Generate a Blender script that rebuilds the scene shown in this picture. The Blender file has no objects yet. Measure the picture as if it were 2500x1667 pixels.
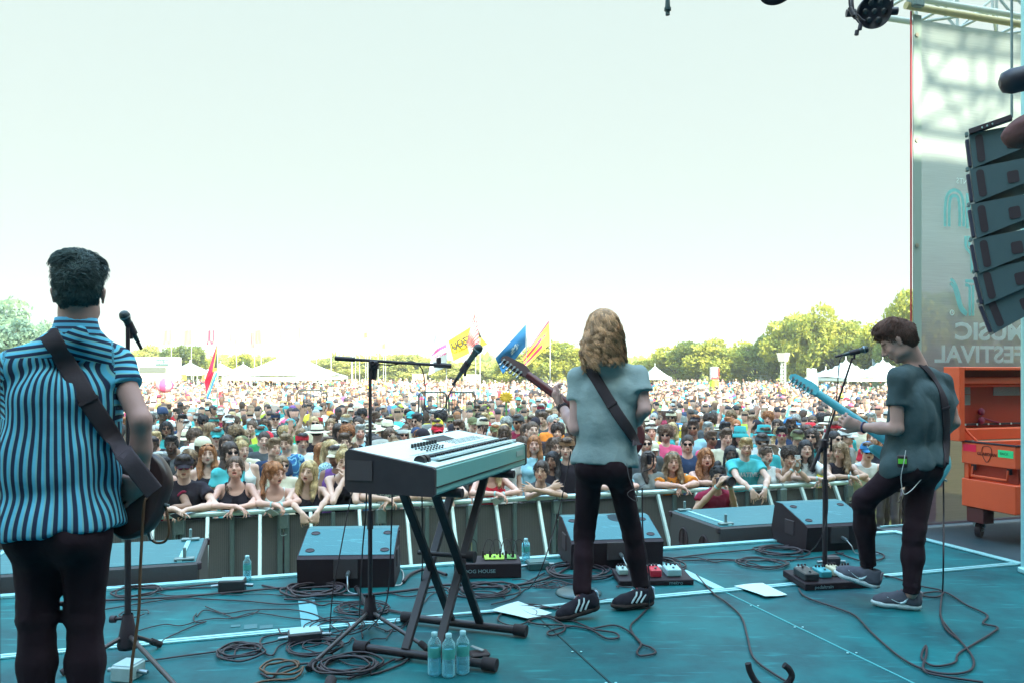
import bpy, math, random
import numpy as np
from mathutils import Vector, Matrix
random.seed(7)
RNG = np.random.default_rng(7)
scene = bpy.context.scene
COL = scene.collection
R = math.radians
F = 1944.0; CU = 1250.0; CV = 905.0; EYE = 1.42
# ------------------------------------------------------------------ camera
cam_d = bpy.data.cameras.new('camera'); cam = bpy.data.objects.new('camera', cam_d); COL.objects.link(cam)
cam.location = (0, 0, EYE); cam.rotation_euler = (R(90), 0, 0)
cam_d.sensor_width = 36; cam_d.lens = F / 2500 * 36
cam_d.shift_y = (CV - 833.5) / 2500
cam_d.clip_start = 0.05; cam_d.clip_end = 3000
scene.camera = cam
# ------------------------------------------------------------------ stage frame: s along the front edge (to the right), t towards the crowd
E1 = np.array([math.sin(R(73)), math.cos(R(73)), 0.0]); E2 = np.array([-E1[1], E1[0], 0.0])
STAGE_ROT = math.atan2(E1[1], E1[0])
def S(s, t, z=0.0): return E1 * s + E2 * t + np.array([0, 0, z])
def st(x, y): return (E1[0]*x + E1[1]*y, E2[0]*x + E2[1]*y)
def at(u, v, z=0.0):
    d = (EYE - z) * F / (v - CV); return np.array([(u - CU) / F * d, d, z])
def ad(u, v, d): return np.array([(u - CU) / F * d, d, EYE - (v - CV) / F * d])
# ------------------------------------------------------------------ light
SUN_AZ_TRAVEL = 15.0   # degrees to the left of E2 the sunlight travels
SUN_EL = 28.0
tr = E1 * -math.sin(R(SUN_AZ_TRAVEL)) + E2 * math.cos(R(SUN_AZ_TRAVEL))
sun_dir = Vector((-tr[0]*math.cos(R(SUN_EL)), -tr[1]*math.cos(R(SUN_EL)), math.sin(R(SUN_EL))))
ld = bpy.data.lights.new('sun', 'SUN'); ld.energy = 5.0; ld.angle = R(0.6); ld.color = (1.0, 0.92, 0.72)
lo = bpy.data.objects.new('sun', ld); COL.objects.link(lo)
lo.rotation_euler = sun_dir.to_track_quat('Z', 'Y').to_euler(); lo.location = (0, -20, 30)
EXPO = 1.65; HAZE = .0008
w = bpy.data.worlds.new('World'); scene.world = w; w.use_nodes = True
nt = w.node_tree; bg = nt.nodes['Background']
sk = nt.nodes.new('ShaderNodeTexSky'); sk.sky_type = 'NISHITA'; sk.sun_disc = False
sk.sun_elevation = R(SUN_EL); sk.sun_rotation = math.atan2(sun_dir.x, sun_dir.y)
sk.dust_density = 3.0; sk.ozone_density = 1.0; sk.air_density = 1.0
STR = 0.12
mu = nt.nodes.new('ShaderNodeVectorMath'); mu.operation = 'MULTIPLY'
mu.inputs[1].default_value = (7.5, 8.6, 7.6)
mi = nt.nodes.new('ShaderNodeVectorMath'); mi.operation = 'MINIMUM'
cap_ = 1.0 / STR / 2**EXPO   # the bright veil of a hot hazy sky: even near the horizon, brighter overhead
ge = nt.nodes.new('ShaderNodeTexCoord'); sx = nt.nodes.new('ShaderNodeSeparateXYZ'); nt.links.new(ge.outputs['Generated'], sx.inputs[0])
mr = nt.nodes.new('ShaderNodeMapRange'); mr.interpolation_type = 'SMOOTHSTEP'; mr.inputs[1].default_value = .50; mr.inputs[2].default_value = .80; mr.inputs[3].default_value = 1.0; mr.inputs[4].default_value = 8; nt.links.new(sx.outputs[2], mr.inputs[0])
cm = nt.nodes.new('ShaderNodeVectorMath'); cm.operation = 'SCALE'; m2 = nt.nodes.new('ShaderNodeMapRange'); m2.inputs[1].default_value = .12; m2.inputs[2].default_value = .5; nt.links.new(sx.outputs[2], m2.inputs[0]); cx = nt.nodes.new('ShaderNodeMix'); cx.data_type = 'RGBA'; nt.links.new(m2.outputs[0], cx.inputs[0])
cx.inputs[6].default_value = (0.80*cap_, 0.905*cap_, 0.85*cap_, 1); cx.inputs[7].default_value = (0.72*cap_, 0.88*cap_, 0.85*cap_, 1); nt.links.new(cx.outputs[2], cm.inputs[0]); nt.links.new(mr.outputs[0], cm.inputs['Scale']); nt.links.new(cm.outputs[0], mi.inputs[1])
nt.links.new(sk.outputs[0], mu.inputs[0]); nt.links.new(mu.outputs[0], mi.inputs[0])
nt.links.new(mi.outputs[0], bg.inputs['Color']); bg.inputs['Strength'].default_value = STR
scene.view_settings.view_transform = 'Standard'; scene.view_settings.look = 'None'
scene.view_settings.exposure = EXPO; scene.view_settings.gamma = 1
scene.cycles.max_bounces = 6; scene.cycles.diffuse_bounces = 3; scene.cycles.glossy_bounces = 3
scene.cycles.transparent_max_bounces = 16; scene.cycles.use_denoising = True
scene.cycles.caustics_reflective = False; scene.cycles.caustics_refractive = False
# ------------------------------------------------------------------ materials
MATS = {}
def srgb(r, g, b):
    f = lambda c: (c/255/12.92) if c/255 <= 0.04045 else ((c/255+0.055)/1.055)**2.4
    return (f(r), f(g), f(b))
def mat(name, color=(.5,.5,.5), rough=.6, metal=0.0, var=None, bump=None, attr=None, objcol=False, spec=.5, trans=None, alpha=None, emis=None, wear=None):
    if name in MATS: return MATS[name]
    m = bpy.data.materials.new(name); m.use_nodes = True; n = m.node_tree; b = n.nodes['Principled BSDF']; L = n.links.new
    b.inputs['Roughness'].default_value = rough; b.inputs['Metallic'].default_value = metal
    b.inputs['Specular IOR Level'].default_value = spec
    out = None
    def rgb(c):
        x = n.nodes.new('ShaderNodeRGB'); x.outputs[0].default_value = (*c[:3], 1); return x.outputs[0]
    def mix(kind, a, c, fac):
        x = n.nodes.new('ShaderNodeMix'); x.data_type = 'RGBA'; x.blend_type = kind
        if isinstance(fac, (int, float)): x.inputs[0].default_value = fac
        else: L(fac, x.inputs[0])
        L(a, x.inputs[6]); L(c, x.inputs[7]); return x.outputs[2]
    out = rgb(color)
    if objcol:
        oi = n.nodes.new('ShaderNodeObjectInfo'); out = oi.outputs['Color']
    if attr:
        at_ = n.nodes.new('ShaderNodeAttribute'); at_.attribute_name = attr
        out = mix('MULTIPLY', out, at_.outputs['Color'], 1.0) if objcol else at_.outputs['Color']
    tc = n.nodes.new('ShaderNodeTexCoord')
    if var:   # (scale, amount, color2)
        no = n.nodes.new('ShaderNodeTexNoise'); no.inputs['Scale'].default_value = var[0]; no.inputs['Detail'].default_value = 6; no.inputs['Roughness'].default_value = .65
        L(tc.outputs['Object'], no.inputs['Vector'])
        mr = n.nodes.new('ShaderNodeMapRange'); mr.inputs[1].default_value = .35; mr.inputs[2].default_value = .68; mr.inputs[4].default_value = var[1]
        L(no.outputs['Fac'], mr.inputs[0]); out = mix('MIX', out, rgb(var[2]), mr.outputs[0])
    if wear:   # fine scratches (scale, amount, color)
        no = n.nodes.new('ShaderNodeTexNoise'); no.inputs['Scale'].default_value = wear[0]; no.inputs['Detail'].default_value = 3
        mp = n.nodes.new('ShaderNodeMapping'); mp.inputs['Scale'].default_value = (1, 6, 3); mp.inputs['Rotation'].default_value = (0, 0, .6)
        L(tc.outputs['Object'], mp.inputs[0]); L(mp.outputs[0], no.inputs['Vector'])
        mr = n.nodes.new('ShaderNodeMapRange'); mr.inputs[1].default_value = .60; mr.inputs[2].default_value = .72; mr.inputs[4].default_value = wear[1]
        L(no.outputs['Fac'], mr.inputs[0]); out = mix('MIX', out, rgb(wear[2]), mr.outputs[0])
    L(out, b.inputs['Base Color'])
    if bump:
        no = n.nodes.new('ShaderNodeTexNoise'); no.inputs['Scale'].default_value = bump[0]; no.inputs['Detail'].default_value = 5
        L(tc.outputs['Object'], no.inputs['Vector'])
        bp = n.nodes.new('ShaderNodeBump'); bp.inputs['Strength'].default_value = bump[1]; bp.inputs['Distance'].default_value = bump[2] if len(bump) > 2 else .01
        L(no.outputs['Fac'], bp.inputs['Height']); L(bp.outputs[0], b.inputs['Normal'])
    if trans: b.inputs['Transmission Weight'].default_value = trans; b.inputs['IOR'].default_value = 1.33
    if alpha is not None: b.inputs['Alpha'].default_value = alpha
    if emis: b.inputs['Emission Color'].default_value = (*emis[0], 1); b.inputs['Emission Strength'].default_value = emis[1]
    MATS[name] = m; return m
# ------------------------------------------------------------------ objects
class MB:
    """collects vertices and faces of ONE mesh object"""
    def __init__(self): self.v = []; self.f = []; self.mi = []; self.sm = []; self.n = 0
    def add(self, vs, fs, mi=0, smooth=False):
        vs = np.asarray(vs, float); o = self.n; self.v.append(vs); self.n += len(vs)
        self.f += [tuple(i + o for i in f) for f in fs]; self.mi += [mi]*len(fs); self.sm += [smooth]*len(fs); return self
    def box(self, c, size, rot=None, mi=0, bev=0.0):
        hx, hy, hz = [q/2 for q in size]
        if bev > 0:
            b = min(bev, hx*.9, hy*.9, hz*.9); vs = []
            for sx in (-1,1):
                for sy in (-1,1):
                    for sz in (-1,1):
                        vs += [(sx*(hx-b), sy*(hy-b), sz*hz), (sx*(hx-b), sy*hy, sz*(hz-b)), (sx*hx, sy*(hy-b), sz*(hz-b))]
            fs = []; I = lambda a,b_,c_,k: ((a*2+b_)*2+c_)*3+k
            for a in (0,1):
                q = [I(a,0,0,2), I(a,1,0,2), I(a,1,1,2), I(a,0,1,2)]; fs.append(q if a else q[::-1])
                q = [I(0,a,0,1), I(1,a,0,1), I(1,a,1,1), I(0,a,1,1)]; fs.append(q[::-1] if a else q)
                q = [I(0,0,a,0), I(1,0,a,0), I(1,1,a,0), I(0,1,a,0)]; fs.append(q if a else q[::-1])
            for a in (0,1):
                for c_ in (0,1):
                    q = [I(0,a,c_,0), I(1,a,c_,0), I(1,a,c_,1), I(0,a,c_,1)]; fs.append(q if (a!=c_)==False else q[::-1])
                    q = [I(a,0,c_,0), I(a,1,c_,0), I(a,1,c_,2), I(a,0,c_,2)]; fs.append(q[::-1] if (a==c_) else q)
                    q = [I(a,c_,0,1), I(a,c_,1,1), I(a,c_,1,2), I(a,c_,0,2)]; fs.append(q if (a!=c_)==False else q[::-1])
            for a in (0,1):
                for b_ in (0,1):
                    for c_ in (0,1):
                        q = [I(a,b_,c_,0), I(a,b_,c_,1), I(a,b_,c_,2)]; fs.append(q)
        else:
            vs = [(sx*hx, sy*hy, sz*hz) for sx in (-1,1) for sy in (-1,1) for sz in (-1,1)]
            fs = [(0,1,3,2),(4,6,7,5),(0,4,5,1),(2,3,7,6),(0,2,6,4),(1,5,7,3)]
        vs = np.array(vs)
        if rot is not None: vs = vs @ np.asarray(rot).T
        return self.add(vs + np.asarray(c), fs, mi)
    def tube(self, pts, r, seg=10, mi=0, caps=True, closed=False, smooth=True):
        P = np.asarray(pts, float); n = len(P); rr = np.full(n, r, float) if np.isscalar(r) else np.asarray(r, float)
        T = np.gradient(P, axis=0) if not closed else np.roll(P,-1,0)-np.roll(P,1,0)
        T /= np.linalg.norm(T, axis=1)[:,None] + 1e-12
        a = np.array([0,0,1.0]) if abs(T[0][2]) < .9 else np.array([1.0,0,0])
        N = np.cross(T[0], a); N /= np.linalg.norm(N); vs = []
        ang = np.arange(seg)/seg*2*math.pi; ca, sa = np.cos(ang)[:,None], np.sin(ang)[:,None]
        for i in range(n):
            N = N - T[i]*N.dot(T[i]); N /= np.linalg.norm(N)+1e-12; B = np.cross(T[i], N)
            vs.append(P[i] + rr[i]*(ca*N + sa*B))
        vs = np.concatenate(vs); fs = []
        for i in range(n if closed else n-1):
            j = (i+1) % n
            for k in range(seg):
                k2 = (k+1) % seg; fs.append((i*seg+k, j*seg+k, j*seg+k2, i*seg+k2)[::-1])
        self.add(vs, fs, mi, smooth)
        if caps and not closed:
            self.add(vs[:seg], [tuple(range(seg))[::-1]], mi); self.add(vs[-seg:], [tuple(range(seg))], mi)
        return self
    def cyl(self, a, b, r, r2=None, seg=16, mi=0, smooth=True, caps=True):
        return self.tube([a, b], [r, r if r2 is None else r2], seg, mi, caps, smooth=smooth)
    def lathe(self, prof, origin=(0,0,0), rot=None, seg=20, mi=0, smooth=True):
        vs = []
        for (r_, z_) in prof:
            for k in range(seg):
                a = k/seg*2*math.pi; vs.append((r_*math.cos(a), r_*math.sin(a), z_))
        fs = []
        for i in range(len(prof)-1):
            for k in range(seg): k2 = (k+1)%seg; fs.append((i*seg+k, i*seg+k2, (i+1)*seg+k2, (i+1)*seg+k))
        vs = np.array(vs)
        if rot is not None: vs = vs @ np.asarray(rot).T
        return self.add(vs + np.asarray(origin), fs, mi, smooth)
    def prism(self, poly, a, b, mi=0, smooth=False):
        """poly: 2D points, a/b: functions (x,y)->3D for the two ends"""
        A = [a(*p) for p in poly]; B = [b(*p) for p in poly]; n = len(poly)
        self.add(A + B, [tuple(range(n))[::-1], tuple(range(n, 2*n))], mi)
        self.add(A + B, [(i, (i+1)%n, n+(i+1)%n, n+i) for i in range(n)], mi, smooth); return self
    def grid(self, P, mi=0, smooth=True):
        P = np.asarray(P, float); a, b = P.shape[:2]
        fs = [(i*b+j, (i+1)*b+j, (i+1)*b+j+1, i*b+j+1) for i in range(a-1) for j in range(b-1)]
        return self.add(P.reshape(-1,3), fs, mi, smooth)
    def build(self, name, mats, parent=None, loc=None, fix=False):
        V = np.concatenate(self.v) if self.v else np.zeros((0,3))
        loc = np.zeros(3) if loc is None else np.asarray(loc, float)
        me = bpy.data.meshes.new(name); me.from_pydata((V - loc).tolist(), [], self.f)
        mats = mats if isinstance(mats, (list, tuple)) else [mats]
        for m in mats: me.materials.append(m)
        me.polygons.foreach_set('material_index', self.mi); me.polygons.foreach_set('use_smooth', self.sm)
        if fix:
            import bmesh; bm = bmesh.new(); bm.from_mesh(me); bmesh.ops.recalc_face_normals(bm, faces=bm.faces); bm.to_mesh(me); bm.free()
        me.update(); return link(bpy.data.objects.new(name, me), parent, loc)
def wloc(o):
    p = Vector((0,0,0))
    while o is not None: p += o.location; o = o.parent
    return p
def link(o, parent=None, loc=(0,0,0)):
    """loc is the world position of the object's origin; parents are never rotated or scaled at build time"""
    COL.objects.link(o); o.location = loc
    if parent is not None: o.parent = parent; o.location = Vector(loc) - wloc(parent)
    return o
def tag(o, label, cat, group=None, kind=None):
    if label: o['label'] = label
    if cat: o['category'] = cat
    if group: o['group'] = group
    if kind: o['kind'] = kind
    return o
def thing(name, label, cat, loc=(0,0,0), group=None):
    o = bpy.data.objects.new(name, None); o.empty_display_size = .1; COL.objects.link(o); o.location = loc
    return tag(o, label, cat, group)
def basis(x, y, z): return np.array([x, y, z], float).T
def unit(v): v = np.asarray(v, float); return v/(np.linalg.norm(v)+1e-12)
def rotz(a): c, s = math.cos(a), math.sin(a); return np.array([[c,-s,0],[s,c,0],[0,0,1.0]])
def rotx(a): c, s = math.cos(a), math.sin(a); return np.array([[1.0,0,0],[0,c,-s],[0,s,c]])
def roty(a): c, s = math.cos(a), math.sin(a); return np.array([[c,0,s],[0,1.0,0],[-s,0,c]])
def spline(pts, n=8, closed=False):
    P = np.asarray(pts, float); m = len(P); out = []
    rng = range(m if closed else m-1)
    for i in rng:
        p0 = P[(i-1)%m] if (closed or i > 0) else 2*P[0]-P[1]
        p1 = P[i]; p2 = P[(i+1)%m]
        p3 = P[(i+2)%m] if (closed or i+2 < m) else 2*P[-1]-P[-2]
        for k in range(n):
            t = k/n; out.append(.5*((2*p1)+(-p0+p2)*t+(2*p0-5*p1+4*p2-p3)*t*t+(-p0+3*p1-3*p2+p3)*t**3))
    if not closed: out.append(P[-1])
    return np.array(out)
def text_mesh(body, size, extrude=0.001, font_scale=(1,1), align='CENTER', bold=0.0):
    """returns vertices (N,3) and faces of a flat text lying in local XY"""
    c = bpy.data.curves.new('t', 'FONT'); c.body = body; c.size = size; c.extrude = extrude; c.align_x = align; c.align_y = 'CENTER'; c.offset = bold
    c.resolution_u = 3
    o = bpy.data.objects.new('t', c); COL.objects.link(o)
    dg = bpy.context.evaluated_depsgraph_get(); dg.update(); me = bpy.data.meshes.new_from_object(o.evaluated_get(dg))
    V = np.array([v.co[:] for v in me.vertices]).reshape(-1,3); Fs = [tuple(p.vertices) for p in me.polygons]
    bpy.data.objects.remove(o); bpy.data.curves.remove(c); bpy.data.meshes.remove(me)
    V[:,0] *= font_scale[0]; V[:,1] *= font_scale[1]; return V, Fs
# ------------------------------------------------------------------ value noise
_LAT = np.random.default_rng(3).random((32,32,32)).astype(np.float32)
def vnoise(P):
    P = np.asarray(P, np.float32); i = np.floor(P).astype(np.int32); f = P - i; f = f*f*(3-2*f); i &= 31; j = (i+1) & 31
    x0,y0,z0 = i[...,0],i[...,1],i[...,2]; x1,y1,z1 = j[...,0],j[...,1],j[...,2]; fx,fy,fz = f[...,0],f[...,1],f[...,2]
    L = _LAT
    a = L[x0,y0,z0]*(1-fx)+L[x1,y0,z0]*fx; b = L[x0,y1,z0]*(1-fx)+L[x1,y1,z0]*fx
    c = L[x0,y0,z1]*(1-fx)+L[x1,y0,z1]*fx; d = L[x0,y1,z1]*(1-fx)+L[x1,y1,z1]*fx
    return ((a*(1-fy)+b*fy)*(1-fz)+(c*(1-fy)+d*fy)*fz)*2-1
# ------------------------------------------------------------------ implicit modelling: blended shapes meshed with surface nets
class Sdf:
    def __init__(self): self.p = []
    def _a(self, fn, lo, hi, op, k): self.p.append((fn, np.asarray(lo), np.asarray(hi), op, k)); return self
    def cap(self, a, b, ra, rb, k=.02, op='u', flat=None, fr=None):
        """tapered capsule; flat=(scale, axis): squashed along a unit axis"""
        a = np.asarray(a, float); b = np.asarray(b, float); m = max(ra, rb)
        ab = b - a; L2 = ab.dot(ab) + 1e-9; ax = None if flat is None else unit(flat[1]); fs = None if flat is None else flat[0]
        def fn(P):
            Q = P - a
            if ax is None: h = np.clip((Q @ ab)/L2, 0, 1)[...,None]; return np.linalg.norm(Q - h*ab, axis=-1) - (ra + (rb-ra)*h[...,0])
            h = np.clip((Q @ ab)/L2, 0, 1)[...,None]; D = Q - h*ab; c = (D @ ax)[...,None]; D2 = D + ax*(c/fs - c)
            r = ra + (rb-ra)*h[...,0]; k0 = np.linalg.norm(D2, axis=-1); k1 = np.linalg.norm(D2 + ax*((D2@ax)[...,None]*(1/fs-1)), axis=-1)+1e-9
            return k0*(k0-r)/k1
        mm = m*max(1, fs or 1); return self._a(fn, np.minimum(a,b)-mm, np.maximum(a,b)+mm, op, k)
    def ell(self, c, r, M=None, k=.02, op='u'):
        c = np.asarray(c, float); r = np.asarray(r, float); M = np.eye(3) if M is None else np.asarray(M)
        def fn(P):
            Q = (P - c) @ M; k0 = np.linalg.norm(Q/r, axis=-1); k1 = np.linalg.norm(Q/(r*r), axis=-1)+1e-9; return k0*(k0-1)/k1
        e = np.abs(M) @ r; return self._a(fn, c-e, c+e, op, k)
    def half(self, p, n, k=.004):   # cut away the side the normal points to
        p = np.asarray(p, float); n = unit(n)
        return self._a(lambda P: -((P-p) @ n), None, None, 's', k) if False else self._a(lambda P: (P-p) @ n, np.full(3,-1e3), np.full(3,1e3), 'i', k)
    def disp(self, fn): self.p.append((fn, None, None, 'd', 0)); return self
    def mesh(self, h=.01, xs=None, ys=None, zs=None, pad=.03, lo=None, hi=None, fine=()):
        """fine: list of (lo, hi, step) boxes in which the grid is refined axis-wise"""
        B = [(p[1], p[2]) for p in self.p if p[3] == 'u']
        lo_ = np.min([b[0] for b in B], 0)-pad if lo is None else np.asarray(lo, float); hi_ = np.max([b[1] for b in B], 0)+pad if hi is None else np.asarray(hi, float)
        G = []
        for ax in range(3):
            c = [lo_[ax]]
            while c[-1] < hi_[ax]:
                hh = h
                for (a, b, s_) in fine:
                    if a[ax] is None: continue
                    if a[ax]-s_ <= c[-1] <= b[ax]: hh = min(hh, s_)
                c.append(c[-1]+hh)
            G.append(np.array(c))
        X, Y, Z = G; D = np.full((len(X), len(Y), len(Z)), .2, np.float64)
        for (fn, a, b, op, k) in self.p:
            if op == 'd':
                msk = np.abs(D) < .05; idx = np.where(msk); P = np.stack([X[idx[0]], Y[idx[1]], Z[idx[2]]], -1); D[idx] += fn(P); continue
            m = (k or 0) + .045
            sl = []
            for ax, g in enumerate((X,Y,Z)):
                i0 = max(0, np.searchsorted(g, a[ax]-m)-1); i1 = min(len(g), np.searchsorted(g, b[ax]+m)+1); sl.append(slice(i0, i1))
            if any(s_.start >= s_.stop for s_ in sl): continue
            sl = tuple(sl); P = np.stack(np.meshgrid(X[sl[0]], Y[sl[1]], Z[sl[2]], indexing='ij'), -1)
            d = fn(P); cur = D[sl]
            if op == 'u':
                if k > 0: hh = np.maximum(k-np.abs(cur-d), 0)/k; D[sl] = np.minimum(cur, d) - hh*hh*k*.25
                else: D[sl] = np.minimum(cur, d)
            elif op == 's':
                d = -d; hh = np.maximum(k-np.abs(cur-d), 0)/max(k,1e-6); D[sl] = np.maximum(cur, d) + hh*hh*k*.25
            else:
                hh = np.maximum(k-np.abs(cur-d), 0)/max(k,1e-6); D[sl] = np.maximum(cur, d) + hh*hh*k*.25
        return nets(D, X, Y, Z)
def nets(D, X, Y, Z):
    D[0]=D[-1]=.2; D[:,0]=D[:,-1]=.2; D[:,:,0]=D[:,:,-1]=.2
    s = D < 0; nx, ny, nz = D.shape
    c = [s[i:nx-1+i, j:ny-1+j, k:nz-1+k] for i in (0,1) for j in (0,1) for k in (0,1)]
    sm = np.sum(c, axis=0); act = (sm > 0) & (sm < 8); I = np.stack(np.where(act), -1)
    idx = np.full(act.shape, -1, np.int64); idx[tuple(I.T)] = np.arange(len(I))
    acc = np.zeros((len(I), 3)); cnt = np.zeros(len(I)); G = (X, Y, Z)
    co = [(i,j,k) for i in (0,1) for j in (0,1) for k in (0,1)]
    for a in range(8):
        for ax in range(3):
            if co[a][ax]: continue
            o2 = list(co[a]); o2[ax] = 1
            ia = I + co[a]; ib = I + o2; da = D[tuple(ia.T)]; db = D[tuple(ib.T)]; m = (da < 0) != (db < 0)
            t = np.where(m, da/np.where(m, da-db, 1), 0)
            p = np.stack([G[q][ia[:,q]] for q in range(3)], -1); p2 = np.stack([G[q][ib[:,q]] for q in range(3)], -1)
            acc += np.where(m[:,None], p + (p2-p)*t[:,None], 0); cnt += m
    V = acc/np.maximum(cnt,1)[:,None]; Q = []
    for ax in range(3):
        a = s[tuple(slice(0,-1) if q==ax else slice(None) for q in range(3))]; b = s[tuple(slice(1,None) if q==ax else slice(None) for q in range(3))]
        e = np.stack(np.where(a != b), -1); fl = a[tuple(e.T)]; o1, o2 = [q for q in range(3) if q != ax]
        ok = (e[:,o1] > 0) & (e[:,o2] > 0) & (e[:,o1] < D.shape[o1]-1) & (e[:,o2] < D.shape[o2]-1); e = e[ok]; fl = fl[ok]
        def g(d1, d2): f = e.copy(); f[:,o1] += d1; f[:,o2] += d2; return idx[tuple(f.T)]
        q = np.stack([g(-1,-1), g(0,-1), g(0,0), g(-1,0)], -1)
        if ax == 1: fl = ~fl
        q = np.where(fl[:,None], q, q[:,::-1]); Q.append(q)
    Q = np.concatenate(Q); Q = Q[(Q >= 0).all(1)]
    return V, Q
def relax(V, Q, it=2, lam=.5):
    n = len(V); e = np.concatenate([Q[:,[0,1]],Q[:,[1,2]],Q[:,[2,3]],Q[:,[3,0]]]); e = np.concatenate([e, e[:,::-1]])
    cnt = np.bincount(e[:,0], minlength=n).astype(float)
    for _ in range(it):
        A = np.stack([np.bincount(e[:,0], weights=V[e[:,1],q], minlength=n) for q in range(3)], -1)/np.maximum(cnt,1)[:,None]
        V = V + lam*(A-V)
    return V
def mobj(name, V, Q, mats, parent=None, loc=(0,0,0), attrs=None, mi=None, smooth=True, keep=False):
    me = bpy.data.meshes.new(name); loc = np.asarray(loc, float); n = len(Q)
    me.vertices.add(len(V)); me.vertices.foreach_set('co', (V-loc).astype(np.float32).ravel())
    me.loops.add(n*4); me.polygons.add(n); me.loops.foreach_set('vertex_index', Q.astype(np.int32).ravel())
    me.polygons.foreach_set('loop_start', np.arange(n, dtype=np.int32)*4)
    try: me.polygons.foreach_set('loop_total', np.full(n, 4, np.int32))
    except Exception: pass
    me.update(calc_edges=True); me.validate()
    for m in (mats if isinstance(mats, (list,tuple)) else [mats]): me.materials.append(m)
    if mi is not None and len(me.polygons) == n: me.polygons.foreach_set('material_index', np.asarray(mi, np.int32))
    me.polygons.foreach_set('use_smooth', np.ones(len(me.polygons), bool) if smooth else np.zeros(len(me.polygons), bool))
    for k, a in (attrs or {}).items():
        a = np.asarray(a, np.float32)
        if a.ndim == 1: me.attributes.new(k, 'FLOAT', 'POINT').data.foreach_set('value', a)
        else:
            if a.shape[1] == 3: a = np.concatenate([a, np.ones((len(a),1), np.float32)], 1)
            me.attributes.new(k, 'FLOAT_COLOR', 'POINT').data.foreach_set('color', a.ravel())
    return link(bpy.data.objects.new(name, me), parent, loc)
# ================================================================== people
SKIN = mat('skin', rough=.55, attr='tint', objcol=True, bump=(60, .12, .004), spec=.35)
CLOTH = mat('cloth', rough=.9, objcol=True, attr='tint', bump=(17, .6, .012), spec=.2)
def fold_bump(m, sc=9.0, dist=.035, st_=.75):
    n = m.node_tree; L = n.links.new; b = n.nodes['Principled BSDF']; tc = n.nodes.new('ShaderNodeTexCoord'); mp = n.nodes.new('ShaderNodeMapping'); mp.inputs['Scale'].default_value = (1,1,.38); mp.inputs['Rotation'].default_value = (.25,.35,.2); no = n.nodes.new('ShaderNodeTexNoise'); no.noise_type = 'RIDGED_MULTIFRACTAL'; no.inputs['Scale'].default_value = sc; no.inputs['Detail'].default_value = 2.5; no.inputs['Distortion'].default_value = .6
    L(tc.outputs['Object'], mp.inputs[0]); L(mp.outputs[0], no.inputs['Vector']); bp = n.nodes.new('ShaderNodeBump'); bp.inputs['Strength'].default_value = st_; bp.inputs['Distance'].default_value = dist; L(no.outputs['Fac'], bp.inputs['Height'])
    if b.inputs['Normal'].links: L(b.inputs['Normal'].links[0].from_socket, bp.inputs['Normal'])
    L(bp.outputs[0], b.inputs['Normal'])
fold_bump(CLOTH, 5.0, .06, .8)
HAIR = mat('hair', rough=.6, objcol=True, attr='tint', bump=(90, .5, .004), spec=.35)
LENS = mat('dark_lens', (.012,.01,.014), .12)
BLACKM = mat('matt_black', (.028,.014,.021), .6, var=(6,.5,(.04,.022,.03)))
def unitframe(fwd, up=(0,0,1)):
    f = unit(fwd); r = unit(np.cross(f, up)); u = np.cross(r, f); return np.array([r, f, u]).T   # columns right, forward, up
def hand(s, w_, d, n, side, curl=(.5,.5,.5,.5), thumb=.5, sc=1.0, spread=.12, k=.007):
    """w_ wrist, d direction of the palm, n normal of the palm (fingers curl towards it), side = +1: thumb on cross(d,n)"""
    d = unit(d); n = unit(np.asarray(n) - d*np.dot(n, d)); a = np.cross(d, n)*side; w_ = np.asarray(w_, float)
    s.cap(w_, w_+d*.035*sc, .026*sc, .03*sc, .015, flat=(.7,n))
    s.cap(w_+d*.03*sc+a*.018*sc, w_+d*.085*sc+a*.025*sc, .02*sc, .017*sc, .015, flat=(.8,n)); s.cap(w_+d*.03*sc-a*.018*sc, w_+d*.08*sc-a*.024*sc, .02*sc, .016*sc, .015, flat=(.8,n))
    s.cap(w_+d*.03*sc, w_+d*.085*sc, .022*sc, .018*sc, .015, flat=(.8,n))
    L = [(.041,.025,.02),(.046,.029,.022),(.043,.027,.021),(.034,.02,.018)]
    for i in range(4):
        o = (.032 - .0215*i)*sc; p = w_ + d*(.086-.004*abs(i-1.2))*sc + a*o; dd = unit(d + a*spread*(1.5-i)); ang = 0
        for q in range(3):
            ang += curl[i]*(.9,1.1,.8)[q]; v = dd*math.cos(ang) + n*math.sin(ang); p2 = p + v*L[i][q]*sc*1.05
            r = (.0092,.0084,.0076,.0068)[q]*sc*(1,1.03,1,.9)[i]; s.cap(p, p2, r, r*.9, k if q else .01); p = p2
    p = w_ + d*.025*sc + a*.026*sc; v1 = unit(d*.75+a*.75+n*.2); p2 = p+v1*.045*sc; s.cap(p, p2, .015*sc, .0115*sc, .014)
    v2 = unit(d*1.0+a*(.5-thumb)+n*.7*thumb); p3 = p2+v2*.03*sc; s.cap(p2, p3, .011*sc, .0095*sc, k); s.cap(p3, p3+unit(v2+n*.3*thumb)*.024*sc, .0095*sc, .0075*sc, k)
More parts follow.
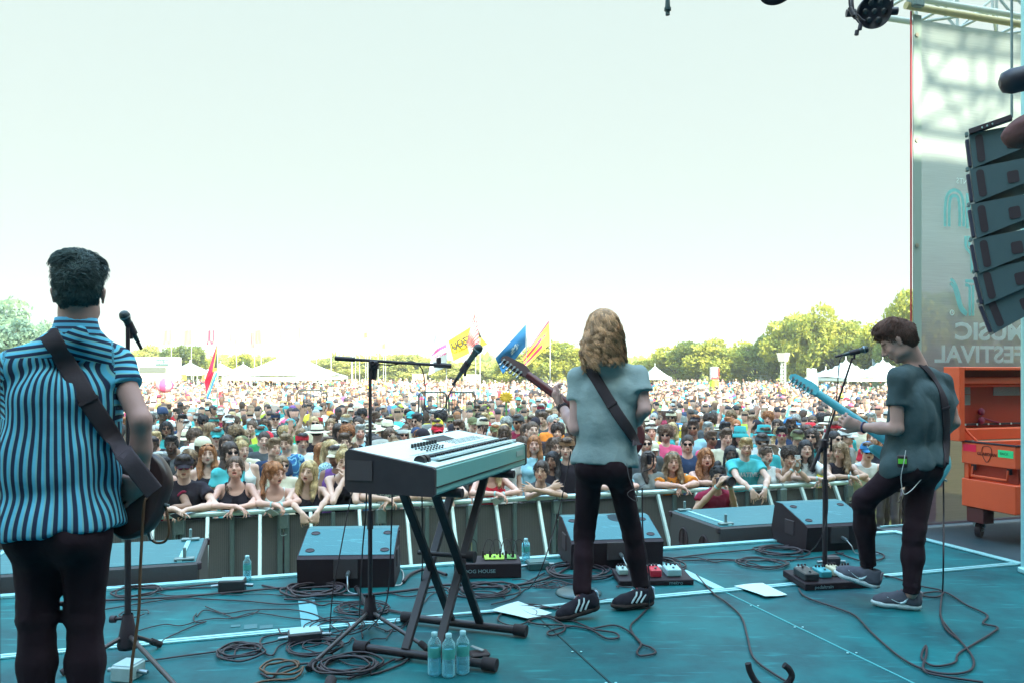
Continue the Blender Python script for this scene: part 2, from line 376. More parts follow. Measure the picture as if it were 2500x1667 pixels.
def head_prims(s, c, M, sc=1.0, mouth=0.0, neck=None, fem=0, nr=.054):
    c = np.asarray(c, float); g = lambda x,y,z: c + M @ (np.array([x,y,z])*sc)
    e = lambda p, r, k=.02, op='u': s.ell(g(*p), np.array(r)*sc, M, k, op)
    e((0,-.012,.025), (.075,.095,.09)); e((0,.028,-.032), (.058,.062,.08), .03); e((0,.064,-.098), (.022,.02,.017), .022)
    e((.046,.02,-.07), (.018,.035,.02), .03); e((-.046,.02,-.07), (.018,.035,.02), .03)
    for q in (-1,1): e((q*.04,.06,-.028), (.022,.02,.02), .02)
    s.cap(g(-.034,.078,.024), g(.034,.078,.024), .0115*sc, .0115*sc, .012)
    for q in (-1,1):
        e((q*.031,.099,.001), (.018,.014,.011), .008, 's'); e((q*.031,.0755,-.001), (.0145,.0145,.0125), .002)
        s.cap(g(q*.083,-.008,.006), g(q*.079,-.004,-.032), .0165*sc, .010*sc, .006, flat=(.5, M[:,0]))
    s.cap(g(0,.088,.012), g(0,.112,-.03), .0075*sc, .0115*sc, .009); s.cap(g(-.012,.098,-.035), g(.012,.098,-.035), .008*sc, .008*sc, .006)
    s.cap(g(-.017,.086,-.06), g(.017,.086,-.06), .0075*sc, .0075*sc, .006); s.cap(g(-.014,.085,-.073-.02*mouth), g(.014,.085,-.073-.02*mouth), .008*sc, .008*sc, .006)
    if mouth: e((0,.096,-.068-.008*mouth), (.013,.02,.005+.01*mouth), .003, 's')
    if neck is not None: s.cap(g(0,-.022,-.06), np.asarray(neck), nr*sc, nr*1.08*sc, .03)
def head_tint(V, c, M, sc=1.0, brow=(.3,.22,.18), beard=None, mouth=0.0, tint=None, lip=(.8,.45,.45)):
    T = np.ones((len(V),3)) if tint is None else tint
    P = (V - np.asarray(c)) @ M / sc; x,y,z = P.T; ax = np.abs(x); near = (np.linalg.norm(P, axis=1) < .18) & (y > .03)
    def put(m, col, a=1.0): T[m] = T[m]*(1-a) + np.array(col)*a
    if beard is not None:
        m = near & (z < -.035) & (z > -.135) & ~((ax < .02) & (np.abs(z+.066) < .012)) & (y+.6*z > -.05) & ((z < -.052)|(ax>.045)); put(m, beard, .8)
    put(near & (ax > .025) & (ax < .06) & (np.abs(z+.035) < .02), (1.0,.72,.68), .35)
    put(near & (np.abs(np.hypot((ax-.031)/.021, (z-.001)/.012)) < 1) & (y > .06), (.5,.38,.36), .65)
    m = near & (np.hypot((ax-.031)/.016, (z+.001)/.008) < 1) & (y > .06); put(m, (.9,1.0,1.15), .3)
    put(near & (np.hypot(ax-.031, z+.001) < .0075) & (y > .06), (.08,.06,.06))
    put(near & (ax > .012) & (ax < .052) & (np.abs(z-.0215+.06*(ax-.03)) < .0055) & (y > .055), brow, .85)
    put(near & (ax < .021) & (z < -.052) & (z > -.078-.02*mouth) & (y > .07), lip, .9)
    put(near & (ax < .02-.0*mouth) & (np.abs(z+.0665+.008*mouth) < .0025+.009*mouth) & (y > .05), (.16,.05,.06))
    return T
def torso_prims(s, J, m=0.0, fem=0, girth=1.0, hem=None, k=.045):
    U = unit(J['neck']-J['pelvis']); X = unit(J['shR']-J['shL']); Fw = unit(np.cross(U, X)); H = np.linalg.norm(J['neck']-J['pelvis'])/.56; g = girth
    mid = (J['shL']+J['shR'])/2; hw = np.linalg.norm(J['shR']-J['shL'])/2
    pel = J['pelvis']; PX = unit(J['hipR']-J['hipL'])
    s.cap(mid-U*.10*H-X*hw*.42, mid-U*.10*H+X*hw*.42, .108*g+m, .108*g+m, k, flat=(.86,Fw))
    s.cap(mid-U*.2*H-X*hw*.33, mid-U*.2*H+X*hw*.33, .105*g+m, .105*g+m, k, flat=(.86,Fw))
    s.ell(pel+U*.16*H, np.array([(.128-.01*fem)*g+m, .1*g+m, .14]), basis(PX, Fw, U), k+.02)
    s.ell(pel+U*.0, np.array([(.155+.008*fem)*g+m, .112*g+m, .115]), basis(PX, unit(np.cross(U,PX)), U), k+.02)
    for sh in ('shL','shR'): s.cap(J['neck']-U*.035, J[sh]-U*.006, .05+m*.6, .047*g+m*.9, k*.8)
    if fem:
        for q in (-1,1): s.ell(mid-U*.155*H+X*q*.075+Fw*(.083*g), (.055+m,.05+m,.055+m), basis(X,Fw,U), .03)
    return U, X, Fw
def body_prims(s, J, fem=0, girth=1.0, hands=True, feet=True, hk=None):
    U, X, Fw = torso_prims(s, J, 0, fem, girth); g = girth
    for q in 'LR':
        a = .9 if fem else 1.0
        s.cap(J['sh'+q], J['el'+q], .05*g*a, .038*g*a, .025); e, w_ = J['el'+q], J['wr'+q]
        s.cap(e, e*.55+w_*.45, .038*g*a, .04*g*a, .02); s.cap(e*.55+w_*.45, w_, .039*g*a, .025*a, .02)
        s.cap(J['hip'+q], J['kn'+q], .082*g, .053*g, .04); k_, an = J['kn'+q], J['an'+q]
        s.cap(k_, k_*.6+an*.4, .052*g, .054*g, .03); s.cap(k_*.6+an*.4, an, .052*g, .034, .03)
        if feet: s.cap(an-np.array([0,0,.03]), J['toe'+q], .036, .03, .02)
        if hands: hand(s, w_, **J['hand'+q])
    return U, X, Fw
def person_local(h=1.75, sw=.18, arm='down', fem=0):
    """joints of a standing figure facing +y, feet on z=0"""
    k = h/1.75; J = {}
    v = lambda x,y,z: np.array([x,y,z], float)*k
    J['pelvis'] = v(0,0,.94); J['neck'] = v(0,-.01,1.46); J['head'] = v(0,.025,1.63)
    for q, s_ in (('L',-1),('R',1)):
        J['sh'+q] = v(s_*sw,-.01,1.405); J['hip'+q] = v(s_*.085,0,.90); J['kn'+q] = v(s_*.1,.02,.49); J['an'+q] = v(s_*.11,-.02,.09); J['toe'+q] = v(s_*.13,.15,.035)
        J['el'+q] = v(s_*(sw+.05),-.03,1.13); J['wr'+q] = v(s_*(sw+.05),.06,.89); J['hand'+q] = dict(d=(0,.15,-1), n=(-s_,0.2,0), side=s_, curl=(.3,.35,.4,.45), thumb=.4)
        if arm == 'up': J['el'+q] = v(s_*(sw+.09),.12,1.5); J['wr'+q] = v(s_*(sw+.02),.12,1.76); J['hand'+q] = dict(d=(0,.1,1), n=(0,1,0), side=s_, curl=(.15,.1,.1,.2), thumb=.1)
        if arm == 'phone': J['el'+q] = v(s_*(sw+.03),.17,1.24); J['wr'+q] = v(s_*.075,.33,1.42); J['hand'+q] = dict(d=(-s_*.3,.1,1), n=(-s_*.7,.7,0), side=-s_, curl=(.5,.5,.5,.5), thumb=.5)
        if arm == 'cross': J['el'+q] = v(s_*(sw+.05),.07,1.13); J['wr'+q] = v(-s_*.06,.2,1.14+.05*s_); J['hand'+q] = dict(d=(-s_,-.1,.1), n=(0,-1,0), side=s_, curl=(.5,.5,.5,.5), thumb=.4)
    return J
def add_shirt(name, J, parent, col, m=.012, fem=0, girth=1.0, sleeve=.5, hem=.1, neck_r=.075, wr=(.5,1), h=.01, kind='tee', disp=None, mats=None, attrs_fn=None, loc=(0,0,0), fine=(), flare=0.0, hemdir=None, neckfwd=.03, bare=None, col_tint=None):
    s = Sdf(); U, X, Fw = torso_prims(s, J, m, fem, girth); pel = J['pelvis']
    if kind == 'tee' and hem > 0:
        mid = (J['shL']+J['shR'])/2; hw = np.linalg.norm(J['shR']-J['shL'])/2; kk = .30 if fem else .42
        for q in (-1,1): s.cap(mid-U*.14+X*q*hw*kk, pel+X*q*(.045+flare), (.098-.01*fem)*girth+m, (.098-.01*fem)*girth+m, .04, flat=(.84,Fw))
    if hem > 0: s.cap(pel-U*hem*.4-X*.04, pel-U*hem*.4+X*.04, .12*girth+m+flare, .12*girth+m+flare, .05, flat=(.85,Fw)); s.cap(pel-U*hem-X*.045, pel-U*hem+X*.045, .118*girth+m+flare, .118*girth+m+flare, .05, flat=(.85,Fw))
    cuts = []
    if kind == 'tee':
        for q in 'LR':
            a, b = J['sh'+q], J['el'+q]; d = unit(b-a); L = np.linalg.norm(b-a)*sleeve; e = a + d*L
            s.cap(a, a+d*(L+.05), .043*girth+m*.8, .047*girth+m*1.35, .03); f0, lo_, hi_, _, k_ = s.p[-1]
            s.p[-1] = ((lambda P, f0=f0, e=e, d=d: np.maximum(f0(P), (P-e)@d)), lo_, hi_, 'u', k_); continue
            # sleeve end: a cut limited to the arm
            e2 = e + d*.07
            def f(P, e=e, d=d): return np.maximum(-((P-e) @ d), np.linalg.norm((P-e) - ((P-e)@d)[...,None]*d, axis=-1)-.1)
            cuts.append((f, e-.12, e+.12+d*.2, 's', .002))
    s.half(pel-U*hem if hemdir is None else hemdir[0], -U if hemdir is None else hemdir[1], .003)
    if disp is not None: s.disp(disp)
    s.p += [(f, np.minimum(a,b), np.maximum(a,b), 's', k_) for f,a,b,_,k_ in cuts]
    nk = J['neck']
    s.ell(nk+U*.055+Fw*neckfwd, (neck_r+.005, neck_r, .075 if kind=='tee' else .1), basis(X,Fw,U), .004, 's')
    if kind in ('tank','strap'):
        for q, sg in (('L',-1),('R',1)):
            c = J['sh'+q] + X*sg*.02 - U*.01; s.ell(c, (.062 if kind=='tank' else .085,.14,.085 if kind == 'tank' else .11), basis(X,Fw,U), .006, 's')
        if kind == 'strap': s.ell(nk+Fw*.06-U*.03, (.095,.13,.09), basis(X,Fw,U), .005, 's'); s.ell(nk-Fw*.08-U*.03, (.095,.1,.12), basis(X,Fw,U), .005, 's')
    V, Q = s.mesh(h, fine=fine); V = relax(V, Q, 1, .4)
    at_ = dict(tint=np.ones((len(V),3)) if col_tint is None else col_tint(V)); 
    if attrs_fn: at_.update(attrs_fn(V, U, X, Fw))
    o = mobj(name, V, Q, mats or CLOTH, parent, loc, at_); o.color = (*col, 1); return o, (V, Q)
def folds(J, amp=.007, f=9, seed=0.0, diag=.3):
    U = unit(J['neck']-J['pelvis']); X = unit(J['shR']-J['shL']); Fw = unit(np.cross(U, X))
    def fn(P):
        x, y, z = P@X, P@Fw, P@U
        a = vnoise(np.stack([x*f+diag*z*f+seed, y*f+seed*2, z*f*.25], -1)); b = vnoise(np.stack([x*f*2.2-z*f*.9+7+seed, y*f*2.2, z*f*.7+3], -1)); 
        c = vnoise(np.stack([x*f*.5+z*f*.55+seed*3, y*f*.5, z*f*.3-x*2], -1)); return np.minimum(-(np.abs(a)*amp*1.7 + np.abs(c)*amp*2.2 - amp*.9 + b*amp*.7), .004)
    return fn
def add_pants(name, J, parent, col, girth=1.0, m=.01, h=.01, fem=0, amp=.004, loc=(0,0,0), fine=(), cuff=.1, waist=.07, slim=1.0):
    s = Sdf(); U = unit(J['neck']-J['pelvis']); X = unit(J['hipR']-J['hipL']); Fw = unit(np.cross(U, X)); pel = J['pelvis']; g = girth
    s.ell(pel+U*.0, np.array([.158*g+m,.118*g+m,.12]), basis(X,Fw,U), .04)
    for sg in (-1,1): s.ell(pel+X*sg*.075-Fw*.05-U*.03, (.085+m,.085+m,.09), basis(X,Fw,U), .04)
    for q in 'LR':
        s.cap(J['hip'+q], J['kn'+q], .088*g*slim+m, .06*slim+m, .04); k_, an = J['kn'+q], J['an'+q]
        s.cap(k_, k_*.6+an*.4, .058*slim+m, .06*slim+m, .03); d = unit(an-k_); s.cap(k_*.6+an*.4, an+d*.03, .058*slim+m, .043+m, .03)
    s.half(pel+U*waist, U, .003)
    def fn(P):
        r = 0
        for q in 'LR':
            kn, an = J['kn'+q], J['an'+q]
            for c, rr, f_ in ((kn,.14,85),(an,.12,110)):
                dd = np.linalg.norm(P-c, axis=-1); d = unit(an-kn); ph = (P-c)@d*f_ + 3*vnoise(P*9+c[0]*5)
                r = r - np.maximum(1-dd/rr,0)*np.sin(ph)*amp*.9
        return r - vnoise(P*np.array([14,14,6])+4)*amp
    s.disp(fn)
    for q in 'LR':
        an = J['an'+q]; d = unit(an-J['kn'+q]); e = an + d*(.0)
        def f(P, e=e, d=d): return np.maximum(-((P-e)@d), np.linalg.norm((P-e)-((P-e)@d)[...,None]*d, axis=-1)-.12)
        s.p.append((f, e-.15, e+.15, 's', .003))
    V, Q = s.mesh(h, fine=fine); V = relax(V, Q, 1, .4)
    o = mobj(name, V, Q, CLOTH, parent, loc, dict(tint=np.ones((len(V),3)))); o.color = (*col,1); return o
def strands(name, curves, r, mat_, parent, tints, seg=3, loc=(0,0,0)):
    """curves: (N,K,3) hair locks as thin tapered tubes in one mesh"""
    C = np.asarray(curves, float); N, K, _ = C.shape; T = np.gradient(C, axis=1); T /= np.linalg.norm(T, axis=2)[...,None]+1e-9
    A = np.cross(T, np.array([.3,.2,.93])); A /= np.linalg.norm(A, axis=2)[...,None]+1e-9; B = np.cross(T, A)
    rr = (np.asarray(r).reshape(-1,1)*np.linspace(1,.15,K)**.7)[...,None]; rings = []
    for k in range(seg):
        a = k/seg*2*math.pi; rings.append(C + rr*(A*math.cos(a)+B*math.sin(a)))
    V = np.stack(rings, 2).reshape(-1,3); base = (np.arange(N)[:,None]*K + np.arange(K-1)[None])*seg; Q = []
    for k in range(seg):
        k2 = (k+1)%seg; Q.append(np.stack([base+k, base+k2, base+seg+k2, base+seg+k], -1).reshape(-1,4))
    Q = np.concatenate(Q); t = np.repeat(np.asarray(tints), K*seg, axis=0)
    return mobj(name, V, Q, mat_, parent, loc, dict(tint=t))
# ================================================================== setting: ground, stage deck, roof, added shade walls
RS = rotz(STAGE_ROT)
T_EDGE = 5.74
GZ = -1.2
deckm = mat('deck_paint', (.004,.130,.143), .58, var=(1.9,1.0,(.005,.05,.065)), bump=(14,.35,.005), wear=(4.5,.42,(.02,.26,.28)), spec=.22)
deckr = mat('deck_rubber', (.022,.05,.062), .55, var=(2.2,.6,(.05,.045,.06)), bump=(20,.2,.003), wear=(6.0,.25,(.10,.16,.17)))
ALU = mat('brushed_aluminium', (.36,.72,.76), .38, .35, var=(8,.4,(.25,.55,.6)))
ALUP = mat('pale_aluminium', (.55,.72,.70), .35, .4, var=(9,.4,(.4,.58,.6)))
SEDGE = 5.72
def slab(name, s0, s1, t0, t1, z0, z1, m_, parent=None):
    m = MB(); c = S((s0+s1)/2, (t0+t1)/2, (z0+z1)/2); m.box(c, (s1-s0, t1-t0, z1-z0), RS); return m.build(name, m_, parent, c)
# line along E2 at s_line (right ramp of the deck), from the photograph's corner
c1 = at(2490,1380); sl1, tl1 = st(c1[0], c1[1]); c2 = at(2255,1315); sl2, tl2 = st(c2[0], c2[1]); SLINE = (sl1+sl2)/2
# deck: laid panels with real gaps between them
tag(slab('stage_floor', -9, SLINE, -8, T_EDGE, -.10, 0, deckm), None, None, None, 'structure')
tag(slab('stage_wing_floor', SLINE+.004, 14, -8, T_EDGE+.25, -.10, -.002, deckr), None, None, None, 'structure')
lt = st(*at(1250,1490)[:2])[1]
def strip(name, s0, s1, t0, t1, m_, z=.004, h=.006): return tag(slab(name, s0, s1, t0, t1, z-.002, z+h, m_), None, None, None, 'structure')
strip('deck_rail', -9, SLINE, lt-.028, lt-.008, ALU); strip('deck_rail', -9, SLINE, lt+.004, lt+.03, ALU)
strip('deck_rail', -9, SLINE, T_EDGE-.06, T_EDGE+.004, ALU, h=.012)
strip('deck_rail', SLINE-.03, SLINE+.035, lt-.03, T_EDGE, ALU, z=.008)
strip('deck_rail', SLINE+.04, 14, T_EDGE+.18, T_EDGE+.2, ALU, h=.012)
a_ = at(1700,1412); b_ = at(1635,1375); sa, ta = st(*a_[:2]); strip('deck_rail', sa-.035, sa+.035, lt+.03, lt+.95, ALU, z=.006)
a_ = at(757,1505); sa, ta = st(*a_[:2]); strip('tape_strip', sa-.055, sa+.045, lt+.04, lt+.62, mat('grey_tape', (.11,.33,.37), .6), h=.002)
seam = mat('seam', (.006,.035,.04), .8); seaml = mat('seam_light', (.07,.36,.38), .6)
for (u,v,m_) in ((1420,1603,seam),(2000,1556,seaml),):
    p = at(u,v); sa, ta = st(*p[:2]); strip('deck_seam', sa-.004, sa+.004, -6, lt-.03, m_, z=.002, h=.002)
    for k in range(6):
        q = S(sa+.022, lt-.35-.42*k, .003); mm = MB(); mm.cyl(q, q+[0,0,.003], .006, seg=10); mm.cyl(q+[-.044,0,0], q+[-.044,0,.003], .006, seg=10)
        tag(mm.build('deck_bolts', ALU, None, q), None, None, None, 'structure')
# skirt in front of the stage
tag(slab('stage_skirt', -9, 14, T_EDGE-.1, T_EDGE-.06, GZ, -.1, BLACKM), None, None, None, 'structure')
# roof strip; side and upstage walls added out of view to block the sun
roofm = mat('roof_cloth', (.10,.13,.14), .9)
tag(slab('stage_roof', -12, 9, 5.0, 6.6, 9.4, 9.6, roofm), None, None, None, 'structure')
side = slab('added_side_wall', 9.45, 9.55, -4.9, 3.0, -1.2, 6.5, roofm); tag(side, 'added dark cloth wall at the right, keeping sun off the stage', 'wall')
bw = thing('added_shade_wall', 'tall dark cloth wall added behind the camera to shade stage and crowd', 'wall', S(0,-5.1,GZ))
for (a_,b_,c_,d_) in ((-18,8.4,GZ,15.6),(8.4,13.7,GZ,9.35),(8.4,13.7,10.55,15.6),(13.7,19,GZ,15.6)): slab('cloth_panel', a_,b_,-5.15,-5.05,c_,d_,roofm,bw)  # added wall panels; the gap is shaped to let sun reach the scrim
# ground: one sheet to the horizon
grassm = mat('field_grass', (.20,.22,.06), .95, var=(.15,.8,(.30,.26,.10)), bump=(3,.5,.05))
m = MB(); c = np.array([0,0,GZ]); m.add([(-900,-300,GZ),(900,-300,GZ),(900,1500,GZ),(-900,1500,GZ)], [(0,1,2,3)]); tag(m.build('ground', grassm), None, None, None, 'structure')
# ================================================================== crowd barrier
mesh_m = mat('barrier_panel', (.050,.060,.062), .7, var=(3,.7,(.10,.085,.07)))
def perforated():
    m = bpy.data.materials.new('perforated_steel'); m.use_nodes = True; n = m.node_tree; b = n.nodes['Principled BSDF']; L = n.links.new
    tc = n.nodes.new('ShaderNodeTexCoord'); vo = n.nodes.new('ShaderNodeTexVoronoi'); vo.inputs['Scale'].default_value = 170; vo.inputs['Randomness'].default_value = .12
    L(tc.outputs['Object'], vo.inputs['Vector']); mr = n.nodes.new('ShaderNodeMapRange'); mr.inputs[1].default_value = .3; mr.inputs[2].default_value = .5; L(vo.outputs['Distance'], mr.inputs[0])
    no = n.nodes.new('ShaderNodeTexNoise'); no.inputs['Scale'].default_value = 2.5; no.inputs['Detail'].default_value = 5; L(tc.outputs['Object'], no.inputs['Vector'])
    m1 = n.nodes.new('ShaderNodeMix'); m1.data_type = 'RGBA'; L(no.outputs['Fac'], m1.inputs[0]); m1.inputs[6].default_value = (.10,.115,.125,1); m1.inputs[7].default_value = (.16,.145,.14,1)
    m2 = n.nodes.new('ShaderNodeMix'); m2.data_type = 'RGBA'; L(mr.outputs[0], m2.inputs[0]); m2.inputs[6].default_value = (.05,.055,.06,1); L(m1.outputs[2], m2.inputs[7]); L(m2.outputs[2], b.inputs['Base Color']); b.inputs['Roughness'].default_value = .6
    return m
PERF = perforated()
T_BAR = 8.72; ZR = -.045
def barrier(s0, w_, label):
    o = S(s0+w_/2, T_BAR, GZ); root = thing('crowd_barrier', label, 'barrier', o, 'crowd barrier sections along the pit')
    g = lambda s,t,z: S(s, T_BAR+t, z)
    m = MB(); m.box(g(s0+w_/2,.03,GZ+.56), (w_-.05,.012,1.08), RS); m.build('panel', PERF, root, o)
    m = MB(); m.cyl(g(s0+.012,0,ZR), g(s0+w_-.012,0,ZR), .030, seg=14); m.build('top_rail', ALUP, root, o)
    for k, x in enumerate((s0+.035, s0+w_/2, s0+w_-.035)):
        m = MB(); m.box(g(x,0,(ZR+GZ)/2-.02), (.055 if k != 1 else .045,.04,ZR-GZ-.04), RS, bev=.006); m.build('post', mat('barrier_post', (.13,.20,.21), .5, .3, var=(5,.6,(.09,.12,.12))), root, o)
    for x in (s0+w_*.27, s0+w_*.77):
        a = g(x,-.02,ZR-.03); b = g(x,-.62,GZ+.03); d = unit(b-a); M = basis(E1, np.cross(d,E1), d); m = MB(); m.box((a+b)/2, (.038,.05,np.linalg.norm(b-a)), M, bev=.006); m.build('brace', ALUP, root, o)
    m = MB(); m.box(g(s0+w_/2,-.5,GZ+.012), (w_-.04,1.05,.02), RS); m.build('tread_plate', mat('barrier_post'), root, o)
    m = MB(); m.box(g(s0+w_-.0,-.03,ZR-.11), (.10,.03,.16), RS, bev=.008); m.tube(spline([g(s0+w_-.03,-.05,ZR-.16),g(s0+w_-.03,-.05,ZR-.25),g(s0+w_+.03,-.05,ZR-.25)],4), .006, 6); m.build('latch', mat('galvanised', (.22,.31,.32), .45, .5, var=(20,.5,(.15,.2,.2))), root, o)
    return root
names = ['beyond the left guitarist','behind the left flat speaker','left of the black floor monitor','behind the black floor monitor and microphone stand','behind the keyboard stand','between keyboard stand and middle guitarist','behind the legs of the middle guitarist','below the woman in the orange shirt','below the man in the teal lettered tee','behind the right microphone stand','beyond the knee of the right guitarist','at the foot of the printed scrim']
for k in range(12): barrier(-4.95+k*1.02, 1.02, 'waist high metal crowd barrier section '+names[k])
# short stack of bars at the right end of the pit
o = at(2160,1270,-.3)
# ================================================================== printed scrim on a pole frame, front right
SCR_S = 5.6; SCR_T = T_EDGE+.08
def scrim_mat():
    m = bpy.data.materials.new('scrim_mesh'); m.use_nodes = True; n = m.node_tree; b = n.nodes['Principled BSDF']; L = n.links.new; out = n.nodes['Material Output']
    b.inputs['Roughness'].default_value = .9
    tc = n.nodes.new('ShaderNodeTexCoord'); no = n.nodes.new('ShaderNodeTexNoise'); no.inputs['Scale'].default_value = 1.3; L(tc.outputs['Object'], no.inputs['Vector'])
    sp = n.nodes.new('ShaderNodeSeparateXYZ'); L(tc.outputs['Object'], sp.inputs[0])
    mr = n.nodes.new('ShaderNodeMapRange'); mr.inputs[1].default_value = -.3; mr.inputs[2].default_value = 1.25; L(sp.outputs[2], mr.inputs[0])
    cr = n.nodes.new('ShaderNodeMix'); cr.data_type = 'RGBA'; L(mr.outputs[0], cr.inputs[0]); cr.inputs[6].default_value = (.24,.145,.165,1); cr.inputs[7].default_value = (.44,.53,.50,1)  # tree shade behind the mesh is painted into the darker lower cloth colour
    mp = n.nodes.new('ShaderNodeMapping'); mp.inputs['Scale'].default_value = (2,2,90); wv = n.nodes.new('ShaderNodeTexNoise'); wv.inputs['Scale'].default_value = 2; L(tc.outputs['Object'], mp.inputs[0]); L(mp.outputs[0], wv.inputs['Vector'])
    c2 = n.nodes.new('ShaderNodeMix'); c2.data_type = 'RGBA'; c2.blend_type = 'MULTIPLY'; c2.inputs[0].default_value = .35; L(cr.outputs[2], c2.inputs[6]); L(wv.outputs['Fac'], c2.inputs[7]); L(c2.outputs[2], b.inputs['Base Color'])
    tl = n.nodes.new('ShaderNodeBsdfTranslucent'); L(c2.outputs[2], tl.inputs['Color']); tp = n.nodes.new('ShaderNodeBsdfTransparent')
    a = n.nodes.new('ShaderNodeMixShader'); a.inputs[0].default_value = .35; L(b.outputs[0], a.inputs[1]); L(tl.outputs[0], a.inputs[2])
    k = n.nodes.new('ShaderNodeMixShader'); k.inputs[0].default_value = .11; L(a.outputs[0], k.inputs[1]); L(tp.outputs[0], k.inputs[2]); L(k.outputs[0], out.inputs['Surface']); return m
o = S(SCR_S, SCR_T, 1.42); Z0 = at(2250,1291)[2]; top = 4.66
scr = thing('printed_scrim', 'tall printed mesh scrim with reversed festival lettering laced to a pole frame at the right', 'banner', o)
W_ = 5.2; nx_, nz_ = 60, 50; m = MB(); P = np.zeros((nx_, nz_, 3))
for i in range(nx_):
    for j in range(nz_):
        x = W_*i/(nx_-1); z = .02+(top-.06-.02)*j/(nz_-1); y = .012*math.sin(x*3+z*1.5)*min(1,x*4)+.008*math.sin(z*9+x) *min(1,x*4); P[i,j] = S(SCR_S+x, SCR_T+y, z)
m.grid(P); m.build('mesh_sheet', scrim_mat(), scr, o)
slett = mat('scrim_lettering', (.85,1,.97), .8)
def slm():
    n = slett.node_tree; b = n.nodes['Principled BSDF']; tl = n.nodes.new('ShaderNodeBsdfTranslucent'); tl.inputs[0].default_value = (.85,1,.97,1); tp = n.nodes.new('ShaderNodeBsdfTransparent'); a = n.nodes.new('ShaderNodeMixShader'); a.inputs[0].default_value = .75; k = n.nodes.new('ShaderNodeMixShader'); k.inputs[0].default_value = .1
    n.links.new(b.outputs[0], a.inputs[1]); n.links.new(tl.outputs[0], a.inputs[2]); n.links.new(a.outputs[0], k.inputs[1]); n.links.new(tp.outputs[0], k.inputs[2]); n.links.new(k.outputs[0], n.nodes['Material Output'].inputs[0])
slm(); slet2 = slett.copy(); slet2.name = 'scrim_lettering_teal'
for q_ in slet2.node_tree.nodes:
    if q_.type == 'BSDF_TRANSLUCENT': q_.inputs[0].default_value = (.35,.85,.85,1)
    if q_.type == 'BSDF_PRINCIPLED':
        for l_ in list(q_.inputs['Base Color'].links): slet2.node_tree.links.remove(l_)
        q_.inputs['Base Color'].default_value = (.35,.85,.85,1)
m = MB(); m.box(S(SCR_S+.01, SCR_T-.004, top/2), (.09,.008,top-.05), RS); m.build('edge_hem', mat('hem_webbing', (.30,.40,.36), .8), scr, o)
m = MB(); m.cyl(S(SCR_S-.055,SCR_T,0), S(SCR_S-.055,SCR_T,top), .008, seg=10); m.build('red_cord', mat('red_cord', (.42,.03,.04), .6), scr, o)
for k in range(5): m = MB(); q = S(SCR_S+.0, SCR_T-.012, .35+.95*k+.3); m.cyl(q, q-E2*.006, .02, seg=12); m.build('eyelet', mat('eyelet_brass', (.4,.38,.3), .4, .6), scr, o)
YP = mat('painted_pipe', (.62,.52,.27), .5, var=(9,.5,(.45,.40,.28)))
m = MB(); m.cyl(S(SCR_S-.14,SCR_T-.03,top+.03), S(SCR_S+W_,SCR_T-.03,top+.03), .032, seg=14)
m.build('top_pipe', YP, scr, o)
m = MB(); m.cyl(S(SCR_S-.22,SCR_T-.12,top+.12), S(SCR_S+.25,SCR_T+.35,top+.35), .036, seg=14); m.box(S(SCR_S-.05,SCR_T-.05,top+.08), (.12,.1,.14), RS, bev=.01); m.build('corner_clamp', mat('galvanised'), scr, o)
# lettering as raised print, read from behind (mirrored)
def mtext(body, size, x, z, sx=1.0, bold=.0):
    V, Fs = text_mesh(body, size, 0, (sx,1), 'CENTER', bold); P = np.array([S(SCR_S+x-v[0], SCR_T-.03-v[2]*.5, z+v[1]) for v in V]); mm = MB(); mm.add(P, Fs); return mm.build('lettering', slett, scr, o)
def dbl(paths, z0, x0):
    mm = MB()
    for p in paths:
        q = np.array([S(SCR_S+x0-a, SCR_T-.03, z0+b) for a,b in p]); w0 = .015; T = np.gradient(q,axis=0); T/=np.linalg.norm(T,axis=1)[:,None]; B = np.cross(T,E2); mm.grid(np.stack([q-B*w0, q+B*w0],1), 0, False)
    return mm.build('lettering', slet2, scr, o)
def sc_(u, v):   # pixel -> (x, z) on the scrim plane
    d = np.array([(u-CU)/F, 1.0, -(v-CV)/F]); k = SCR_T/(d@E2); p = d*k; return p@E1 - SCR_S, p[2]+EYE
def lp(pts, n=6, smooth=True):
    q = [sc_(u,v) for u,v in pts]; q = np.array([(a,b,0) for a,b in q]); return [(-a,b) for a,b,_ in (spline(q,n) if smooth else q)]
arch = lambda u0,u1,v0,v1: [(u0,v1),(u0,(v0+v1)*.5),(u0+(u1-u0)*.12,v0+(u1-u0)*.28),((u0+u1)/2,v0),(u1-(u1-u0)*.12,v0+(u1-u0)*.28),(u1,(v0+v1)*.5),(u1,v1)]
dbl([lp(arch(2301,2346,466,555)), lp(arch(2311,2336,480,555)), lp([(2355,474),(2355,560)],1,False), lp([(2363,474),(2363,560)],1,False)], 0, 0)
dbl([lp([(2351,578),(2352,605),(2364,622),(2366,640),(2366,668)]), lp([(2358,578),(2360,600),(2371,615),(2374,640),(2374,668)])], 0, 0)
dbl([lp([(2314,683),(2323,690),(2333,715),(2341,748),(2354,766)]), lp([(2314,692),(2322,702),(2328,722),(2338,755),(2353,770)]), lp([(2350,687),(2400,690)],1,False), lp([(2350,697),(2360,698)],1,False), lp([(2361,698),(2361,772)],1,False), lp([(2369,698),(2369,772)],1,False), lp([(2396,700),(2395,773)],1,False)], 0, 0)
x_, z_ = sc_(2318,764); mm = MB(); mm.tube([S(SCR_S+x_+.022*math.cos(a), SCR_T-.03, z_+.022*math.sin(a)) for a in np.linspace(0,6.28,20)[:-1]], .004, 5, closed=True); mm.build('lettering', slett, scr, o); mtext('R', .035, x_, z_)
x_, z_ = sc_(2320,810); hM = abs(sc_(2340,790)[1]-sc_(2340,830)[1])
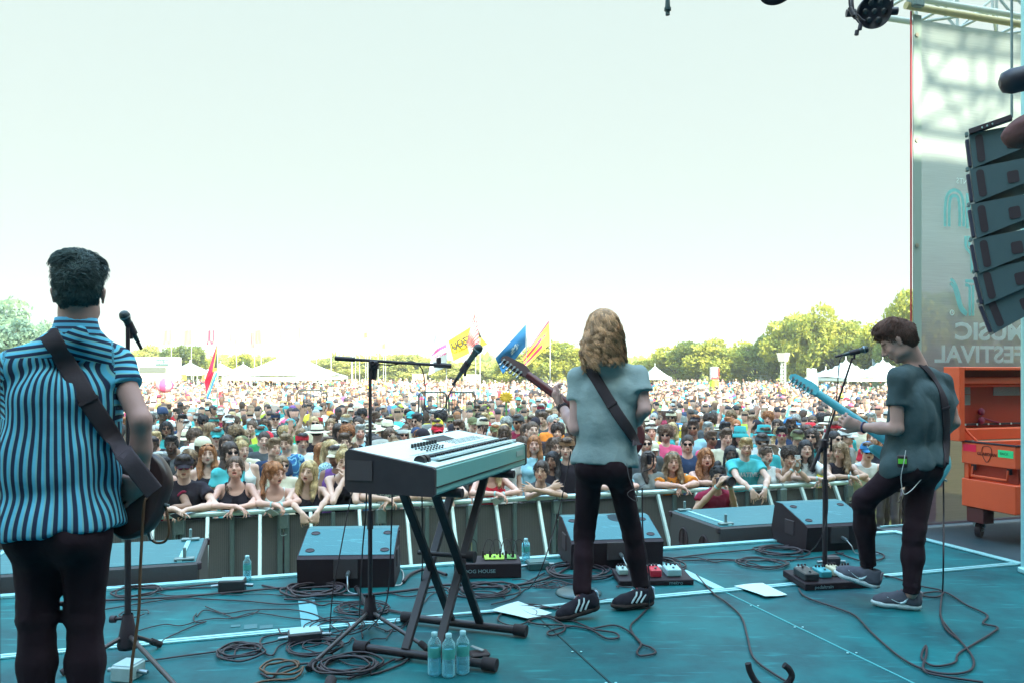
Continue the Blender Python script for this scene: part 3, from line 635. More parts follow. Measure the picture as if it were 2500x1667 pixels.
V, Fs = text_mesh('MUSIC', hM*1.42, 0, (1.35,1), 'RIGHT', .008); x_, z_ = sc_(2325,811); P = np.array([S(SCR_S+x_-v[0], SCR_T-.03, z_+v[1]) for v in V]); mm = MB(); mm.add(P, Fs); mm.build('lettering', slett, scr, o)
V, Fs = text_mesh('FESTIVAL', hM*1.42, 0, (1.22,1), 'RIGHT', .006); x_, z_ = sc_(2276,866); P = np.array([S(SCR_S+x_-v[0], SCR_T-.03, z_+v[1]) for v in V]); mm = MB(); mm.add(P, Fs); mm.build('lettering', slett, scr, o)
V, Fs = text_mesh('PRESENTS', .075, 0, (1.0,1), 'RIGHT', .0); x_, z_ = sc_(2328,444); P = np.array([S(SCR_S+x_-v[0], SCR_T-.03, z_+v[1]) for v in V]); mm = MB(); mm.add(P, Fs); mm.build('lettering', slett, scr, o)
# ================================================================== truss above the scrim (throws its shadow on it)
WT = mat('pale_truss', (.55,.62,.62), .5, .2)
def truss(name, a, b, wd, label, n=8, r=.03, m_=None, parent=None, cat='truss'):
    a = np.asarray(a,float); b = np.asarray(b,float); T = unit(b-a); U = unit(np.array([0,0,1.0])-T*T[2]) if abs(T[2])<.9 else np.array(E2); B = np.cross(T,U); c = (a+b)/2
    root = thing(name, label, cat, c) if parent is None else parent; cs = [(-1,-1),(-1,1),(1,1),(1,-1)]
    for q in cs: m = MB(); m.cyl(a+(B*q[0]+U*q[1])*wd/2, b+(B*q[0]+U*q[1])*wd/2, r, seg=10); m.build('chord', m_ or WT, root, c)
    m = MB()
    for f in range(4):
        p, q = cs[f], cs[(f+1)%4]
        for k in range(n):
            t0, t1 = k/n, (k+1)/n; x = a+(b-a)*t0 + (B*p[0]+U*p[1])*wd/2; y = a+(b-a)*t1 + (B*q[0]+U*q[1])*wd/2
            if k % 2: x, y = a+(b-a)*t0 + (B*q[0]+U*q[1])*wd/2, a+(b-a)*t1 + (B*p[0]+U*p[1])*wd/2
            m.cyl(x, y, r*.5, seg=6, caps=False); z = a+(b-a)*t0; m.cyl(z+(B*p[0]+U*p[1])*wd/2, z+(B*q[0]+U*q[1])*wd/2, r*.5, seg=6, caps=False)
    m.build('lacing', m_ or WT, root, c); return root
truss('roof_truss', S(5.75,6.3,5.15), S(12,6.3,5.15), .42, 'pale aluminium roof truss running behind the top pipe of the printed scrim', 12)
truss('upstage_truss', S(8.4,-4.6,9.95), S(13.8,-4.6,9.95), .8, 'aluminium truss across the gap high in the added upstage wall', 7, .05)
# right-hand upright close to the camera, left-hand black upright
m = MB(); p = ad(2502,900,3.2); m.cyl([p[0]+.008,p[1],0],[p[0]+.008,p[1],5.0], .028, seg=20); m.build('x', ALU) if False else None
up = MB(); x0 = at(2514,1395); up.cyl([x0[0]+.025,x0[1],0],[x0[0]+.025,x0[1],6.5], .075, seg=20); up.box([x0[0]-.03,x0[1]-.06,.02],[.12,.12,.04],bev=.008)
tag(up.build('roof_upright', ALU, None, [x0[0],x0[1],0]), 'pale tubular roof upright standing on the deck at the right edge', 'post')
bl = MB(); x0 = ad(-6,1300,2.5); bl.cyl([x0[0]-.01,x0[1],0],[x0[0]-.01,x0[1],1.46], .016, seg=12); bl.cyl([x0[0]-.01,x0[1],0],[x0[0]-.01,x0[1],.02],.13,seg=24); 
tag(bl.build('stand_pole', BLACKM, None, [x0[0],x0[1],0]), 'thin black pole at the left edge beside the striped shirt', 'pole')
# ================================================================== far things: trees, tents, masts, flags, skyline
LEAF = mat('leaf', rough=.65, attr='tint', objcol=True, spec=.3); BARK = mat('bark', (.09,.07,.05), .9, bump=(6,.6,.03))
def leaf_translucent():
    n = LEAF.node_tree; b = n.nodes['Principled BSDF']; tl = n.nodes.new('ShaderNodeBsdfTranslucent'); mx = n.nodes.new('ShaderNodeMixShader'); mx.inputs[0].default_value = .4
    n.links.new(b.inputs['Base Color'].links[0].from_socket, tl.inputs[0]); n.links.new(b.outputs[0], mx.inputs[1]); n.links.new(tl.outputs[0], mx.inputs[2]); n.links.new(mx.outputs[0], n.nodes['Material Output'].inputs[0])
leaf_translucent()
def tree_meshes(seed, h=10.0, w=9.0, n=9000, leaf=.30):
    rg = np.random.default_rng(seed); m = MB(); th = h*.28; lobes = []
    m.tube(spline([(0,0,0),(.1,.05,th*.6),(rg.normal(0,.2),rg.normal(0,.2),th)],4), np.linspace(.42,.26,9), 10)
    for k in range(9):
        a = k/9*6.28+rg.uniform(-.3,.3); r = w*.5*rg.uniform(.45,.8); z = h*rg.uniform(.42,.85); e = np.array([r*math.cos(a)*(1.15-z/h*.5), r*math.sin(a)*(1.15-z/h*.5), z]); m.tube(spline([(0,0,th*.9),(e[0]*.35,e[1]*.35,th+(z-th)*.5),e],4), np.linspace(.17,.04,9), 6)
        lobes.append((e, w*rg.uniform(.15,.25), h*rg.uniform(.11,.17)))
    lobes.append((np.array([rg.normal(0,.6),rg.normal(0,.6),h*.84]), w*.2, h*.15)); 
    for k in range(12): a = rg.uniform(0,6.28); r = w*.5*rg.uniform(.6,.95); z = h*rg.uniform(.25,.8); lobes.append((np.array([r*math.cos(a)*(1.1-z/h*.4), r*math.sin(a)*(1.1-z/h*.4), z]), w*rg.uniform(.08,.15), h*rg.uniform(.06,.11)))
    wt = np.array([l[1]**2 for l in lobes]); idx = rg.choice(len(lobes), n, p=wt/wt.sum()); C = np.array([l[0] for l in lobes])[idx]; rx = np.array([l[1] for l in lobes])[idx]; rz = np.array([l[2] for l in lobes])[idx]
    d = rg.normal(size=(n,3)); d /= np.linalg.norm(d,axis=1)[:,None]; rad = rg.uniform(.55,1.08,n)**.8; P = C + d*np.stack([rx,rx,rz],1)*rad[:,None]; P += rg.normal(0,.12,(n,3))
    keep = (vnoise(P*.9+seed) > -.28) & (P[:,2] > h*.13); P = P[keep]; n = len(P); clump = vnoise(P*.6+9)*.35+vnoise(P*2.0)*.25
    a = rg.normal(size=(n,3)); a /= np.linalg.norm(a,axis=1)[:,None]; b = np.cross(a, rg.normal(size=(n,3))); b /= np.linalg.norm(b,axis=1)[:,None]; s_ = (leaf*rg.uniform(.5,1.2,n))[:,None]
    V = np.stack([P-a*s_, P+b*s_*.5, P+a*s_, P-b*s_*.5],1).reshape(-1,3); Q = np.arange(4*n).reshape(-1,4)
    hue = rg.uniform(-1,1,n)*.18+clump; T = np.stack([1+hue*.9, 1+hue*.6, 1+hue*.1],1); T = np.repeat(np.clip(T,.3,2),4,axis=0); return m, V, Q, T
TREES = []
def proto_tree(seed, **k):
    m, V, Q, T = tree_meshes(seed, **k); t = m.build('tree', BARK); c = mobj('crown', V, Q, LEAF, t, (0,0,0), dict(tint=T), smooth=False); TREES.append(t); return t
for sd in range(4): proto_tree(20+sd, n=11000)
used_t = set()
def plant(u, vtop, d, w_, k, label, col=(.20,.21,.045), grp='trees beyond the field'):
    base = ad(u, CV, d); base[2] = GZ; h = EYE-(vtop-CV)/F*d - GZ; t0 = TREES[k%4]; ch0 = t0.children[0] if len(t0.children) else None
    if k%4 in used_t: t = t0.copy(); COL.objects.link(t); c = ch0.copy(); COL.objects.link(c); c.parent = t
    else: t, c = t0, ch0; used_t.add(k%4)
    t.location = base; t.scale = (w_/9, w_/9, h/10.0); t.rotation_euler[2] = k*1.3; c.color = (*col,1); tag(t, label, 'tree', grp); return t
G1, G2, G3 = (.36,.38,.07), (.20,.25,.06), (.42,.43,.13)
tr_ = [(30,728,62,6.5,0,'pale bushy tree at the far left behind the striped shirt guitarist',(.22,.34,.24)),(112,785,70,5.0,1,'lower pale tree beside the left guitarist\'s collar',(.22,.34,.24)),(-20,760,58,6,2,'pale tree cut by the left edge of the picture',(.2,.32,.23)),
 (368,842,105,6,1,'small round tree behind the white bar cabin',G3),(445,840,100,6,3,'dark leafy tree left of the pink and green flag',G2),(478,852,104,5.5,0,'light tree just behind the small peaked tents',G1),(560,872,110,9,2,'wide low tree behind the small peaked tents at left',G3),(598,862,102,5,1,'rounded low tree left of the big white tent',G1),(655,868,112,6,3,'tree half hidden by the left slope of the big white tent',G3),
 (775,875,120,8,0,'low hazy tree right of the big white tent',G3),(840,872,118,9,2,'hazy tree left of the level microphone boom',G3),(905,868,118,9,1,'hazy yellow green tree behind the level microphone boom',G3),(975,862,112,8,3,'rounded tree under the right end of the microphone boom',G3),(1035,872,112,7,0,'low tree left of the yellow lettered flag pole',G3),
 (1105,876,108,8,2,'low tree beneath the yellow lettered flag',G3),(1165,882,104,7,1,'low tree beneath the red striped flag',G3),(1215,885,102,6,3,'low tree under the blue flag',G3),(1290,850,92,7,0,'yellow green tree under the starred yellow flag',G1),(1345,832,88,7,1,'tall rounded tree just left of the middle guitarist',G1),(1400,835,88,7,2,'tree directly behind the shoulder of the middle guitarist',G1),(1250,875,90,5,2,'bushy tree between blue flag and guitar headstock',G1),
 (1545,885,110,7,1,'low tree right of the middle guitarist\'s sleeve',G1),(1600,862,100,7,0,'yellow green tree above the small white tent',G1),(1655,838,95,7,3,'round tree behind the white and red inflatable column',G1),(1700,832,92,6.5,2,'dense oak left of the darker pair of trees',G2),(1745,826,90,7,1,'broad oak above the inflatable column',G1),(1800,832,92,7,0,'oak left of the light mast',G1),(1850,834,90,6,3,'darker oak with thin top just left of the light mast',G2),(1885,818,88,5,2,'dark narrow oak behind the light mast',G2),
 (1945,765,84,7.5,1,'tall oak with a ragged crest right of the light mast',G1),(1990,742,82,7,0,'tallest ragged oak left of the right microphone',G1),(2040,778,82,7.5,3,'broad oak right behind the right microphone',G1),(2085,790,82,7,2,'oak with bare limbs above the long white tent',G1),(2130,800,80,7,1,'oak left of the right guitarist\'s head',G2),(2175,775,76,7,3,'oak behind the head of the right guitarist',G1),(2215,735,70,6,0,'high oak beside the edge of the scrim',G2),(2240,705,66,5.5,2,'highest oak crown touching the red edge of the scrim',G1),(2300,712,66,7,1,'dark tree showing through the mesh scrim',G2),(2380,730,68,8,3,'second dark tree behind the mesh scrim, under the line array',G2)]
for a in tr_: plant(*a)
rg_ = np.random.default_rng(5)
# far wood behind everything (reads as one mass)
m = MB(); Vs, Ts = [], []
n = 26000; u = rg_.uniform(-400,2700,n); dd = rg_.uniform(150,185,n); x = (u-CU)/F*dd; hh = 4.2+1.8*vnoise(np.stack([x*.06,dd*0,dd*0],1)*3)+rg_.uniform(-.4,.4,n); z = GZ+hh*rg_.uniform(.05,1,n)**.7; P = np.stack([x,dd,z],1)
a = rg_.normal(size=(n,3)); a /= np.linalg.norm(a,axis=1)[:,None]; b = np.cross(a, rg_.normal(size=(n,3))); b /= np.linalg.norm(b,axis=1)[:,None]; V = np.stack([P-a*.9,P+b*.5,P+a*.9,P-b*.5],1).reshape(-1,3)
fw = mobj('far_wood', V, np.arange(4*n).reshape(-1,4), LEAF, None, (0,160,GZ), dict(tint=np.repeat(1+.3*vnoise(P*.5)[:,None]*np.ones(3),4,axis=0)), smooth=False); fw.color = (*G3,1); tag(fw, 'low hazy belt of far trees along the horizon', 'wood', None, 'stuff')
TENT = mat('tent_canvas', (.62,.68,.66), .8, bump=(2,.3,.02)); POLE = mat('pale_pole', (.5,.55,.55), .5)
def tent(name, label, u0, u1, d, vpk, veave, peaks=1, col=None, depth=6, sign=None):
    xl, xr = ad(u0,CV,d)[0], ad(u1,CV,d)[0]; ze = EYE-(veave-CV)/F*d; zp = EYE-(vpk-CV)/F*d; root = thing(name, label, 'tent', [(xl+xr)/2,d,GZ]); W = (xr-xl)/peaks
    for k in range(peaks):
        x0 = xl+W*k; N = 15; G = np.zeros((N,N,3))
        for i in range(N):
            for j in range(N):
                a, b = i/(N-1)*2-1, j/(N-1)*2-1; r = max(abs(a),abs(b)); q = (1-r)**1.55*.8+(1-r)*.2; G[i,j] = (x0+W*(a+1)/2, d+depth/2*(b), ze+(zp-ze)*q + .12*r*(1-abs(a*b)))
        m = MB(); m.grid(G); ro = m.build('canopy', TENT, root, wloc(root)); m = MB()
        for q in range(4):
            a0 = [(0,0),(1,0),(1,1),(0,1)][q]; a1 = [(1,0),(1,1),(0,1),(0,0)][q]; p = np.array([x0+W*a0[0], d+depth*(a0[1]-.5), ze]); p2 = np.array([x0+W*a1[0], d+depth*(a1[1]-.5), ze]); m.add([p,p2,p2-[0,0,.22],p-[0,0,.22]],[(0,1,2,3)])
        m.build('valance', TENT, ro, wloc(root)); m = MB(); m.cyl((x0+W/2,d,zp-.05),(x0+W/2,d,zp+.25), .04, seg=6); m.build('finial', POLE, ro, wloc(root))
        for a in (0,1):
            for b in (-.5,.5): m = MB(); m.cyl((x0+W*a*.98+.01*W,d+depth*b*.98,GZ),(x0+W*a*.98+.01*W,d+depth*b*.98,ze), .05, seg=6); m.build('leg', POLE, root, wloc(root))
    if sign:
        for k in range(peaks):
            xs = xl+W*(k+.5); z_ = ze-.42; m = MB(); m.box((xs,d-depth/2-.06,z_),(W*.55,.05,.55)); sg = m.build('sign', mat('yellow_sign', (.85,.62,.05), .6), root, wloc(root)); V, Fs = text_mesh(sign, .5, .005, (1,1)); m = MB(); m.add([(xs+v[0],d-depth/2-.10-v[2],z_+v[1]) for v in V], Fs); m.build('lettering', mat('sign_letter', (.9,.88,.7), .6), sg, wloc(root))
    return root
tent('marquee', 'big pale peaked tent between the crowd flag and the microphone boom', 596, 822, 58, 858, 918, depth=8); tent('marquee', 'row of small white peaked bar tents with yellow signs, left', 428, 500, 84, 884, 910, 1, sign='Beer'); tent('marquee', 'small white bar tent just right of the pink flag, yellow sign', 508, 568, 84, 886, 910, 1, sign='Beer'); tent('marquee', 'small white bar tent touching the big tent, yellow sign', 570, 618, 84, 888, 910, 1, sign='Bier')
tent('marquee', 'small white peaked tent just right of the middle guitarist\'s sleeve', 1570, 1628, 80, 892, 920, depth=5); tent('marquee', 'long white two peaked tent behind the right microphone', 2020, 2200, 66, 876, 922, 2, depth=8); tent('marquee', 'small white peaked tent at the left end of the long white tent', 1988, 2044, 70, 900, 924, 1)
def slabbox(name, label, cat, u0, u1, v0, v1, d, dep, col, grp=None):
    a, b = ad(u0,v0,d), ad(u1,v1,d); z1 = a[2]; z0 = GZ if v1 >= 940 else b[2]; m = MB(); m.box(((a[0]+b[0])/2, d+dep/2, (z0+z1)/2), (b[0]-a[0], dep, z1-z0), bev=.03); o = m.build(name, mat('paint_%d_%d_%d' % tuple(int(q*99) for q in col), col, .7), None, ((a[0]+b[0])/2, d+dep/2, GZ)); tag(o, label, cat, grp); return o
cab = slabbox('bar_cabin', 'white bar cabin at left with a framed lettered sign', 'cabin', 330, 412, 871, 960, 78, 3, (.6,.64,.62)); p = ad(396,884,77.9); m = MB()
m.box(p, (1.25,.06,.62)); sg = m.build('sign', mat('sign_grey', (.10,.17,.19), .6), cab, cab.location); V, Fs = text_mesh('BAR 75', .42, .006, (.95,1), 'CENTER', .008); m = MB(); m.add([(p[0]+v[0],p[1]-.04-v[2],p[2]+v[1]) for v in V], Fs); m.build('lettering', mat('sign_white', (.6,.66,.64), .6), sg, cab.location)
m = MB(); m.box((ad(372,900,77.9)[0],77.95,ad(372,902,78)[2]), (2.6,.06,.5)); m.build('counter_opening', mat('shade_grey', (.12,.14,.13), .7), cab, cab.location)
slabbox('food_trailer', 'white trailer with an orange frame under the level boom', 'trailer', 1006, 1036, 912, 960, 92, 2.5, (.62,.45,.35)); slabbox('food_trailer', 'low white trailer below the yellow lettered flag', 'trailer', 1130, 1172, 914, 960, 92, 2.5, (.6,.62,.6)); slabbox('food_trailer', 'low white trailer between inflatable column and light mast', 'trailer', 1855, 1892, 914, 960, 88, 2.5, (.6,.64,.62)); slabbox('food_trailer', 'tiny white trailer right of the inflatable column', 'trailer', 1778, 1797, 918, 960, 90, 2, (.58,.62,.6))
# inflatable column
d = 46; root = thing('inflatable_column', 'tall inflatable column in the crowd, white and red above, lime below', 'inflatable', ad(1744,CV,d)*[1,1,0]+[0,0,GZ]); a = ad(1744,895,d); w_ = .42
m = MB(); m.box((a[0],d,(a[2]+ad(0,928,d)[2])/2), (w_*1.1,.4,a[2]-ad(0,928,d)[2]), rotz(.1), bev=.08); m.build('upper_box', mat('white_vinyl', (.66,.62,.62), .5), root, wloc(root)); m = MB(); m.box((a[0],d-.21,ad(0,922,d)[2]), (w_,.03,.12)); m.box((a[0]+.18,d-.21,ad(0,908,d)[2]), (.08,.03,.5)); m.build('red_band', mat('red_vinyl', (.6,.06,.07), .5), root, wloc(root)); m = MB(); m.cyl((a[0]-.05,d,GZ),(a[0],d,ad(0,928,d)[2]), .42,.24, 14); m.build('lower_cone', mat('lime_vinyl', (.42,.62,.05), .5), root, wloc(root))
# light mast
d = 72; b = ad(1912,CV,d)*[1,1,0]+[0,0,GZ]; t = ad(1912,882,d); root = thing('light_mast', 'white lattice mast with a flared lamp box on top, right of centre', 'mast', b)
for q in ((-1,-1),(1,-1),(1,1),(-1,1)): m = MB(); m.cyl(b+[q[0]*.17,q[1]*.17,0], t+[q[0]*.17,q[1]*.17,0], .035, seg=6); m.build('chord', POLE, root, b)
m = MB()
for k in range(12):
    z0 = GZ+(t[2]-GZ)*k/12; z1 = GZ+(t[2]-GZ)*(k+1)/12; s_ = 1 if k%2 else -1
    for y in (-.17,.17): m.cyl((b[0]-.17*s_,d+y,z0),(b[0]+.17*s_,d+y,z1), .02, seg=5)
    for x in (-.17,.17): m.cyl((b[0]+x,d-.17*s_,z0),(b[0]+x,d+.17*s_,z1), .02, seg=5)
m.build('lacing', POLE, root, b); m = MB(); m.tube([t, t+[0,0,.78]], [.42,.62], 4, caps=True, smooth=False); m.build('lamp_box', mat('white_vinyl'), root, b)
# feather banners at right
for (u,c,lab) in ((1978,(.10,.25,.45),'blue and white feather banner left of the long white tent'),(1990,(.3,.5,.55),'thin pale feather banner beside the long white tent'),(2137,(.1,.3,.5),'small blue feather banner above the long white tent')):
    d = 62 if u < 2100 else 70; p = ad(u,CV,d); zt = EYE-((898 if u<2100 else 874)-CV)/F*d; root = thing('feather_banner', lab, 'banner', [p[0],d,GZ], 'feather banners near the right tents'); m = MB(); m.cyl((p[0]-.25,d,GZ),(p[0]-.25,d,zt), .03, seg=6); m.build('pole', POLE, root, wloc(root)); m = MB(); G = np.zeros((2,8,3))
    for j in range(8): z = zt-(zt-GZ)*.75*j/7; G[0,j] = (p[0]-.24,d,z); G[1,j] = (p[0]-.2+.5*math.sin(math.pi*min(.25+.75*j/7*.6,.6))*.9,d+.05,z-.05)
    m.grid(G); m.build('cloth', mat('banner_%d' % u, c, .8, var=(1.2,.9,(.6,.68,.7))), root, wloc(root))
# pastel banners on tall poles, centre left
FC = [((408,806,840,20),(.75,.42,.38),(.8,.72,.55)),((458,806,840,18),(.62,.78,.4),(.8,.82,.45)),((514,806,840,19),(.75,.08,.25),(.85,.6,.6)),((569,808,838,16),(.5,.65,.8),(.8,.45,.5)),((616,812,848,10),(.8,.2,.35),(.82,.8,.5)),((630,806,838,15),(.85,.6,.45),(.8,.4,.35)),((668,800,845,17),(.8,.85,.85),(.85,.4,.55)),((687,790,842,9),(.85,.72,.6),(.85,.8,.7)),((715,806,842,19),(.7,.82,.85),(.85,.5,.6)),((733,800,835,10),(.85,.8,.5),(.85,.82,.7)),((762,812,850,20),(.8,.55,.65),(.7,.75,.85)),((800,806,848,16),(.85,.55,.65),(.75,.85,.8)),((850,810,850,20),(.85,.8,.85),(.85,.55,.65)),((893,812,824,9),(.85,.6,.2),(.85,.7,.4)),((937,838,850,8),(.85,.5,.3),(.85,.6,.4))]
names = ['coral','lime','pink and white','pale blue','thin red','orange','white and rose','narrow peach','pale aqua and rose','pale yellow','lilac','rose','white and pink','small orange','tiny orange']
for (q,c0_,c1_),nm in zip(FC,names):
    u,v0,v1,w_ = q; d = 96; a = ad(u-w_/2,v0,d); b = ad(u+w_/2,v1,d); root = thing('banner_flag', nm+' banner on a tall thin pole beyond the crowd', 'flag', [a[0],d,GZ], 'pastel banners beyond the crowd'); m = MB(); m.cyl((b[0]+.02,d,GZ),(b[0]+.02,d,a[2]+.1), .045, seg=6); m.build('pole', POLE, root, wloc(root)); N = 8; G = np.zeros((N,N,3)); T = []
    for i in range(N):
        for j in range(N): G[i,j] = (a[0]+(b[0]-a[0])*i/(N-1), d+.08*math.sin(i*1.1+j*.4), a[2]+(b[2]-a[2])*j/(N-1)-.1*(1-i/(N-1))); T.append([q*.42 for q in (c0_ if (i//2+ (j>5))%2 else c1_)])
    mm = np.array([(i*N+j,(i+1)*N+j,(i+1)*N+j+1,i*N+j+1) for i in range(N-1) for j in range(N-1)]); mobj('cloth', G.reshape(-1,3), mm, mat('flag_cloth', rough=.8, attr='tint'), root, wloc(root), dict(tint=np.array(T)))
for u in (858,868,878,893,905,923,936): m = MB(); p = ad(u,CV,100); m.cyl((p[0],100,GZ),(p[0],100,EYE-(850-CV)/F*100), .04, seg=6); tag(m.build('flag_pole', POLE, None, (p[0],100,GZ)), '%s of the seven bare poles behind the level boom' % dict(zip((858,868,878,893,905,923,936),('leftmost','second from left','third from left','middle','fifth from left','sixth from left','rightmost')))[u], 'pole', 'bare poles behind the level boom')
# skyline
TOW = mat('far_tower', (.50,.56,.56), .8)
for (u,vt,w_,lab) in ((1545,812,24,'tall ribbed far tower right of the middle guitarist'),(1560,845,10,'thin far tower beside the ribbed one'),(1578,838,20,'pale broad far tower'),(1592,850,14,'low far tower above the tree line'),(1638,775,16,'faint tall tower above the trees'),(780,845,60,'faint broad far building above the big tent')):
    d = 900; a = ad(u-w_/2,vt,d); b = ad(u+w_/2,vt,d); m = MB(); m.box(((a[0]+b[0])/2,d,(a[2]+GZ)/2),(b[0]-a[0],b[0]-a[0],a[2]-GZ)); 
    for k in range(int((a[2]-GZ)/7)): m.box(((a[0]+b[0])/2,d,GZ+3+7*k),((b[0]-a[0])*1.08,(b[0]-a[0])*1.08,1.2))
    tag(m.build('far_tower', TOW, None, ((a[0]+b[0])/2,d,GZ)), lab, 'tower', 'hazy skyline towers')
# ---------------- flags carried in the crowd
FLAG = mat('flag_cloth', rough=.8, attr='tint')
def cflag(label, corners, d, fn, pole=None, n=36, wave=.10, extra=None):
    """corners (pixel): hoist top, fly top, fly bottom, hoist bottom"""
    c = [np.array(q, float) for q in corners]; base = ad(pole[0] if pole else c[0][0], CV, d); root = thing('flag_on_pole', label, 'flag', [base[0],d,GZ+1.3], 'flags held up in the crowd'); G = np.zeros((n,n,3)); T = np.zeros((n,n,3))
    for i in range(n):
        for j in range(n):
            a, b = i/(n-1), j/(n-1); q = c[0]*(1-a)*(1-b)+c[1]*a*(1-b)+c[2]*a*b+c[3]*(1-a)*b; G[i,j] = ad(q[0],q[1],d+wave*math.sin(a*7+b*4)*a+wave*.5*math.sin(b*9+a*3)*a); T[i,j] = fn(a,b)
    mm = np.array([(i*n+j,(i+1)*n+j,(i+1)*n+j+1,i*n+j+1) for i in range(n-1) for j in range(n-1)]); cl = mobj('cloth', G.reshape(-1,3), mm, FLAG, root, wloc(root), dict(tint=T.reshape(-1,3)))
    if pole: m = MB(); m.cyl(ad(pole[0],pole[1],d+.01), ad(pole[0]+(pole[3] if len(pole)>3 else 0),pole[2],d+.01), .014, seg=6); m.build('pole', POLE, root, wloc(root))
    if extra: extra(root, cl)
    return root
def sa(a,b):
    if a < .42-abs(b-.5)*.84: return (.02,.03,.02) if a < .33-abs(b-.5)*.8 else (.7,.55,.05)
    return (.5,.01,.05) if b < .66 else (.7,.75,.72) if b < .70 else (.03,.50,.18) if b < .79 else (.7,.75,.72) if b < .82 else (.03,.25,.62)
cflag('limp red, green, blue and black flag on a thin pole in the left crowd', [(531,836),(499,930),(506,978),(532,908)], 21, sa, (531,832,1010))
def wh(a,b): return (.70,.06,.28) if .62 < b+.5*a*.4 < .70 or (.76<b+.2*a<.8) else ((.50,.60,.62) if b<.5 else (.62,.66,.68))
cflag('tall pale blue and white flag with pink stripes right of the boom', [(1089,745),(1060,830),(1046,915),(1090,895)], 27, wh, (1090,742,1015))
def stc(u): return lambda a,b: (.50,.02,.06) if (a*2.2+b*9)%1.0 < .5 else (.42,.44,.42)
cflag('narrow red and white striped flag in front of the yellow one', [(1161,752),(1139,838),(1147,866),(1171,842)], 24, stc(0), (1161,750,1012))
def yl(root, cl):
    V, Fs = text_mesh('MIZZOU', .33, .002, (.8,1), 'RIGHT', .012); p = ad(1103,848,25.7); ax = unit(np.array([.90,0,.40])); az = unit(np.array([-.38,0,.92])); m = MB(); m.add([p - ax*v[0] + az*v[1] + np.array([0,-.0-v[2],0]) for v in V], Fs); m.build('lettering', mat('flag_letter', (.04,.045,.03), .8), root, wloc(root))
cflag('yellow flag with reversed dark lettering behind the red striped one', [(1190,838),(1150,800),(1097,826),(1108,880)][::1] if False else [(1150,798),(1095,832),(1107,881),(1190,840)], 26, lambda a,b: (.80,.55,.03), (1172,800,1010), wave=.03, extra=yl)
def bl(a,b):
    r = math.hypot((a-.42)*1.2,(b-.52)); return (.6,.7,.72) if (r < .17 and vnoise(np.array([[a*26,b*26,1.]]))[0] > -.05) else (.02,.16,.36)
cflag('blue flag with a white spotted emblem above the guitar headstock', [(1284,793),(1209,874),(1228,913),(1283,846)], 20, bl, (1285,790,1015))
def es(a,b):
    x, y = a-.2, b-.42; th = math.atan2(y,x); r = math.hypot(x,y)*1.0; star = r < .075*(1+.45*math.cos(5*th+.6))
    if star: return (.65,.02,.12)
    return (.66,.03,.12) if (b<.1 or (.30<a and (.26<b<.46 or .64<b<.84))) else (.82,.66,.06)
cflag('yellow flag with red stripes and a red star beside the blue flag', [(1340,783),(1276,872),(1283,896),(1343,838)], 22, es, (1343,780,1010))
# sunflower prop, beach ball
p = ad(1236,968,20); root = thing('sunflower', 'big yellow sunflower prop held up in the crowd left of the headstock', 'flower prop', p); m = MB()
for k in range(12): a = k/12*6.28; m.tube([p, p+np.array([math.cos(a)*.12,-.01,math.sin(a)*.1]), p+np.array([math.cos(a)*.19,.0,math.sin(a)*.15])], [.02,.045,.006], 6)
m.build('petals', mat('petal_yellow', (.8,.5,.04), .7), root, p); m = MB(); m.lathe([(0,.02),(.07,.015),(.09,0),(0,-.01)], p, basis([1,0,0],[0,0,1],[0,-1,0]), 14); m.build('flower_head', mat('flower_centre', (.12,.2,.04), .9), root, p); m = MB(); m.cyl(p, p-[0,0,.5], .02, seg=8); m.cyl(p-[0,0,.1], p-[.1,.02,.02], .03,.005, seg=6); m.build('stem', mat('stem_green', (.08,.3,.08), .7), root, p)
p = ad(402,940,26); s = Sdf(); s.ell(p, (.27,.27,.24), None, .01); V, Q = s.mesh(.03); q = mobj('beach_ball', V, Q, mat('flag_cloth'), None, p, dict(tint=np.where((np.sin(np.arctan2(V[:,1]-p[1],V[:,0]-p[0])*4+1)>0)[:,None], np.array([.75,.08,.22]), np.array([.75,.3,.38])))); tag(q, 'pink beach ball above the heads right of the striped sleeve', 'ball')
# dark rail fence of a platform in the middle of the crowd
def railf(u0,u1,vt,d,label,vb=1010):
    a, b = ad(u0,vt,d), ad(u1,vt,d); zb = GZ; root = thing('platform_fence', label, 'fence', [(a[0]+b[0])/2,d,GZ], 'dark rail fences inside the crowd'); DK = mat('fence_dark', (.07,.08,.07), .5, .4); m = MB(); z0 = a[2]-.95
    m.tube([[a[0],d,z0],[a[0],d,a[2]-.08],[a[0]+.06,d,a[2]],[b[0]-.06,d,b[2]],[b[0],d,b[2]-.08],[b[0],d,z0]], .022, 8); m.build('frame', DK, root, wloc(root)); m = MB()
    for k in range(1,9): x = a[0]+(b[0]-a[0])*k/9; m.cyl((x,d,z0+.1),(x,d,a[2]), .009, seg=5)
    m.cyl((a[0],d,z0+.1),(b[0],d,z0+.1), .015, seg=6); m.build('infill_bars', DK, root, wloc(root)); m = MB()
    for x in (a[0],b[0]): m.cyl((x,d,GZ),(x,d,z0+.02), .022, seg=8)
    m.build('legs', DK, root, wloc(root)) if False else m.build('post', DK, root, wloc(root))
railf(1096,1160,957,21,'dark rail fence section left of the blue flag pole'); railf(1022,1090,957,21.3,'dark rail fence section under the microphone cable loop'); railf(725,798,952,22,'dark rail fence section below the big tent')
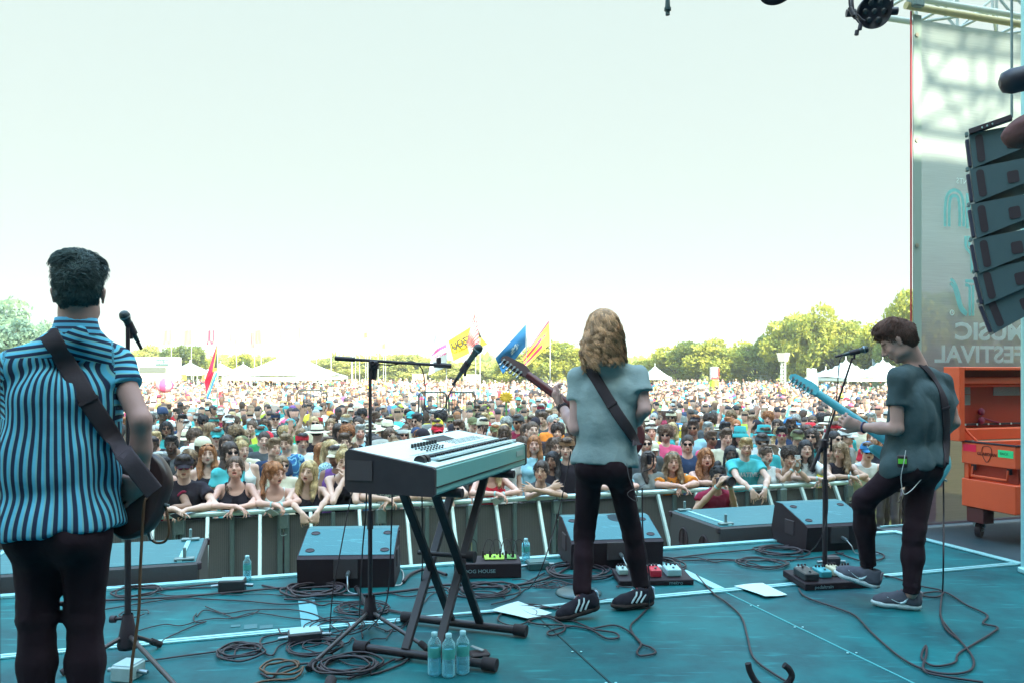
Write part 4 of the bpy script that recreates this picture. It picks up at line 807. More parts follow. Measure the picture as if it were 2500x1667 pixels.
# ================================================================== the three musicians
from mathutils.bvhtree import BVHTree
CAMP = Vector((0,0,EYE))
def cast(bvh, u, v, off=.006, fallback=3.0):
    d = Vector(ad(u, v, 1.0)) - CAMP; d.normalize(); hit, n, i, dist = bvh.ray_cast(CAMP, d)
    if hit is None: return None, None
    return np.array(hit), np.array(n)
def strap(name, path, bvh, w0, col, parent, dflt, off=.008, th=.004):
    P = []; N = []
    for (u, v) in spline(np.array([(a,b,0) for a,b in path]), 6)[:,:2]:
        h, n = cast(bvh, u, v)
        if h is None:
            if not P: continue
            h = ad(u, v, dflt); n = np.array([0,-1.0,.1])
        P.append(h); N.append(n)
    P = np.array(P); N = np.array(N)
    for _ in range(3): N[1:-1] = (N[:-2]+N[1:-1]+N[2:])/3; P[1:-1] = (P[:-2]+2*P[1:-1]+P[2:])/4
    N /= np.linalg.norm(N, axis=1)[:,None]; T = np.gradient(P, axis=0); T /= np.linalg.norm(T, axis=1)[:,None]; B = np.cross(T, N); B /= np.linalg.norm(B, axis=1)[:,None]
    P = P + N*off; w = w0/2
    ring = np.stack([P-B*w-N*th, P-B*w, P-B*w*.8+N*th*.5, P+B*w*.8+N*th*.5, P+B*w, P+B*w-N*th, P-B*w-N*th], 1)
    m = MB(); m.grid(ring, 0, True); m.add(ring[0,:6], [(0,1,2,3,4,5)]); m.add(ring[-1,:6], [(5,4,3,2,1,0)])
    # stitched buckle plate half way
    i = len(P)*45//100; ax = basis(T[i], B[i], N[i]); m.box(P[i]+N[i]*th, (.012, w0*1.08, .006), ax)
    return m.build(name, mat('strap_webbing', (.035,.02,.027), .8, bump=(120,.3,.003)), parent), P
def shirt_bvh(VQ): return BVHTree.FromPolygons([tuple(v) for v in VQ[0]], [tuple(map(int,q)) for q in VQ[1]])
def A(u, v, d, dz=0): return ad(u, v, d)
def sneaker(name, heel, toe, lift, col, sole, parent, stripe=None, sz=1.0, roll=0):
    """one shoe; heel/toe are floor points, lift raises the heel"""
    heel = np.asarray(heel, float); toe = np.asarray(toe, float); f = unit(toe-heel); L = .285*sz; r = unit(np.cross(f, (0,0,1))); u = np.cross(r, f); M = basis(f, r, u)
    g = lambda x,y,z: heel + M @ np.array([x,y,z])
    s = Sdf(); s.cap(g(.045,0,.055), g(.05,0,.095), .04, .04, .02); s.cap(g(.05,0,.05), g(.2,0,.04), .041, .038, .03, flat=(1.0,r)); s.cap(g(.08,0,.085), g(.19,0,.045), .032, .028, .03); s.cap(g(.2,-.004,.036), g(.238,0,.034), .04, .033, .02)
    s.ell(g(.055,0,.13), (.036,.036,.045), basis(f,r,u), .006, 's'); s.half(g(0,0,.022), -u, .002)
    V, Q = s.mesh(.006); o = mobj(name, V, Q, CLOTH, parent, (0,0,0), dict(tint=1+.1*vnoise(V*60)[:,None]*np.ones(3))); o.color = (*col,1)
    s = Sdf(); s.cap(g(.045,0,.02), g(.1,0,.02), .043, .04, .02, flat=(.6,u)); s.cap(g(.1,0,.018), g(.21,0,.018), .04, .046, .02, flat=(.55,u)); s.cap(g(.2,0,.018), g(.245,0,.022), .046, .036, .02, flat=(.5,u))
    s.half(g(0,0,.0), -u, .001); s.half(g(0,0,.034), u, .001)
    V, Q = s.mesh(.006); P = (V-heel)@M; t = np.ones((len(V),3))
    q = mobj('sole', V, Q, CLOTH, o, (0,0,0), dict(tint=t)); q.color = (*sole,1)
    if stripe:
        m = MB()
        for k in range(3):
            for sd in (-1,1):
                x = .085+.03*k; P_ = [g(x+.02,sd*.042,.035), g(x+.008,sd*.0445,.055), g(x-.012,sd*.040,.078), g(x-.02,sd*.03,.098)]; m.tube(P_, .0055, 6)
        m.build('stripe', mat('white_leather', (.55,.68,.72), .5), o)
    m = MB()
    for k in range(5): z = .098-.011*k; x = .105+.022*k; m.tube([g(x,-.022,z), g(x+.008,0,z+.014), g(x,.022,z)], .0032, 5)
    m.build('laces', mat('lace', (.4,.5,.52) if stripe else (.2,.03,.05), .8), o)
    if not stripe and name == 'sneaker':
        for sd in (-1,1): m = MB(); m.tube(spline([g(.075,sd*.040,.075),g(.10,sd*.0435,.045),g(.13,sd*.043,.042),g(.19,sd*.037,.066)],5), [.003]*3+[.007]*6+[.002]*7, 6); m.build('side_mark', mat('pale_mark', (.5,.66,.7), .6), o)
    m = MB(); m.box(g(.006,0,.085), (.012,.035,.05), M, bev=.004); m.build('heel_tab', mat('heel_tab_white' if stripe else 'heel_tab_grey', (.45,.65,.8) if stripe else (.25,.22,.26), .6), o)
    return o
# ---------------- guitars
def guitar(name, label, O, M, outline, thick, cols, neck_len, head_poly, group=None, six='side', neck_w=.058):
    """M columns: x along the neck (body to head), y across, z towards the back of the instrument; O = body centre"""
    g = lambda x,y,z: np.asarray(O) + M @ np.array([x,y,z])
    root = thing(name, label, 'guitar', O)
    out = spline([(a,b,0) for a,b in outline], 5, closed=True)[:,:2]; n = len(out); m = MB(); c = out.mean(0)
    rings = []
    for (sc, z) in ((.93,-thick/2),(.985,-thick/2+.006),(1,-thick/2+.014),(1,thick/2-.014),(.985,thick/2-.006),(.93,thick/2)):
        rings.append([g(*(c+(p-c)*sc), z) for p in out])
    V = np.concatenate(rings); fs = [(k*n+i, k*n+(i+1)%n, (k+1)*n+(i+1)%n, (k+1)*n+i) for k in range(5) for i in range(n)]
    m.add(V, fs, 0, True); m.add(np.array(rings[-1]), [tuple(range(n))]); m.add(np.array(rings[0]), [tuple(range(n))[::-1]])
    m.build('body', cols[0], root, O, fix=True)
    x0 = out[:,0].max()-.09; m = MB(); K = 9; prof = []
    for i in range(K):
        x = x0 + (neck_len+.09)*i/(K-1); wv = neck_w/2*(1.12-.24*i/(K-1)); prof.append([g(x, wv*math.cos(a), -.01+ .024*math.sin(a)) for a in np.linspace(0, math.pi, 9)])
    prof = np.array(prof); m.grid(prof, 0, True); m.add(np.concatenate([prof[:,0], prof[:,-1]]), [(i, i+1, K+i+1, K+i) for i in range(K-1)]); m.build('neck', cols[1], root, O, fix=True)
    xe = x0+neck_len+.09; m = MB(); m.prism(head_poly, lambda x,y: g(xe+x,y,-.008), lambda x,y: g(xe+x,y,.008)); m.build('headstock', cols[2], root, O, fix=True)
    for k in range(6):
        t = k/5; x = xe+.035+.135*t; y = .034+.004*t*0 if six=='side' else .03
        m = MB(); m.cyl(g(x,y*.55,.006), g(x,y*.55,.02), .008, seg=10); m.cyl(g(x,y*.55,.014), g(x,y+.022,.014), .0035, seg=8); m.cyl(g(x,y+.018,.009), g(x,y+.034,.016), .009, .007, seg=8)
        m.build('tuning_peg', mat('peg_metal', (.3,.33,.35), .3, .9), root, O)
    m = MB()
    for k in range(6): y = -.018+.0072*k; m.tube([g(x0-.18,y,-thick/2-.012), g(xe,y*.8,-.018), g(xe+.03+.02*k,y*.8,-.012)], .0007, 4)
    m.build('strings', mat('string_steel', (.5,.5,.5), .3, 1), root, O)
    m = MB()
    for x, w_ in ((-.02,.03),(-.1,.03)): m.box(g(x,0,-thick/2-.004), (w_,.075,.01), M, bev=.003)
    m.box(g(-.16,0,-thick/2-.005), (.05,.08,.008), M, bev=.003); m.build('pickups', BLACKM, root, O)
    m = MB(); m.cyl(g(out[:,0].min()-.0,0,0), g(out[:,0].min()-.018,0,0), .006, seg=8); m.build('strap_button', mat('peg_metal'), root, O)
    return root
TELE = [(-.2,.0),(-.185,.1),(-.1,.165),(-.02,.13),(.06,.105),(.14,.13),(.19,.1),(.2,.035),(.14,-.0),(.14,-.03),(.2,-.07),(.2,-.13),(.13,-.15),(.05,-.11),(-.03,-.13),(-.11,-.165),(-.185,-.1)]
STRAT = [(-.2,.0),(-.19,.1),(-.1,.165),(-.02,.125),(.06,.1),(.14,.125),(.235,.12),(.24,.085),(.15,.05),(.13,0),(.13,-.04),(.19,-.09),(.2,-.13),(.12,-.145),(.04,-.11),(-.04,-.135),(-.12,-.165),(-.19,-.1)]
HOLLOW = [(-.25,.0),(-.235,.12),(-.14,.2),(-.04,.175),(.04,.13),(.12,.14),(.19,.12),(.215,.05),(.215,0),(.215,-.06),(.19,-.12),(.12,-.145),(.04,-.13),(-.04,-.175),(-.14,-.2),(-.235,-.12)]
HEADP = [(0,-.026),(.03,-.036),(.06,-.036),(.14,-.022),(.175,-.016),(.196,.008),(.188,.03),(.16,.038),(.03,.036),(0,.026)]
# ================= left guitarist
d1 = 2.85
J = dict(pelvis=A(152,1285,d1), neck=A(186,806,d1), head=A(192,716,d1+.01), shL=A(36,890,d1-.08), shR=A(282,888,d1+.08), hipL=A(93,1305,d1), hipR=A(212,1305,d1),
         knL=A(92,1500,d1-.02), knR=A(206,1500,d1+.02), anL=A(92,1790,d1-.05), anR=A(212,1790,d1-.02), elL=A(-22,1070,d1-.02), wrL=A(-110,1010,d1+.24), elR=A(344,1025,d1+.0), wrR=A(344,1180,d1+.07))
J['toeL'] = J['anL']+np.array([-.05,.17,-.05]); J['toeR'] = J['anR']+np.array([.06,.17,-.05])
J['handL'] = dict(d=(-.5,.4,.5), n=(.3,.9,0), side=1, curl=(.9,.9,.9,.9)); J['handR'] = dict(d=(-.75,.45,-.45), n=(-.3,-.9,-.2), side=1, curl=(.5,.6,.6,.7), thumb=.5)
M1 = unitframe((-.40,1,-.02)) @ roty(-.02)
s = Sdf(); body_prims(s, J, 0, .93, feet=False); head_prims(s, J['head'], M1, .98, neck=J['neck'], nr=.058)
V, Q = s.mesh(.014, fine=[(J['head']-.14, J['head']+.14, .007), (J['wrR']-.13, J['wrR']+.1, .007)]); V = relax(V, Q, 1, .3)
band1 = mobj('person', V, Q, SKIN, None, J['pelvis']*[1,1,0], dict(tint=head_tint(V, J['head'], M1, .98))); band1.color = (.40,.22,.19,1)
tag(band1, 'guitarist in a blue and dark striped short sleeve shirt, seen from behind', 'person')
BL = band1.location
# striped shirt
m_ = bpy.data.materials.new('striped_cotton'); m_.use_nodes = True; n_ = m_.node_tree; b_ = n_.nodes['Principled BSDF']; b_.inputs['Roughness'].default_value = .85; b_.inputs['Specular IOR Level'].default_value = .2
def nd(t, **k):
    x = n_.nodes.new(t)
    for a, b in k.items(): setattr(x, a, b)
    return x
at1 = nd('ShaderNodeAttribute'); at1.attribute_name = 'stripe'; at2 = nd('ShaderNodeAttribute'); at2.attribute_name = 'stripe_alt'; at3 = nd('ShaderNodeAttribute'); at3.attribute_name = 'zone'
gt = nd('ShaderNodeMath', operation='GREATER_THAN'); n_.links.new(at3.outputs['Fac'], gt.inputs[0]); gt.inputs[1].default_value = 0
mxs = nd('ShaderNodeMix'); n_.links.new(gt.outputs[0], mxs.inputs[0]); n_.links.new(at1.outputs['Fac'], mxs.inputs[2]); n_.links.new(at2.outputs['Fac'], mxs.inputs[3])
fr = nd('ShaderNodeMath', operation='FRACT'); n_.links.new(mxs.outputs[0], fr.inputs[0])
rp = nd('ShaderNodeValToRGB'); n_.links.new(fr.outputs[0], rp.inputs[0]); el = rp.color_ramp.elements
rp.color_ramp.interpolation = 'LINEAR'; NAVY = (.02,.03,.065,1); BLU = (.12,.47,.66,1); GRN = (.20,.46,.47,1)
el[0].position = 0; el[0].color = NAVY; el[1].position = .41; el[1].color = NAVY
for p, c in ((.50,BLU),(.78,BLU),(.84,GRN),(.95,GRN),(1.0,NAVY)): e_ = el.new(p); e_.color = c
n_.links.new(rp.outputs[0], b_.inputs['Base Color'])
no_ = nd('ShaderNodeTexNoise'); no_.inputs['Scale'].default_value = 30; tc_ = nd('ShaderNodeTexCoord'); n_.links.new(tc_.outputs['Object'], no_.inputs['Vector']); bu_ = nd('ShaderNodeBump'); bu_.inputs['Strength'].default_value = .35; bu_.inputs['Distance'].default_value = .006; n_.links.new(no_.outputs['Fac'], bu_.inputs['Height']); n_.links.new(bu_.outputs[0], b_.inputs['Normal']); fold_bump(m_, 5.0, .045, .8)
pitch = 21/F*d1
def stripes(V, U, X, Fw):
    P = V - J['pelvis']; x = P@X; y = P@Fw; z = P@U
    th = np.arctan2(x/.2, -y/.13); body = th*.165 + .35*x; body = body + .006*vnoise(V*np.array([6,6,5])) + .02*(z-.3)*np.sign(x)*np.abs(x)*2
    zyoke = (J['neck']-J['pelvis'])@U - .105
    alt = (z + .25*np.abs(x) + .006*vnoise(V*8))
    z1 = z - zyoke + .12*np.maximum(np.abs(x)-.08,0)
    sl = np.maximum(np.abs(x) - .215, -1)
    for q in 'LR':
        a, b = J['sh'+q], J['el'+q]; d = unit(b-a); h = (V-a)@d; side = (x*(1 if q=='R' else -1)) > .165 + .25*np.maximum(0, (J['sh'+q]-J['pelvis'])@U - z)*0
        mk = side & (z > zyoke-.22); alt = np.where(mk, h*1.0+.25*y+.02*vnoise(V*14), alt); z1 = np.where(mk, np.abs(x)-.165, z1)
    return dict(stripe=body/pitch, stripe_alt=alt/(pitch*.78), zone=z1)
fol = folds(J, .012, 8, 2.0, .15)
sh1, vq = add_shirt('shirt', J, band1, (1,1,1), m=.015, girth=.98, sleeve=.42, hem=.02, neck_r=.062, h=.009, disp=fol, mats=m_, attrs_fn=stripes, flare=.024, hemdir=(A(150,1296,d1), unit((.10,-.12,-1))), neckfwd=.03)
# collar
def collar_mat():
    m = bpy.data.materials.new('collar_stripe'); m.use_nodes = True; n = m.node_tree; L = n.links.new; b = n.nodes['Principled BSDF']; b.inputs['Roughness'].default_value = .85
    tc = n.nodes.new('ShaderNodeTexCoord'); sp = n.nodes.new('ShaderNodeSeparateXYZ'); L(tc.outputs['Object'], sp.inputs[0]); ma = n.nodes.new('ShaderNodeMath'); ma.operation = 'MULTIPLY'; ma.inputs[1].default_value = 46; L(sp.outputs[2], ma.inputs[0]); f = n.nodes.new('ShaderNodeMath'); f.operation = 'FRACT'; L(ma.outputs[0], f.inputs[0]); rp = n.nodes.new('ShaderNodeValToRGB'); L(f.outputs[0], rp.inputs[0]); E = rp.color_ramp.elements; rp.color_ramp.interpolation = 'CONSTANT'; E[0].color = (.02,.03,.065,1); E[1].position = .45; E[1].color = (.09,.38,.58,1); L(rp.outputs[0], b.inputs['Base Color']); return m
m = MB(); nk = J['neck']+np.array([.0,.0,.012]); ring = []
for a in np.linspace(0, 2*math.pi, 25):
    c_, s__ = math.cos(a), math.sin(a); ring.append([nk+np.array([r_*c_,(r_-.004)*s__,z_]) for r_,z_ in ((.082,-.03),(.079,-.012),(.072,.012),(.069,.03),(.064,.032),(.062,-.01))])
m.grid(ring); col_ = m.build('collar', collar_mat(), sh1)
add_pants('jeans', J, band1, (.018,.007,.012), h=.014, m=.006, amp=.005, girth=.95, slim=.93)
for q in 'LR':
    h_ = J['an'+q].copy(); h_[2] = 0; dx = -.04 if q == 'L' else .05; sneaker('boot', h_+[0,-.07,0], h_+[dx,.2,0], 0, (.03,.02,.025), (.03,.02,.02), band1)
bvh = shirt_bvh(vq); st1, _ = strap('guitar_strap', [(120,816),(146,858),(205,960),(270,1060),(330,1140),(378,1200)], bvh, .064, None, None, d1-.13, off=.006)
tag(st1, 'wide black webbing guitar strap across the blue striped shirt', 'guitar strap')
# hair
def short_hair(parent, c, M, sc, col, n=5200, seed=1, top=.05, messy=1.0, rad=.0016, part=0, loc=(0,0,0), back=-.075, cap=True):
    rg = np.random.default_rng(seed); c = np.asarray(c)
    s = Sdf(); g = lambda x,y,z: c + M@(np.array([x,y,z])*sc)
    s.ell(g(0,-.02,.036), np.array([.080,.1,.094])*sc, M, .01); s.ell(g(0,-.05,-.01), np.array([.07,.06,.07])*sc, M, .03); s.ell(g(0,.02,.1), np.array([.07,.08,.045])*sc, M, .03)
    if messy > 1: s.ell(g(.002,-.008,.10), np.array([.05,.07,.045])*sc, M, .06); s.ell(g(-.015,-.03,.125), np.array([.04,.04,.022])*sc, M, .02); s.ell(g(.03,-.01,.115), np.array([.035,.04,.025])*sc, M, .02)
    s.ell(g(0,.115,-.05), np.array([.08,.08,.105])*sc, M, .01, 's'); s.half(g(0,0,back), M@np.array([0,.35,-1.0]), .01)
    for q in (-1,1): s.ell(g(q*.092,-.002,-.032), np.array([.034,.034,.05])*sc, M, .01, 's')
    s.disp(lambda P: -.005*np.abs(vnoise(P*np.array([60,60,60]))) - .007*vnoise(P*28))
    V, Q = s.mesh(.007); t = 1+.35*vnoise(V*50)[:,None]*np.ones(3); o = mobj('hair', V, Q, HAIR, parent, loc, dict(tint=t)); o.color = (*col,1)
    # locks: they leave the scalp low, then bend and curl
    i = rg.integers(0, len(V), n); Pn = (V[i]-c)@M/sc; N = Pn/np.array([.083,.1,.094])**2; N /= np.linalg.norm(N,axis=1)[:,None]; up = np.clip((Pn[:,2]-.0)/.12, 0, 1)[:,None]
    cl = np.stack([vnoise(Pn*22+q*9+seed) for q in range(3)],1)
    flow = np.stack([Pn[:,0]*5+part, .35+0*Pn[:,0]-(1-up[:,0])*.3, -1.3+1.2*up[:,0]], 1) + cl*1.6*messy + rg.normal(0,.25*messy,(n,3)); flow -= N*(flow*N).sum(1)[:,None]; flow /= np.linalg.norm(flow,axis=1)[:,None]+1e-6
    L = (.012+(top-.012)*up[:,0]*rg.uniform(.5,1.1,n))*sc; t_ = np.linspace(0,1,6)[None,:,None]; Lx = L[:,None,None]; bend = np.cross(N, flow)*(cl[:,:1]*messy)
    loc_ = Pn[:,None]*sc + Lx*(N[:,None]*(t_-.75*t_**2)*(.25+.75*up[:,None]*messy) + flow[:,None]*(t_-.2*t_**2) + bend[:,None]*t_**2*.8 - np.array([0,0,.18])*t_**2)
    C = c + loc_ @ M.T; tt = (1+rg.normal(0,.25,(n,1)))*np.ones(3)
    so = strands('hair_locks', C, rg.uniform(.6,1.3,n)*rad, HAIR, o, np.clip(tt,.3,2)); so.color = (*col,1); return o
short_hair(band1, J['head'], M1, .9, (.055,.085,.085), n=8000, seed=1, top=.045, messy=1.15, rad=.0016)  # lens glow over the head is mixed into this teal hair colour
J1 = J
# his guitar: body at the right hip, neck to the left
gx = unit(np.array([-1,.18,.28])); gz = unit(np.array([.12,-1,.12])); gy = np.cross(gz, gx); gz = np.cross(gx, gy)
g1 = guitar('hollow_body_guitar', 'dark brown electric guitar with a bound edge, cable plugged into its rim', A(283,1190,3.0), basis(gx, gy, gz), [(a*.84,b*.84) for a,b in HOLLOW], .06, (mat('dark_walnut', (.03,.015,.017), .3, var=(4,.5,(.05,.022,.02))), mat('dark_walnut'), mat('dark_walnut')), .42, HEADP)
# ================= middle guitarist
d2 = 4.66
J = dict(pelvis=A(1473,1128,d2), neck=A(1482,880,d2), head=A(1470,815,d2+.02), shL=A(1410,918,d2+.02), shR=A(1560,914,d2-.02), hipL=A(1440,1150,d2+.03), hipR=A(1508,1150,d2-.02),
         knL=A(1427,1300,d2+.1), knR=A(1543,1300,d2+.12), anL=A(1420,1453,4.60), anR=A(1566,1432,4.82), elL=A(1405,1046,d2-.02), wrL=A(1372,990,d2+.19), elR=A(1574,1000,d2-.1), wrR=A(1532,1052,d2+.12))
J['toeL'] = J['anL']+np.array([-.15,-.02,-.06]); J['toeR'] = J['anR']+np.array([-.16,.0,-.06])
J['handL'] = dict(d=(-.55,.25,.8), n=(.75,.3,.5), side=-1, curl=(.75,.75,.75,.8), thumb=.2); J['handR'] = dict(d=(-.8,.5,-.3), n=(-.3,.8,-.3), side=1, curl=(.5,.5,.6,.7))
M2 = unitframe((-.35,1,-.12))
s = Sdf(); body_prims(s, J, 0, .92, feet=False); head_prims(s, J['head'], M2, 1.02, neck=J['neck'])
V, Q = s.mesh(.014, fine=[(J['wrL']-[.1,.1,.06], J['wrL']+[.06,.12,.16], .006), (J['head']-.12, J['head']+.12, .01)]); V = relax(V, Q, 1, .3)
band2 = mobj('person', V, Q, SKIN, None, J['pelvis']*[1,1,0], dict(tint=head_tint(V, J['head'], M2, 1.0))); band2.color = (.46,.27,.245,1)
tag(band2, 'guitarist in plain grey blue tee and black jeans, standing with legs apart mid stage', 'person')
sh2, vq = add_shirt('tee_shirt', J, band2, (.23,.29,.295), m=.012, girth=.95, sleeve=.46, hem=.02, h=.010, disp=folds(J, .010, 7, 5.0, .5), flare=.012, hemdir=(A(1475,1136,d2), unit((-.03,-.12,-1))),
    col_tint=lambda V: 1+.16*vnoise(V*np.array([7,7,3])+3)[:,None]*np.ones(3)+.06*vnoise(V*30)[:,None])
add_pants('jeans', J, band2, (.019,.007,.012), h=.013, m=.004, amp=.006, slim=.93, girth=.93)
sneaker('sneaker', A(1466,1497,4.60)*[1,1,0]+[0,0,.05], A(1392,1516,4.55)*[1,1,0]+[0,0,.012], .03, (.02,.017,.026), (.05,.035,.035), band2, stripe=1)
sneaker('sneaker', A(1597,1478,4.80)*[1,1,0]+[0,0,.012], A(1512,1484,4.74)*[1,1,0]+[0,0,.008], .0, (.02,.017,.026), (.05,.035,.035), band2, stripe=1)
bvh = shirt_bvh(vq); st2, _ = strap('guitar_strap', [(1412,862),(1440,900),(1472,952),(1505,1005),(1535,1050),(1556,1085)], bvh, .062, None, None, d2-.12, off=.007)
tag(st2, 'wide black guitar strap across the plain grey blue tee', 'guitar strap')
m = MB()
for k in range(3): c = J['wrL'] + unit(J['elL']-J['wrL'])*(.012+.012*k); ax = unit(J['elL']-J['wrL']); a1 = unit(np.cross(ax,(0,0,1))); a2 = np.cross(ax,a1); m.tube([c+(a1*math.cos(t)+a2*math.sin(t))*.031 for t in np.linspace(0,2*math.pi,17)[:-1]], .0035, 6, closed=True)
m.build('bracelet', BLACKM, band2)
m = MB(); m.box(A(1585,1120,d2-.02), (.03,.02,.06), rotz(.6), bev=.006); m.tube(spline([A(1575,1105,d2-.06),A(1595,1110,d2-.05),A(1592,1140,d2-.05),A(1570,1150,d2-.06)],5), .004, 6); m.build('belt_pack', BLACKM, band2)
m = MB(); m.tube(spline([A(1530,1130,d2-.15),A(1536,1165,d2-.16),A(1548,1195,d2-.14),A(1556,1222,d2-.1),A(1536,1212,d2-.12),A(1534,1200,d2-.12),A(1560,1188,d2-.08),A(1575,1180,d2-.06)],6), .0022, 5); m.build('earphone_cable', mat('grey_wire', (.1,.08,.09), .5), band2)
# long curly hair
def long_hair(parent, c, M, sc, col, length=.2, n=3800, seed=2, curl=.012, wide=1.0, ends=None):
    rg = np.random.default_rng(seed); c = np.asarray(c); g = lambda x,y,z: c + M@(np.array([x,y,z])*sc); s = Sdf()
    s.ell(g(0,-.015,.04), np.array([.082,.1,.09])*sc, M, .02); s.cap(g(-.045,-.03,.0), g(-.05,-.04,-.05-length*.3), .045*sc, .04*sc, .03); s.cap(g(.045,-.03,.0), g(.05,-.04,-.05-length*.3), .045*sc, .04*sc, .03)
    s.cap(g(0,-.045,.02), g(0,-.06,-.05-length*.35), .065*sc, .06*sc, .04, flat=(.8, M[:,1])); s.ell(g(0,.125,-.045), np.array([.07,.085,.1])*sc, M, .01, 's')
    s.disp(lambda P: -.018*np.abs(vnoise(P*np.array([30,30,13]))) - .014*vnoise(P*np.array([17,17,15])+5))
    V, Q = s.mesh(.009); t = (1+.45*vnoise(V*np.array([45,45,14]))+.25*vnoise(V*np.array([90,90,30])))[:,None]*np.ones(3); o = mobj('hair', V, Q, HAIR, parent, (0,0,0), dict(tint=t)); o.color = (*col,1)
    nc = 210; ci = rg.integers(0,nc,n); K = 16; tt = np.linspace(0,1,K); g_ = lambda lo,hi: rg.uniform(lo,hi,nc)[ci]
    th = g_(-2.5,2.5)+rg.normal(0,.06,n); ph = g_(.05,1.25)+rg.normal(0,.05,n); f = g_(45,85); p0 = g_(0,6.28)+rg.normal(0,.35,n); amp = curl*g_(.4,1.3); L = (length+.12)*g_(.55,1.12)*rg.uniform(.9,1.05,n); flr = g_(.7,1.3)
    rx, ry = .087*wide, .106; X0 = np.sin(th); Y0 = -np.cos(th); ctint = g_(.55,1.75)[:,None]; pts = np.zeros((n,K,3))
    for k in range(K):
        sdist = tt[k]*(L+.12); a = np.minimum(ph*.6 + sdist/.1, math.pi/2); drop = np.maximum(sdist-(math.pi/2-ph*.6)*.1, 0)
        rr = np.sin(a)*(1+.32*np.minimum(drop/.12,1)*wide*flr)+.02; z = .04+.099*np.cos(a)-drop; w_ = amp*np.clip(tt[k]*1.6-.3,0,1)
        pts[:,k,0] = X0*rx*rr + w_*np.sin(f*z+p0); pts[:,k,1] = -.015+Y0*ry*np.minimum(rr,1.12) + w_*np.cos(f*z+p0); pts[:,k,2] = z + w_*.25*np.sin(f*z*.7+p0)
    C = c + (pts*sc)@M.T; so = strands('hair_locks', C, rg.uniform(.0012,.0026,n), HAIR, o, np.clip(ctint*(1+rg.normal(0,.15,(n,1)))*np.ones(3),.3,2.6)); so.color = (*[q*1.25 for q in col],1); return o
long_hair(band2, J['head']+[.0,0,.004], M2 @ roty(.04), 1.02, (.36,.205,.115), length=.10, seed=5, curl=.018, wide=1.0, n=9000)
J2 = J
gx = unit(ad(1290,916,4.98)-ad(1392,990,4.9)); gz = unit(np.array([.25,-1,.15])); gy = unit(np.cross(gz, gx)); gz = np.cross(gx, gy)
hd = ad(1290,914,4.98); Ln = .43; bc = hd - gx*(Ln+.2)
RED = mat('red_brown_lacquer', (.1,.012,.016), .35, var=(5,.4,(.07,.01,.015)))
g2 = guitar('electric_guitar', 'red brown electric guitar of the curly haired guitarist, dark headstock pointing up left', bc, basis(gx, gy, gz), TELE, .042, (RED, RED, mat('dark_rosewood', (.05,.015,.018), .45)), Ln, HEADP)
# ================= right guitarist
d3 = 4.76
J = dict(pelvis=A(2226,1130,d3), neck=A(2236,890,d3), head=A(2192,832,d3), shL=A(2190,922,d3-.1), shR=A(2302,930,d3+.12), hipL=A(2200,1145,d3-.05), hipR=A(2250,1150,d3+.05),
         knL=A(2108,1222,d3+.05), knR=A(2232,1300,d3-.02), anL=A(2118,1378,4.92), anR=A(2225,1448,4.72), elL=A(2190,1046,d3-.12), wrL=A(2102,1042,d3+.06), elR=A(2328,1030,d3+.08), wrR=A(2262,1090,d3+.25))
J['toeL'] = J['anL']+np.array([-.16,.04,-.05]); J['toeR'] = J['anR']+np.array([-.16,.03,-.06])
J['handL'] = dict(d=(-.9,.3,.35), n=(.25,.9,.3), side=1, curl=(.7,.75,.8,.8), thumb=.3); J['handR'] = dict(d=(-.8,.2,-.3), n=(-.2,.9,-.3), side=1, curl=(.5,.5,.6,.7))
M3 = unitframe((-.85,.45,-.62), (0.0,0,1))
s = Sdf(); body_prims(s, J, 0, .92, feet=False); head_prims(s, J['head'], M3, 1.0, neck=J['neck'])
V, Q = s.mesh(.014, fine=[(J['wrL']-[.15,.1,.06], J['wrL']+[.04,.12,.12], .007), (J['head']-.12, J['head']+.12, .007)]); V = relax(V, Q, 1, .3)
band3 = mobj('person', V, Q, SKIN, None, J['pelvis']*[1,1,0], dict(tint=head_tint(V, J['head'], M3, 1.0))); band3.color = (.46,.26,.22,1)
tag(band3, 'guitarist in dark slate tee looking down, one foot raised on a pedalboard', 'person')
sh3, vq = add_shirt('tee_shirt', J, band3, (.065,.095,.105), m=.013, girth=.95, sleeve=.55, hem=.04, h=.010, disp=folds(J, .014, 7, 9.0, .25), flare=.016, hemdir=(A(2225,1142,d3), unit((.28,-.1,-1))),
    col_tint=lambda V: 1+.2*vnoise(V*np.array([8,8,3])+3)[:,None]*np.ones(3)+.1*vnoise(V*30)[:,None])
add_pants('jeans', J, band3, (.019,.007,.012), h=.013, m=.004, amp=.008, slim=.97, girth=.93)
sneaker('sneaker', A(2148,1426,4.86)*[1,1,0]+[0,0,.085], A(2054,1402,5.0)*[1,1,0]+[0,0,.13], .0, (.09,.09,.115), (.5,.6,.62), band3)
sneaker('sneaker', A(2252,1482,4.72)*[1,1,0]+[0,0,.003], A(2164,1474,4.80)*[1,1,0]+[0,0,.003], .0, (.09,.09,.115), (.5,.6,.62), band3)
bvh = shirt_bvh(vq); st3, _ = strap('guitar_strap', [(2216,872),(2250,890),(2280,925),(2300,965),(2308,1010),(2309,1060),(2309,1120),(2306,1140)], bvh, .052, None, None, d3-.02, off=.007)
tag(st3, 'black guitar strap over the dark slate tee with a metal buckle', 'guitar strap')
short_hair(band3, J['head'], M3 @ rotx(.15), .96, (.13,.06,.045), n=7000, seed=4, top=.055, messy=.3, back=-.08, rad=.0021)
